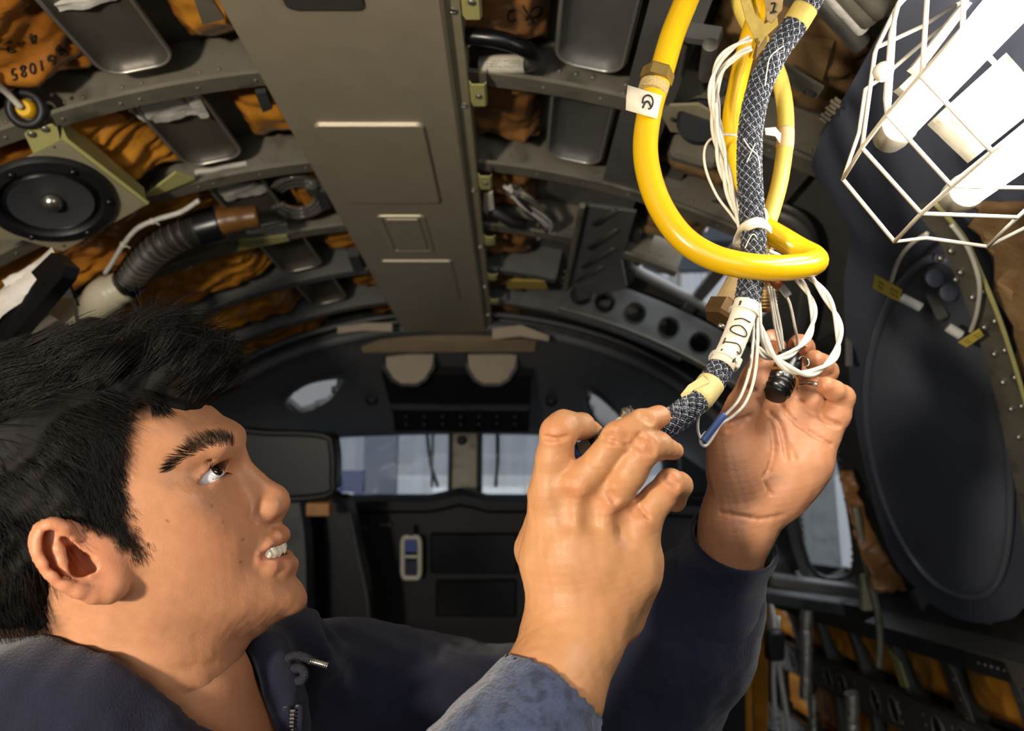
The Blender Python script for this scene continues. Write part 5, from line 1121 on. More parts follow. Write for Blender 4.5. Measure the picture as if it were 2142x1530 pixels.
wire([(1606, 545, .60), (1645, 565, .60), (1674, 590, .598), (1696, 625, .592), (1702, 665, .586), (1690, 705, .58), (1662, 735, .574), (1630, 749, .570), (1600, 744, .566), (1578, 720, .562), (1566, 690, .560), (1562, 660, .560)], .0016, 'smaller inner loop of white twisted pair', tw=2)
wire([(1578, 600, .548), (1576, 650, .545), (1575, 710, .543), (1568, 775, .541), (1548, 832, .540), (1520, 866, .539), (1500, 884, .538), (1484, 902, .537)], .0012, 'thin white wire hanging to the blue splice, left strand')
wire([(1585, 600, .548), (1584, 660, .546), (1585, 720, .544), (1578, 790, .542), (1560, 842, .541), (1532, 872, .540), (1508, 888, .539), (1494, 910, .538), (1478, 932, .537), (1468, 930, .536), (1466, 918, .536), (1478, 904, .537)], .0012, 'thin white wire hanging to the blue splice, right strand with hooked end')
wire([(1466, 920, .535), (1460, 900, .533), (1462, 870, .529), (1474, 835, .524), (1490, 808, .521), (1516, 780, .522), (1534, 745, .528), (1548, 700, .538)], .0010, 'thin white wire running up from the splice behind the tape band')
t = thing('splice', 'blue shrink splice on the hanging thin white wires', 'splice', U(1495, 895, .535)); b = MB(); b.tube(spline(UP([(1516, 868, .536), (1508, 876, .535), (1497, 890, .534), (1484, 906, .534), (1470, 924, .534)]), 4), [.0022, .0026]+[.0026]*6+[.0022]*9 if False else .0026, 10, True, .6, -AX_F); b.build('shrink_tube', mat('blue_shrink', srgb(70, 92, 148), .4, 0, .1, 40), t, True)
for k, pts in enumerate(([(1606, 600, .585), (1614, 640, .582), (1622, 690, .585), (1634, 738, .590)], [(1612, 600, .588), (1618, 640, .585), (1628, 690, .588), (1640, 738, .592)], [(1618, 605, .588), (1624, 640, .586), (1634, 690, .588), (1640, 745, .592)])):
    wire(pts, .0010, ['left', 'middle', 'right'][k]+' of three thin wires entering the black plug', group='thin wires of the black plug')
wire([(1640, 612, .59), (1652, 635, .592), (1662, 680, .60), (1668, 715, .612), (1664, 742, .618)], .0011, 'thin white wire crimped to the spade terminal')
t = thing('spade_terminal', 'silver spade terminal with brown sleeve under the yellow hose', 'terminal', U(1640, 605, .59))
b = MB(); b.tube(UP([(1612, 580, .59), (1622, 592, .59), (1632, 600, .59)]), .0035, 10); b.build('sleeve', mat('brown_sleeve', srgb(160, 84, 44), .5, 0, .1, 50), t, True)
b = MB(); b.rbox(U(1641, 609, .589), (.0052, .0030, .0012), np.array([nrm(AX_R*.6-AX_U*.8), nrm(AX_R*.8+AX_U*.6), AX_F]), .0005); b.build('blade', M['chrome'], t)
# bronze union behind the loom
t = thing('bronze_union', 'bronze hex union on a tan pipe behind the braided loom', 'fitting', U(1512, 655, .62))
A, B = U(1560, 570, .63), U(1518, 648, .62); d_ = nrm(B-A); b = MB(); b.tube([A-d_*.03, B], .0115, 14); b.build('pipe', KRAFT, t, True)
b = MB(); b.lathe([(.010, -.004), (.0158, -.003), (.0158, .008), (.0135, .011), (.008, .011)], B, d_, 6); b.build('hex_nut', M['brown_metal'], t, 20)
b = MB(); b.tube([U(1502, 680, .60), U(1518, 686, .60)], .0022, 8); b.build('pin', M['chrome'], t, True)
t = thing('threaded_stub', 'dark threaded bronze stub below the yellow hose beside the thin wires', 'fitting', U(1604, 625, .615)); b = MB(); b.tube([U(1605, 560, .62), U(1603, 648, .612)], .0075, 14); b.build('stub', M['brown_metal'], t, True)
for k in range(6): b = MB(); c_ = U(1604, 610+k*7, .6155-.0005*k); b.lathe([(.0078, -.0009), (.0090, 0), (.0078, .0009)], c_, AX_U, 16); b.build('thread', M['brass'], t, True)
# black plug in the far hand
t = thing('black_plug', 'black round plug with spring clip held in the far hand', 'connector', U(1640, 790, .582))
A, B = U(1652, 752, .590), U(1620, 828, .572); d_ = nrm(B-A); L = np.linalg.norm(B-A)
b = MB(); b.lathe([(.0060, -.006), (.0098, 0), (.0112, L*.2), (.0112, L*.66), (.0104, L*.68), (.0112, L*.76), (.0104, L*.80), (.0108, L*.88), (.0092, L*.92), (.0088, L), (.004, L+.001)], A, d_, 24); b.build('shell', M['blackg'], t, 40)
b = MB(); b.lathe([(.0108, L*.48), (.0117, L*.49), (.0117, L*.56), (.0108, L*.57)], A, d_, 24); b.build('gold_band', mat('gold_band', srgb(206, 160, 80), .3, .8, .2, 200), t, 40)
sd = nrm(np.cross(d_, AX_F)); b = MB(); c0 = U(1650, 772, .576)
b.grid(np.array([[c0+d_*u-AX_F*v+sd*w_*s_ for s_ in (-1, 1)] for (u, v, w_) in ((-.006, -.004, .004), (-.003, .003, .0045), (.004, .0035, .005), (.012, .0015, .005), (.016, -.001, .005))]), AX_F*.0008); b.build('spring_clip', M['steel'], t, 30)
b = MB(); c1 = U(1674, 756, .582); rr = np.linspace(0, 5.0, 14); b.grid(np.array([[c1+.0042*(d_*math.cos(a)+sd*math.sin(a))-AX_F*s_ for s_ in (0, .008)] for a in rr]), sd*.0004); b.build('clip_curl', M['chrome'], t, True)
b = MB(); b.lathe([(.003, 0), (.003, .002), (.001, .0025)], U(1630, 784, .5705), -AX_F, 10); b.build('clip_screw', M['chrome'], t, True)
b = MB(); b.tube([U(1638, 735, .592), A+d_*.004], .0042, 10); b.build('boot', M['black'], t, True)
# big circular connector in the near hand
t = thing('round_connector', 'silver knurled circular connector with blue stripe gripped in the near hand', 'connector', U(1250, 935, .49))
A, B = U(1200, 985, .488), U(1322, 902, .478); d_ = nrm(B-A); L = np.linalg.norm(B-A)
def ringp(prof, m, name, n=32): b = MB(); b.lathe(prof, A, d_, n); return b.build(name, m, t, 40)
ringp([(.006, -.004), (.0135, -.002), (.0150, 0), (.0150, .008), (.0140, .009), (.0125, .010)], M['steel'], 'coupling_ring')
ringp([(.0128, .0092), (.0146, .0094), (.0146, .0118), (.0128, .012)], mat('blue_stripe', srgb(60, 90, 160), .4, .2, .08, 60), 'blue_stripe')
ringp([(.0124, .012), (.0130, .0125), (.0130, .020), (.0118, .021)], M['alu'], 'body')
ringp([(.0112, .0205), (.0126, .021), (.0126, .0235), (.0112, .024)], M['blackg'], 'seal')
ringp([(.0112, .024), (.0122, .0245), (.0122, .031), (.0105, .032), (.0100, L)], M['steel'], 'rear_nut')
def onA(c_, r, a, h): x = nrm(np.cross(d_, AX_U)); y = np.cross(d_, x); return c_+d_*h+r*(x*math.cos(a)+y*math.sin(a))
for (h0, h1, r_, n_) in ((.001, .007, .0151, 44), (.0252, .0305, .0123, 40)):
    b = MB()
    for k in range(n_): a = 2*math.pi*k/n_; b.tube([onA(A, r_, a, h0), onA(A, r_, a, h1)], .0004, 4)
    b.build('knurling', M['steel'], t, True, 'stuff')
b = MB(); b.prism([U(1268, 902, .474), U(1294, 876, .472), U(1320, 866, .472), U(1326, 880, .472), U(1290, 908, .474)], AX_F*.006); b.build('clamp_saddle', M['white'], t)
for (px, py, dd) in ((1316, 866, .468),):
    b = MB(); c_ = U(px, py, dd); ax = nrm(AX_U*.8+AX_R*.35-AX_F*.45); b.lathe([(.0030, -.010), (.0030, -.003), (.0052, -.0025), (.0054, .0008), (.0040, .0024), (.0008, .003)], c_, ax, 18); b.build('clamp_screw', M['chrome'], t, 40)
    b = MB(); b.box(c_+ax*.0028, (.0046, .0006, .0005), np.array([nrm(np.cross(ax, AX_R)), np.cross(ax, nrm(np.cross(ax, AX_R))), ax])); b.build('screw_slot', M['ink'], t)
# ================================================================ fittings under the roof, left side
from mathutils.bvhtree import BVHTree
def bvh(obs):
    V = []; F = []
    for o in obs:
        k = len(V); V += [o.matrix_world @ v.co if False else v.co.copy() for v in o.data.vertices]; F += [[i+k for i in p.vertices] for p in o.data.polygons]
    return BVHTree.FromPolygons(V, F)
def drop(tree, px, py, lift=.002):
    d = Vector(RAY(px, py)).normalized(); h = tree.ray_cast(Vector(CAM), d); P = np.array(h[0]) if h[0] is not None else ONCYL(px, py, 1.34); return P-np.array(d)*lift
blk = [o for o in bpy.data.objects if o.name.startswith('insulation_blanket')]
TREE = bvh(blk)
def blk_at(px, py):
    d = Vector(RAY(px, py)).normalized(); best = None
    for o in blk:
        h = BVHTree.FromPolygons([v.co for v in o.data.vertices], [p.vertices for p in o.data.polygons]).ray_cast(Vector(CAM), d)
        if h[0] is not None and (best is None or h[3] < best[1]): best = (o, h[3])
    return best[0] if best else None
GLY = {'1': [[(.5, 0), (.5, 1)]], '8': [[(.5, .5), (.2, .72), (.3, .95), (.6, 1), (.8, .8), (.5, .5), (.2, .25), (.35, .02), (.65, 0), (.82, .25), (.5, .5)]], 'G': [[(.85, .85), (.5, 1), (.2, .7), (.15, .35), (.4, .02), (.75, .08), (.8, .42), (.5, .42)]],
       '0': [[(.5, 0), (.2, .25), (.2, .75), (.5, 1), (.8, .75), (.8, .25), (.5, 0)]], '5': [[(.8, 1), (.3, 1), (.25, .55), (.6, .6), (.8, .35), (.6, .02), (.2, .08)]], '4': [[(.65, 0), (.65, 1), (.15, .35), (.9, .35)]], '-': [[(.2, .5), (.8, .5)]], '2': [[(.2, .8), (.5, 1), (.8, .75), (.6, .4), (.2, 0), (.85, .02)]]}
def handwrite(tree, txt, p0, step, up, par, r=.0011, gap=1.0):
    "letters drawn in the picture direction 'step', their tops towards 'up'"
    b = MB(); p0 = np.array(p0, float); step = np.array(step, float); up = np.array(up, float)
    for k, ch in enumerate(txt):
        for st in GLY[ch]:
            pts = [p0+step*(k*gap+.8*(u-.5))+up*v for (u, v) in st]; pts = spline(pts, 3); b.tube([drop(tree, *q) for q in pts], r, 5)
    return b.build('handwriting', M['ink'], par, True)
o = blk_at(70, 120)
if o: handwrite(TREE, '18G', (136, 78), (-17, 20), (14, 14), o); handwrite(TREE, '1085', (85, 126), (-19, 6), (3, 22), o); handwrite(TREE, '4-2', (66, 70), (-24, 10), (5, 20), o)
o = blk_at(1100, 30)
if o:
    b = MB()
    for st in ([(1078, 22), (1066, 26), (1063, 38), (1070, 46), (1080, 40)], [(1094, 12), (1100, 24), (1112, 40), (1118, 50)], [(1100, 42), (1112, 22), (1126, 14), (1134, 20), (1128, 34), (1114, 38)], [(1104, 52), (1112, 42), (1118, 34)]): b.tube(spline([drop(TREE, *q) for q in st], 4), .0011, 5)
    b.build('handwriting', M['ink'], o, True)

# ---- speaker on its bent bracket
n_s = nrm(CYL(-21, 0, 0)-CYL(-21, 0, 1)); c_s = ONCYL(105, 415, 1.262); n_s = nrm(n_s*.9+np.array([0, -.22, 0]))
def onpl(px, py, off=0.): d = RAY(px, py); return CAM+d*(((c_s+n_s*off)-CAM)@n_s/(d@n_s))
sb = thing('speaker_bracket', 'yellow-green primed box bracket carrying the speaker', 'bracket', c_s)
b = MB(); b.prism([onpl(*p) for p in ((-90, 412), (128, 292), (306, 428), (132, 526), (40, 500), (-60, 505))], -n_s*.003); b.build('face_plate', M['primer2'], sb)
fl = [onpl(130, 290), onpl(308, 428)]; b = MB(); b.prism([fl[0], fl[1], fl[1]-n_s*.035, fl[0]-n_s*.05], nrm(np.cross(fl[1]-fl[0], n_s))*.003); b.build('side_flange', M['primer'], sb)
b = MB(); b.prism([onpl(*p) for p in ((128, 291), (131, 268), (141, 290), (312, 424), (306, 430))], -n_s*.003); b.build('rim_flange', M['primer'], sb)
b = MB(); b.prism([onpl(*p) for p in ((52, 283), (62, 272), (110, 262), (120, 268), (126, 294), (70, 322), (60, 300))], -n_s*.003); b.build('tab', M['primer'], sb)
for p in ((67, 281), (95, 270)): b = MB(); b.dome(onpl(*p), n_s, .0060, .003, 10); b.build('screw', M['steel'], sb, True)
b = MB(); b.dome(onpl(114, 308), n_s, .002, .001, 8); b.dome(onpl(280, 446), n_s, .0025, .001, 8); b.dome(onpl(134, 515), n_s, .003, .001, 8); b.build('rivet', M['alu_dark'], sb, True)
sk = thing('speaker', 'round black loudspeaker with silver dust cap mounted in the roof', 'speaker', onpl(107, 418)); c0 = onpl(107, 418)
b = MB(); b.lathe([(.0640, .002), (.0655, .008), (.068, .011), (.083, .009), (.0865, .003), (.0865, .0)], c0, n_s, 48, None, False); b.build('gasket_ring', M['black'], sk, 50)
b = MB(); b.lathe([(.052, .004), (.056, .008), (.0600, .004), (.066, .002), (.067, -.006)], c0, n_s, 48, None, False); b.build('surround', M['blackg'], sk, 60)
b = MB(); b.lathe([(.055, .007), (.040, .003), (.016, .0012), (.002, .001)], c0, n_s, 40, None, False); b.build('cone', M['cone'], sk, 50)
b = MB(); b.lathe([(.015, .001), (.014, .009), (.010, .015), (.002, .018)], c0, n_s, 24); b.build('dust_cap', M['chrome'], sk, True)
x_s = nrm(np.cross(n_s, AX_U)); y_s = np.cross(n_s, x_s)
b = MB(); b.prism([c0+n_s*.0015+x_s*u+y_s*v for (u, v) in [(.078*math.cos(a), .078*math.sin(a)) for a in np.linspace(-2.6, -.7, 14)]+[(.068*math.cos(a), .068*math.sin(a)) for a in np.linspace(-.7, -2.6, 14)]], n_s*.002) if False else None
for k in range(6):
    a = k*math.pi/3+.3; b = MB(); q = c0+.0745*(x_s*math.cos(a)+y_s*math.sin(a)); b.lathe([(.0055, .008), (.0052, .014), (.003, .016), (.001, .0162)], q, n_s, 10); b.build('screw', M['blackg'], sk, True)
# ---- grommet, yellow plug and its cable on the frame
g = thing('grommet', 'black rubber grommet with yellow plug in the left frame', 'grommet', ONCYL(55, 228, 1.315)); c0 = ONCYL(55, 228, 1.31); ax = nrm(np.array([.1, -1, -.45]))
b = MB()
for k in range(1): b.lathe([(.014, -.002), (.016, .006), (.022, .007), (.026, .003), (.026, -.004), (.014, -.004)], c0, ax, 28, None, False)
b.build('rubber_ring', M['black'], g, True); b = MB(); b.lathe([(.012, -.01), (.012, .004), (.009, .008), (.002, .008)], c0, ax, 16); b.build('plug', mat('plug_yellow', srgb(226, 176, 20), .4, 0, .08, 40), g, 40)
b = MB(); b.tube(spline([drop(TREE, -40, 150, .03), drop(TREE, 10, 190, .03), c0+ax*.012], 6), .0042, 8); b.build('cable', mat('grey_cable', srgb(196, 190, 180), .5, 0, .08, 40), g, True)
b = MB()
for p in ((108, 198), (117, 231)): b.dome(ONCYL(*p, 1.318), (0, -1, -.3), .003, .001, 8)
b.build('hole_mark', M['ink'], g)
# ---- ribbed duct with collar, amber sleeve, white elbow
def DC(px, py, r=1.26): return ONCYL(px, py, r)
dp = spline([DC(448, 470), DC(405, 482), DC(372, 494), DC(335, 515), DC(305, 542), DC(282, 570), DC(266, 596)], 12)
t = thing('ribbed_duct', 'black ribbed flexible duct curving below the left roof frames', 'duct', dp[40])
arc_ = np.concatenate([[0], np.cumsum(np.linalg.norm(np.diff(dp, axis=0), axis=1))]); fine = np.linspace(0, arc_[-1], 120); dq = np.stack([np.interp(fine, arc_, dp[:, k]) for k in range(3)], 1)
b = MB(); b.tube(dq, .0265+.0022*np.cos(fine/.0072*2*math.pi), 20); b.build('bellows', M['duct'], t, 60)
ring = MB()
for s_ in np.arange(.05, arc_[-1]-.03, .0144): 
    p = np.array([np.interp(s_, fine, dq[:, k]) for k in range(3)]); q = np.array([np.interp(s_+.004, fine, dq[:, k]) for k in range(3)]); ring.lathe([(.0270, -.0008), (.0293, 0), (.0270, .0008)], p, q-p, 20)
ring.build('wire_rings', mat('duct_ring', srgb(104, 92, 76), .5, .1, .1, 40), t, True, 'stuff')
b = MB(); d_ = nrm(dp[3]-dp[0]); b.lathe([(.024, -.01), (.0300, -.008), (.0310, .0), (.0310, .030), (.026, .032)], dp[0]-d_*.004, d_, 24); b.build('collar', M['blackg'], t, 50)
b = MB(); b.tube(spline([dp[0]+d_*.01, DC(470, 463), DC(500, 458), DC(540, 452)], 5), [.024]*6+[.022]*5+[.020]*5, 18); b.build('amber_sleeve', M['amber'], t, True)
b = MB(); e = nrm(dp[-1]-dp[-4]); b.lathe([(.026, -.03), (.0295, -.028), (.0295, -.006), (.026, -.004)], dp[-1], e, 24); b.build('end_collar', M['blackg'], t, 50)
b = MB(); b.lathe([(.024, -.004), (.0275, -.003), (.0275, .004), (.024, .005)], dp[-1]+e*.0, e, 24); b.build('clamp_ring', M['chrome'], t, 50)
t = thing('pipe_elbow', 'cream plastic pipe elbow at the lower end of the ribbed duct', 'pipe', DC(215, 635))
ep = spline([dp[-1]+e*.004, DC(240, 608), DC(214, 626), DC(206, 660), DC(214, 700), DC(220, 715)], 6); b = MB(); b.tube(ep, [.030]*7+[.034]*12+[.031]*12, 24); b.build('elbow', M['pvc'], t, True)
b = MB(); b.tube([DC(214, 690), DC(218, 712)], .0345, 24); b.build('lip', M['pvc'], t, True); b = MB(); b.tube([DC(216, 706), DC(222, 726)], .026, 18); b.build('insert', M['rim'], t, True)
t = thing('white_cable', 'white cable with thin ties above the ribbed duct', 'cable', DC(300, 475)); wp = spline([DC(416, 420), DC(378, 444), DC(330, 459), DC(288, 478), DC(258, 512), DC(238, 545), DC(220, 572)], 8); b = MB(); b.tube(wp, .0042, 8); b.build('jacket', M['foam'], t, True)
for k in (8*2+2, 8*4): b = MB(); q = wp[k]; b.lathe([(.0043, -.0015), (.0055, -.0015), (.0055, .0015), (.0043, .0015)], q, wp[k+1]-wp[k], 10); b.tube([q, q+AX_R*.012-AX_U*.006], .0008, 5); b.build('tie', CTIE, t)
# ---- foam-edged black bar at the left border
t = thing('trim_bar', 'black trim bar with white foam edge at the left border', 'bar', U(40, 640, .95))
P = [(-60, 690), (108, 528), (138, 556), (130, 580), (30, 700), (-60, 800)]; b = MB(); b.prism([U(x, y, .95-.0003*x) for x, y in P], AX_F*.03); b.build('bar', M['blackg'], t)
rng = np.linspace(0, 1, 14); b = MB(); b.grid(np.array([[U(-60+168*u+dx, 660-132*u+dy+random.uniform(-3, 3), .945-.05*u*.4+dd) for (dx, dy, dd) in ((0, -8, .02), (4, 0, 0), (14, 22, -.004), (26, 34, .0))] for u in rng])); b.build('foam_edge', M['foam'], t, True)
b = MB(); b.grid(np.array([[U(4+104*u+dx, 590-56*u+dy+random.uniform(-2, 2), .935+dd) for (dx, dy, dd) in ((0, -4, .01), (4, 2, 0), (8, 12, .004))] for u in rng])); b.build('foam_strip', M['foam'], t, True)
# clutter behind the head at the left border
t = thing('black_box', 'dark equipment box with grey lid behind the trim bar at left', 'box', U(60, 760, 1.05)); b = MB(); b.rbox(U(60, 790, 1.1), (.14, .05, .05), np.array([nrm(AX_R+AX_U*.3), nrm(AX_U-AX_R*.3), AX_F]), .01); b.build('case', M['black'], t, 40)
b = MB(); b.rbox(U(40, 800, 1.04), (.05, .006, .02), np.array([nrm(AX_R+AX_U*.15), nrm(AX_U-AX_R*.15), AX_F]), .004); b.build('latch', M['alu_dark'], t, 40)
b = MB(); b.prism([U(*p, 1.02) for p in ((96, 618), (150, 625), (160, 690), (120, 668), (72, 640))], AX_F*.01); tag(b.build('bracket_plate', M['primer2']), 'plain cream metal plate between the trim bar and the pipe elbow', 'plate')
b = MB(); b.prism([U(*p, 1.15) for p in ((100, 585), (142, 592), (160, 640), (110, 640))], AX_F*.01); tag(b.build('dark_plate', M['black']), 'black plate tucked behind the end of the trim bar', 'plate')
# ---- white foam pads lying across the pans
def pad(label, pts, r, m=M['foam'], amp=.003):
    P = [DC(x, y, r) for x, y in pts]; a, b_, c_, d_ = P; n = 12; G_ = np.array([[(a*(1-u)+b_*u)*(1-v)+(d_*(1-u)+c_*u)*v for v in np.linspace(0, 1, 8)] for u in np.linspace(0, 1, n)]); z = noise3(G_.reshape(-1, 3), 60, int(pts[0][0]))
    nn = nrm(CYL(-13, 0, 0)-CYL(-13, 0, 1)); G_ = G_+(z*amp).reshape(n, 8)[..., None]*nn; b = MB(); b.grid(G_, -nn*.008); return tag(b.build('foam_pad', m, None, 40), label, 'foam pad', 'white foam pads')
pad('white folded foam pad on the second left skin pan', [(268, 232), (405, 202), (432, 236), (318, 262)], 1.325); pad('white foam flap hanging from the second left skin pan', [(385, 204), (415, 200), (438, 244), (420, 250)], 1.318)
pad('white foam strip at the front edge of the nearest left skin pan', [(92, 14), (236, -6), (246, 4), (116, 26)], 1.33); pad('greyish foam strip above the third left skin pan', [(440, 400), (556, 384), (566, 404), (458, 424)], 1.33, M['foam'])
pad('small pale foam strip on the far edge of the second left skin pan', [(408, 366), (516, 344), (520, 358), (424, 376)], 1.33); pad('pale strip under the third left frame', [(515, 490), (600, 472), (606, 486), (540, 502)], 1.32)
# primed gusset plates on frames
for (pts, lb) in (([(302, 412), (368, 362), (408, 376), (330, 408)], 'yellow-green gusset plate beside the speaker bracket'), ([(500, 505), (600, 494), (606, 504), (496, 526)], 'yellow-green doubler strip on the fourth left frame')):
    b = MB(); P = [DC(x, y, 1.296) for x, y in pts]; b.prism(P, (CYL(-15, 0, .004)-CYL(-15, 0, 0))); o = tag(b.build('gusset_plate', M['primer']), lb, 'plate')
# ---- coil of clear tubing by the panel
t = thing('clear_tubing', 'loop of clear plastic tubing next to the ceiling panel', 'tubing', DC(625, 415, 1.32))
for k in range(3): b = MB(); q = [DC(622+(58-k*9)*math.cos(a), 412+(42-k*8)*math.sin(a), 1.315+.004*k) for a in np.linspace(-2.6, 2.6, 22)]; b.tube(q, .0055, 8); b.build('turn', M['clear'], t, True)
b = MB(); b.rbox(DC(655, 392, 1.31), (.012, .02, .012), None, .004); b.build('clip', M['clear'], t)
# label tab at the panel's top left
b = MB(); b.prism([DC(x, y, 1.30) for x, y in ((404, -6), (440, -8), (470, 40), (424, 52))], CYL(-8, 0, .004)-CYL(-8, 0, 0)); tag(b.build('tie_bracket', M['alu']), 'grey bracket by the upper left edge of the ceiling panel', 'bracket')
for k, (x, y) in enumerate(((548, 218), (672, 425), (742, 560))): b = MB(); b.prism([DC(x-14, y-22, 1.30), DC(x+8, y-24, 1.30), DC(x+22, y+10, 1.30), DC(x+2, y+18, 1.30)], CYL(-6, 0, .02)-CYL(-6, 0, 0)); tag(b.build('tie_bracket', M['alu_dark'], None), ['dark clip under the left edge of the ceiling panel, nearest', 'dark clip under the left edge of the ceiling panel, middle', 'dark clip under the left edge of the ceiling panel, farthest'][k], 'bracket', 'clips under the left edge')

# ================================================================ roof, right side
t = thing('black_cable', 'black cable loop with white printed sleeve right of the ceiling panel', 'cable', DC(1050, 100, 1.3)); cpth = spline([DC(962, 78, 1.30), DC(990, 76, 1.298), DC(1040, 82, 1.296), DC(1085, 96, 1.296), DC(1112, 112, 1.30), DC(1116, 128, 1.31), DC(1100, 135, 1.315), DC(1050, 135, 1.315), DC(1008, 138, 1.315), DC(985, 146, 1.32), DC(972, 152, 1.33)], 8); b = MB(); b.tube(cpth, .0105, 12); b.build('jacket', M['blackg'], t, True)
b = MB(); b.tube([DC(1006, 137, 1.3148), DC(1050, 134, 1.3148), DC(1098, 134, 1.3148)], .0120, 14); o = b.build('printed_sleeve', M['white'], t, True)
b = MB()
for k in range(3):
    for x in range(1018, 1090, 6): b.tube([DC(x, 127+k*6+random.uniform(-1, 1), 1.302), DC(x+random.uniform(2, 4), 127+k*6+random.uniform(-1, 1), 1.302)], .0005, 4)
b.build('print', M['grey'], o); b = MB(); b.lathe([(.0105, 0), (.0125, .001), (.0125, .010), (.0105, .011)], cpth[0], cpth[1]-cpth[0], 16); b.build('ferrule', M['chrome'], t, True)
b = MB(); pth = [DC(972+4*k, 158+3*math.sin(k*2.1)-k*.8, 1.322) for k in range(12)]; b.tube(pth, .0045, 8); b.build('rope_end', M['foam'], t, True)
for k, (x0, y0, x1, y1) in enumerate(((1412, 92, 1402, 152), (1486, 92, 1476, 160))):
    b = MB(); A, B = DC(x0, y0, 1.27), DC(x1, y1, 1.27); d_ = nrm(B-A); b.lathe([(.006, 0), (.0085, .001), (.0085, np.linalg.norm(B-A)), (.005, np.linalg.norm(B-A)+.002)], A, d_, 16); o = tag(b.build('silver_stub', M['steel'], None, 50), ['silver tube stub behind the thick yellow hose'.replace('behind', 'just right of'), 'silver tube stub left of the white twisted wires'][k], 'tube', 'silver tube stubs')
b = MB(); b.prism([DC(x, y, 1.285) for x, y in ((1395, 72), (1500, 88), (1502, 100), (1395, 84))], CYL(20, 0, .02)-CYL(20, 0, 0)); tag(b.build('bracket_plate', M['grey']), 'grey bracket holding the two silver tube stubs', 'bracket')
t = thing('lug_bracket', 'grey-green bracket with a hole behind the thick yellow hose', 'bracket', DC(1420, 250, 1.27)); b = MB(); b.prism([DC(x, y, 1.27) for x, y in ((1382, 238), (1400, 222), (1460, 220), (1490, 238), (1492, 275), (1440, 280), (1402, 276))], CYL(22, 0, .004)-CYL(22, 0, 0)); b.build('plate', M['primer2'], t)
b = MB(); b.dome(DC(1408, 249, 1.2685), AX_F*-1, .004, .001, 12); b.build('hole', M['ink'], t); b = MB(); b.lathe([(.028, 0), (.03, -.006), (.026, -.010), (.004, -.010)], DC(1462, 258, 1.268), AX_F, 24); b.build('rubber_disc', M['black'], t, 40)
b = MB(); b.rbox(DC(1452, 318, 1.29), (.034, .018, .014), np.array([nrm(AX_R-AX_U*.3), nrm(AX_U+AX_R*.3), AX_F]), .006); tag(b.build('relay_can', M['alu']), 'pale grey relay can left of the white wire bundle', 'relay')
t = thing('wire_bundle', 'tangled grey wire bundle right of the ceiling panel in the third bay', 'wires', DC(1110, 450, 1.3))
for k in range(9): q0 = (1060+random.uniform(-20, 30), 395+random.uniform(-12, 12)); b = MB(); b.tube(spline([DC(*q0, 1.31), DC(1100+random.uniform(-15, 15), 430+random.uniform(-18, 18), 1.295), DC(1150+random.uniform(-20, 10), 470+random.uniform(-14, 14), 1.30), DC(1120+random.uniform(-40, 30), 495+random.uniform(-8, 8), 1.32)], 6), .0040, 6); b.build('wire', (M['foam'], M['alu'], M['alu_dark'])[k % 3], t, True)
b = MB(); b.tube([DC(1030, 440, 1.30), DC(1070, 465, 1.30), DC(1100, 470, 1.30)], .012, 10); b.build('sleeve', M['black'], t, True)
b = MB(); b.prism([DC(x, y, 1.30) for x, y in ((1012, 410), (1030, 405), (1034, 440), (1020, 452), (1010, 440))], CYL(6, 0, .006)-CYL(6, 0, 0)); tag(b.build('plastic_tag', M['white']), 'white plastic tag hanging under the third yellow clip', 'tag')
b = MB(); b.prism([DC(x, y, 1.30) for x, y in ((1198, 612), (1262, 570), (1272, 586), (1215, 628))], CYL(14, 0, .012)-CYL(14, 0, 0)); tag(b.build('wood_block', mat('tan_block', srgb(150, 128, 100), .6, 0, .1, 30)), 'tan block lying on the rib left of the hatch', 'block')
b = MB(); b.prism([DC(x, y, 1.32) for x, y in ((1060, 588), (1140, 590), (1146, 606), (1060, 604))], CYL(8, 0, .006)-CYL(8, 0, 0)); tag(b.build('yellow_strip', OLDTAPE), 'short yellowed tape strip in the far bay right of the panel', 'tape')
# longitudinal plate with bead slots left of the hatch
t = thing('beaded_plate', 'grey roof plate with slanted stiffening beads left of the hatch', 'plate', DC(1250, 510, 1.30)); b = MB(); b.prism([DC(x, y, 1.30) for x, y in ((1216, 430), (1330, 445), (1300, 545), (1310, 600), (1180, 640), (1188, 560))], CYL(15, 0, .006)-CYL(15, 0, 0)); b.build('sheet', M['grey'], t)
for (x0, y0, x1, y1) in ((1246, 470, 1290, 440), (1236, 520, 1292, 480), (1222, 560, 1286, 520), (1210, 590, 1262, 558)): b = MB(); b.tube([DC(x0, y0, 1.299), DC(x1, y1, 1.299)], .008, 8, True, .5, np.array([0, 0, 1.])); b.build('bead', M['alu_dark'], t, True)
b = MB(); b.tube([DC(1176, 640, 1.29), DC(1218, 430, 1.29)], .006, 6); b.build('edge_angle', M['alu'], t)
# hatch surround
hp_ = [(1345, 462), (1328, 505), (1312, 545), (1330, 565), (1400, 602), (1480, 645), (1580, 700), (1660, 720), (1690, 600), (1680, 480), (1560, 440)]
b = MB(); pts = spline([DC(x, y, 1.35) for x, y in hp_], 6, True); b.tube(np.concatenate([pts, pts[:1]]), .012, 8, False); struct(b.build('window_5', M['grey'], None, True))
b = MB(); pts2 = spline([DC(x+(x-1500)*.10, y+(y-570)*.16, 1.345) for x, y in hp_], 6, True); b.grid(np.array([[p, q] for p, q in zip(np.concatenate([pts, pts[:1]]), np.concatenate([pts2, pts2[:1]]))]), np.array([0, .004, .004])); struct(b.build('trim_20', M['alu_dark'], None, True))
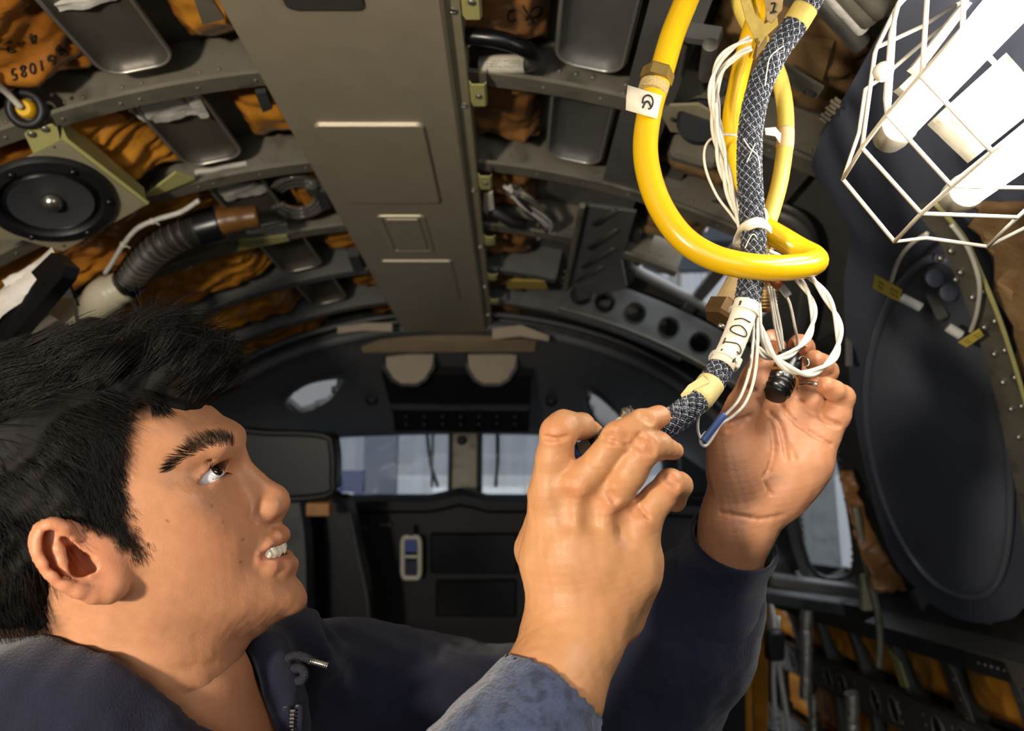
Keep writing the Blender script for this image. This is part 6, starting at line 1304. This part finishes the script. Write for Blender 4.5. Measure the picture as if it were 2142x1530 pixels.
# top right: pipes, notched angle
t = thing('conduit_rack', 'row of grey conduits at the roof left of the work light', 'conduit', DC(1760, 40, 1.3))
for k, (x0, y0, x1, y1, rr) in enumerate(((1700, -20, 1800, 92, .010), (1722, -30, 1806, 60, .008), (1760, -30, 1822, 40, .011), (1800, -30, 1850, 20, .012))):
    b = MB(); A, B = DC(x0, y0, 1.28), DC(x1, y1, 1.28); b.tube([A, (A+B)/2, B], rr, 12); b.build('conduit', (M['steel'], M['foam'], M['alu'], M['alu'])[k], t, 50)
b = MB(); P = [DC(x, y, 1.285) for x, y in ((1628, 128), (1722, 186), (1706, 210), (1620, 160))]; b.prism(P, CYL(24, 0, .004)-CYL(24, 0, 0)); o = tag(b.build('notched_angle', M['alu']), 'grey angle strip with a notch beside the pale hose', 'angle strip'); b = MB(); b.dome(DC(1697, 190, 1.2845), -AX_F, .007, .001, 10); b.build('notch', M['ink'], o)
b = MB(); b.prism([DC(x, y, 1.32) for x, y in ((1640, 80), (1740, 100), (1720, 170), (1640, 130))], CYL(24, 0, .01)-CYL(24, 0, 0)); tag(b.build('film_scrap', M['tan']), 'tan film patch behind the pale hose top', 'film')

# ================================================================ right wall: midnight liner, oval cover, post, tags
def LC(px, py, r=1.25): return ONCYL(px, py, r)
lp_ = [(1905, -40), (1880, 0), (1790, 160), (1700, 332), (1735, 410), (1775, 490), (1765, 600), (1772, 740), (1798, 930), (1850, 1130), (1900, 1215), (1990, 1290), (2090, 1300), (2160, 1240), (2300, 900), (2300, 300), (2200, -80)]
cen = np.array([2010, 600.]); rows = []
for (x, y) in spline([(float(a), float(c)) for a, c in lp_], 5, True): rows.append([LC(x+(cen[0]-x)*u, y+(cen[1]-y)*u, 1.255) for u in np.linspace(0, 1, 10)])
rows.append(rows[0]); b = MB(); b.grid(np.array(rows), np.array([.006, 0, .006])); ln = tag(b.build('side_liner', M['liner'], None, 40), 'large midnight blue side liner panel filling the right wall', 'liner panel')
# oval cover with rolled rim set on the liner
ov = [(1958, 540), (1880, 600), (1828, 720), (1812, 860), (1836, 1010), (1890, 1140), (1960, 1225), (2040, 1250), (2090, 1210), (2112, 1100), (2108, 940), (2080, 760), (2030, 600)]
oc = thing('oval_cover', 'dark oval window cover with glossy rim on the right wall', 'cover', LC(1970, 900, 1.24)); cen = np.array([1965., 890.]); rows = []
sp_ = spline([(float(a), float(c)) for a, c in ov], 6, True)
for (x, y) in sp_: rows.append([LC(x+(cen[0]-x)*u, y+(cen[1]-y)*u, 1.247-.010*math.sin(min(1, u*4)*math.pi/2)) for u in (0, .04, .1, .2, .4, .7, 1.0)])
rows.append(rows[0]); b = MB(); b.grid(np.array(rows)); b.build('shell', M['liner2'], oc, True)
b = MB(); q = [LC(x, y, 1.243) for x, y in sp_]; b.tube(q+q[:1], .006, 10, False); b.build('rim', M['liner2'], oc, True)
for (x, y) in ((1953, 582), (1982, 612)): b = MB(); b.lathe([(.012, 0), (.012, -.004), (.008, -.006), (.003, -.006)], LC(x, y, 1.232), AX_F, 14); b.build('latch', M['liner'], oc, 40)
b = MB(); b.rbox(LC(1960, 640, 1.232), (.008, .020, .004), np.array([nrm(AX_R+AX_U*.5), nrm(AX_U-AX_R*.5), AX_F]), .003); b.build('pull_tab', M['grey'], oc)
b = MB(); b.rbox(LC(1776, 730, 1.245), (.006, .030, .003), np.array([AX_R, AX_U, AX_F]), .002); b.build('label_strip', M['grey'], oc)
b = MB(); gm = MB()
for k in range(7):
    p = LC(1722+k*5, 252-k*7, 1.246); gm.rbox(p, (.0018, .006 if k % 2 else .004, .0008), np.array([nrm(AX_R*.6+AX_U*.8), nrm(AX_R*.8-AX_U*.6), AX_F]), .0003)
gm.build('stencil_mark', mat('stencil_tan', srgb(120, 108, 88), .6, 0, .1, 50), ln)
# riveted post
t = thing('riveted_post', 'grey riveted frame post rising along the right edge beside the oval cover', 'post', LC(2080, 800, 1.21))
lft = [(1905, 430), (1960, 500), (1990, 560), (2030, 660), (2062, 760), (2090, 870), (2118, 990), (2140, 1110), (2165, 1250)]; wdt = [46, 50, 50, 52, 54, 58, 62, 66, 70]
G_ = np.array([[LC(x+w_*u, y-w_*.18*u, 1.215) for u in (0, .5, 1)] for (x, y), w_ in zip(lft, wdt)]); G_ = np.stack([spline(G_[:, k], 4) for k in range(3)], 1); b = MB(); b.grid(G_, np.array([.004, .003, 0])); b.build('web', M['alu'], t, 40)
b = MB(); rv = [(1968, 540), (1990, 525), (2010, 570), (2035, 622), (2058, 610), (2082, 672), (2060, 685), (2081, 741), (2103, 733), (2099, 800), (2124, 790), (2116, 856), (2138, 850), (2132, 915), (2000, 585)]
for (x, y) in rv: b.dome(LC(x, y, 1.2135), -AX_F, .0046, .003, 10)
b.build('rivet_row', M['steel'], t, True, 'stuff')
b = MB(); b.tube(spline([LC(x+w_+2, y-w_*.18, 1.212) for (x, y), w_ in zip(lft, wdt)], 4), .003, 6); b.build('edge_bead', M['primer'], t, True)
# crumpled film right of the post
G_ = np.zeros((22, 12, 3))
for i in range(22):
    for j in range(12): y = 420+i*24; x = 2030+i*7.5+j*14; G_[i, j] = LC(x, y, 1.235)
nz = noise3(G_.reshape(-1, 3), 55, 91)*.018+noise3(G_.reshape(-1, 3), 120, 92)*.007; G_ += nz.reshape(22, 12)[..., None]*-AX_F; b = MB(); b.grid(G_, AX_F*.004); tag(b.build('insulation_blanket', M['tan'], None, True), 'crumpled tan film insulation right of the riveted post', 'insulation')
# tagged leads
def lead(label, cable, sleeve, tagp, seed):
    t = thing('tagged_lead', label, 'lead', LC(*sleeve[0], 1.19)); b = MB(); b.tube(spline([LC(x, y, 1.20) for x, y in cable], 7), .0026, 7); b.build('wire', M['white'], t, True)
    b = MB(); A, B = LC(*sleeve[0], 1.195), LC(*sleeve[1], 1.195); b.lathe([(.0055, 0), (.0062, .001), (.0062, np.linalg.norm(B-A)), (.0045, np.linalg.norm(B-A)+.001)], A, B-A, 12); b.build('sleeve', M['foam'], t, 40)
    b = MB(); P = [LC(x, y, 1.193) for x, y in tagp]; b.prism(P, AX_F*.001); o = b.build('yellow_tag', mat('tag_yellow', srgb(236, 212, 90), .55, 0, .06, 60), t)
    b = MB(); c_ = np.mean(P, 0); r_ = random.Random(seed); ex = nrm(P[1]-P[0]); ey = nrm(P[-1]-P[0]); L1 = np.linalg.norm(P[1]-P[0]); L2 = np.linalg.norm(P[-1]-P[0])
    for u in (.18, .28, .62, .72, .82):
        for v in (.3, .6): q = P[0]+ex*L1*u+ey*L2*v-AX_F*.001; b.tube([q, q+ey*L2*.12+ex*L1*.03], .0006, 4)
    b.build('print', M['ink'], o); return t
lead('yellow-tagged white lead hanging over the dark liner, left one', [(1940, 488), (1905, 512), (1880, 545), (1864, 590)], [(1884, 622), (1926, 644)], [(1830, 574), (1888, 606), (1880, 632), (1826, 604)], 3)
lead('yellow-tagged white lead lying beside the riveted post, right one', [(1990, 470), (2025, 520), (2048, 590), (2044, 650), (2030, 695)], [(1982, 684), (2010, 702)], [(2004, 716), (2048, 688), (2058, 702), (2022, 727)], 4)

# splice plate with large rivets on the second right frame
t = thing('splice_plate', 'grey splice plate with rows of large rivets right of the second skin pan', 'plate', CYL(14, .944, 1.325)); b = MB()
ths = np.linspace(10.2, 21, 12); b.grid(np.array([[CYL(a, .947, r) for r in (1.3005, 1.348)] for a in ths]), np.array([0, -.003, 0])); b.build('sheet', M['alu'], t)
for a in (11, 12, 13, 15, 17, 18, 19.5):
    for r in ((1.335,) if a < 14 else (1.335, 1.322, 1.311)): b = MB(); b.dome(CYL(a, .944, r), (0, -1, 0), .0045, .003, 10); b.build('rivet', M['alu'], t, True)
# ================================================================ lower right wall: sill, beaded stringers, film bays, pipes
def WC(th, y, r): return CYL(th, y, r)
def strip(name, th0, th1, r0, r1, ya, yb, m, n=10):
    b = MB(); G_ = np.array([[WC(th0, y, r0), WC(th0, y, r1), WC(th1, y, r1), WC(th1, y, r0)] for y in np.linspace(ya, yb, n)]); b.grid(G_); return struct(b.build(name, m, None, 30))
s = strip('trim_21', 68.0, 72.2, 1.37, 1.262, 1.0, 3.5, M['alu_dark']); b = MB(); b.grid(np.array([[WC(68, y, r) for r in (1.262, 1.20)] for y in np.linspace(1.0, 2.1, 6)]), np.array([0, 0, .004])); b.build('sill_ledge', M['grey'], s)
b = MB()
for y in np.arange(1.1, 1.75, .022): b.dome(WC(71.0, y, 1.261), -(WC(71, 0, 1)-WC(71, 0, 0)), .0036, .003, 8)
b.build('rivet_row', M['rim'], s, True, 'stuff')
b = MB(); b.grid(np.array([[WC(t, y, 1.255) for t in (68.2, 72.0)] for y in (1.0, 1.62)]), np.array([-.003, 0, 0])); b.build('sill_plate', M['alu'], s)
# stringers with lightening ovals
def beaded(name, thc, hw, ya, yb, m, r=1.285):
    b = MB(); b.grid(np.array([[WC(thc-hw, y, r+.03), WC(thc-hw, y, r), WC(thc+hw, y, r), WC(thc+hw, y, r+.03)] for y in np.linspace(ya, yb, 12)])); s = struct(b.build(name, m, None, 30))
    b = MB(); b.tube([WC(thc-hw, y, r) for y in np.linspace(ya, yb, 8)], .006, 6); b.build('edge_roll', M['grey'], s, True)
    k = 0
    for y in np.arange(ya+.08, yb, .115):
        k += 1
        if k % 3 == 0: continue
        rim = [WC(thc+hw*.72*math.sin(a), y+.026*math.cos(a), r-.001) for a in np.linspace(0, 2*math.pi, 18)]; o = MB(); o.tube(rim, .0035, 6, False); o.build('flanged_hole', M['alu'], s, True)
        o = MB(); o.prism([WC(thc+hw*.66*math.sin(a), y+.024*math.cos(a), r-.0005) for a in np.linspace(0, 2*math.pi, 18)[:-1]], -(WC(thc, 0, .001)-WC(thc, 0, 0))); o.build('hole_shadow', M['ink'], s)
    b = MB()
    for y in np.arange(ya, yb, .135):
        for t in (-.5, 0, .5): b.dome(WC(thc+hw*t, y, r-.001), -(WC(thc, 0, 1)-WC(thc, 0, 0)), .0048, .003, 8)
    b.build('rivet_row', M['rim'], s, True, 'stuff'); return s
beaded('trim_22', 81.5, 2.3, 1.2, 3.5, M['grey']); beaded('trim_23', 94, 2.3, 1.2, 3.5, M['grey'])
# film in the bays between
YB = [1.25, 1.48, 1.75, 2.02, 2.29, 2.56, 2.83, 3.1, 3.4]
for i in range(8):
    for k, (a, c_) in enumerate(((72.5, 79), (84, 91.5), (96.5, 106))):
        o = blanket('insulation_blanket', f'orange film blanket in the lower right wall, {["top", "middle", "bottom"][k]} row, {ordL[i]} bay from the right', a, c_, YB[i]+.008, YB[i+1]-.036, M['orange'], .009, 130+i*3+k, 1.322, 'film blankets of the right wall', 22)
# frame caps between bays (riveted T posts) are the frames; slanted gusset, zinc clips
for (y, t, lb) in ((2.27, 76.5, 'yellow zinc clip on the wall frame under the oval cover'), (2.25, 93, 'yellow zinc clip low on the wall frame under the oval cover')):
    b = MB(); p = WC(t, y, 1.30); b.prism([WC(t-2.6, y-.01, 1.295), WC(t-1.2, y-.05, 1.295), WC(t+1.6, y-.052, 1.295), WC(t+1.9, y-.008, 1.295)], WC(t, 0, .004)-WC(t, 0, 0)); tag(b.build('zinc_clip', M['primer']), lb, 'clip')
for (y, lb) in ((2.0, 'pale riveted gusset strip on the near wall frame'),):
    b = MB(); b.prism([WC(73.5, y-.034, 1.30), WC(74, y-.05, 1.30), WC(79.6, y-.066, 1.30), WC(79.6, y-.03, 1.30)], WC(76, 0, .004)-WC(76, 0, 0)); o = tag(b.build('gusset_plate', M['alu']), lb, 'plate')
    b = MB()
    for t in (75, 77, 79): b.dome(WC(t, y-.046, 1.298), -(WC(t, 0, 1)-WC(t, 0, 0)), .0042, .003, 8)
    b.build('rivet_row', M['rim'], o, True)
# pipes
FOIL = mat('foil_pipe', srgb(176, 172, 162), .35, .7, .25, 60, .5, 90)
for k, (px, y0, y1, d, r, lb) in enumerate(((1686, 1265, 1460, 2.45, .020, 'foil-wrapped silver pipe on the right wall under the side window'), (1702, 1455, 1560, 2.42, .011, 'thin silver pipe below the foil-wrapped pipe'), (1782, 1450, 1560, 2.15, .020, 'foil-wrapped pipe stub beside the wall frame at the bottom'))):
    b = MB(); n = 14; q = [U(px+random.uniform(-1.5, 1.5), y0+(y1-y0)*i/n, d) for i in range(n+1)]; b.tube(q, [r*(1+random.uniform(-.07, .07)) for _ in q], 14); tag(b.build('foil_pipe', FOIL, None, 60), lb, 'pipe')
# cables and dark bits at far right-hand bay
t = thing('wall_cables', 'two pale cables running down the far bay of the right wall', 'cable', U(1625, 1400, 2.6))
for pts in ([(1612, 1262), (1620, 1330), (1618, 1420), (1622, 1500)], [(1628, 1290), (1628, 1380), (1640, 1460), (1655, 1540)]): b = MB(); b.tube(spline([U(x, y, 2.55) for x, y in pts], 6), .008, 8); b.build('cable', M['foam'], t, True)
b = MB(); b.rbox(U(1620, 1350, 2.5), (.03, .05, .02), np.array([AX_R, AX_U, AX_F]), .01); b.build('junction', M['black'], t, 40)
# far right-hand orange panels behind the sleeve
for k, (x0, x1) in enumerate(((1525, 1575), (1578, 1606))):
    P = [U(x0, 1250, 2.9), U(x1, 1250, 2.85), U(x1, 1560, 2.85), U(x0, 1560, 2.9)]; n = 14; G_ = np.array([[(P[0]*(1-u)+P[1]*u)*(1-v)+(P[3]*(1-u)+P[2]*u)*v for v in np.linspace(0, 1, n)] for u in np.linspace(0, 1, n)]); G_ += (noise3(G_.reshape(-1, 3), 18, 77+k)*.012).reshape(n, n)[..., None]*-AX_F; b = MB(); b.grid(G_, AX_F*.01); tag(b.build('insulation_blanket', M['orange'], None, True), ['orange film blanket just right of the far sleeve', 'narrow orange film blanket second right of the far sleeve'][k], 'insulation', 'film blankets of the right wall')
# crumpled film between liner and side window
G_ = np.zeros((26, 9, 3))
ed_ = spline([(1772., 985.), (1796., 1080.), (1822., 1150.), (1850., 1200.), (1876., 1262.)], 7)[:26]
for i in range(26):
    x, y = ed_[min(i, len(ed_)-1)]; w_ = 14+24*(i/25)**1.5
    for j in range(9): G_[i, j] = U(x+w_*(j/4-1), y, 1.95-.004*i)
nz = noise3(G_.reshape(-1, 3), 60, 55)*.014; G_ += nz.reshape(26, 9)[..., None]*-AX_F; b = MB(); b.grid(G_, AX_F*.005); tag(b.build('insulation_blanket', M['brown'], None, True), 'crumpled brown film between the side window and the dark liner', 'insulation')
# side window frame, pane and reveal
b = MB(); pts = spline([U(x, y, 2.10+.0009*(y-930)) for x, y in SIDEW], 5, True); pts2 = spline([U(1715+(x-1715)*1.5, 1040+(y-1040)*1.16, 2.06+.0009*(y-930)) for x, y in SIDEW], 5, True)
b.grid(np.array([[p, q] for p, q in zip(np.concatenate([pts, pts[:1]]), np.concatenate([pts2, pts2[:1]]))]), AX_F*.012); b.tube(np.concatenate([pts, pts[:1]]), .008, 8, False); wn = struct(b.build('window_6', M['alu_dark'], None, 40))
b = MB(); b.prism(list(pts), AX_F*.004); b.build('pane', MATS['glass'], wn)
b = MB(); b.box((7.5, 5.5, 1.2), (.05, 7, 3.7)); struct(b.build('wall_hangar_right', HW))
b = MB(); b.rbox(U(1700, 1225, 2.2), (.13, .015, .03), np.array([nrm(AX_R-AX_U*.14), nrm(AX_U+AX_R*.14), AX_F]), .004); tag(b.build('sill_tray', M['grey'], None), 'grey tray on the sill below the side window', 'tray')
b = MB(); b.rbox(U(1700, 1262, 2.3), (.17, .018, .03), np.array([nrm(AX_R-AX_U*.16), nrm(AX_U+AX_R*.16), AX_F]), .004); tag(b.build('sill_beam', M['alu_dark'], None), 'dark beam under the sill tray below the side window', 'beam')
# strap post between window and liner
t = thing('strap_post', 'slender grey strap hanging past the sill between window and oval cover', 'strap', U(1830, 1300, 1.9)); b = MB(); b.tube(spline([U(x, y, 1.9) for x, y in ((1790, 1060), (1806, 1150), (1822, 1220), (1836, 1280), (1842, 1340), (1840, 1400))], 6), .010, 6, True, .4, AX_F); b.build('strap', M['alu'], t, True)
b = MB(); b.rbox(U(1812, 1240, 1.92), (.014, .045, .012), np.array([AX_R, AX_U, AX_F]), .004); b.build('clip', M['primer2'], t)
for (x, y) in ((2128, 1205), (2132, 1252)): b = MB(); b.lathe([(.006, 0), (.007, -.012), (.0045, -.016), (.001, -.017)], U(x, y, 1.45), AX_F, 10); tag(b.build('stud', M['chrome'], None, True), ['upper', 'lower'][y > 1230]+' brass-coloured stud at the right edge below the oval cover', 'stud')
# ================================================================ assumed second work light, unseen, added behind the photographer to brighten the roof
LX, LY, LZ = -.60, -.38, 1.22
assumed_wl = thing('work_light', 'assumed unseen globe work light on a stand behind the camera', 'lamp', (LX, LY, 0))
b = MB(); b.tube([(LX, LY, .01), (LX, LY, LZ-.07)], .012, 8); b.build('stand', M['steel'], assumed_wl, True)
for k in range(3): b = MB(); a = k*2.094; b.tube([(LX, LY, .25), (LX+.25*math.cos(a), LY+.25*math.sin(a), .008)], .008, 6); b.build('leg', M['steel'], assumed_wl, True)
b = MB(); b.lathe([(.014, -.075), (.03, -.07), (.032, -.045), (.028, -.044)], (LX, LY, LZ), (0, 0, 1), 20); b.build('socket', M['black'], assumed_wl, 40)
l = bpy.data.lights.new('assumed_work_bulb', 'POINT'); l.shadow_soft_size = .05; l.energy = ASSUMED_WORK2; l.color = (1, .89, .72)
lo_ = bpy.data.objects.new('assumed_work_bulb', l); COL.objects.link(lo_); lo_.location = (LX, LY, LZ); adopt(lo_, assumed_wl)
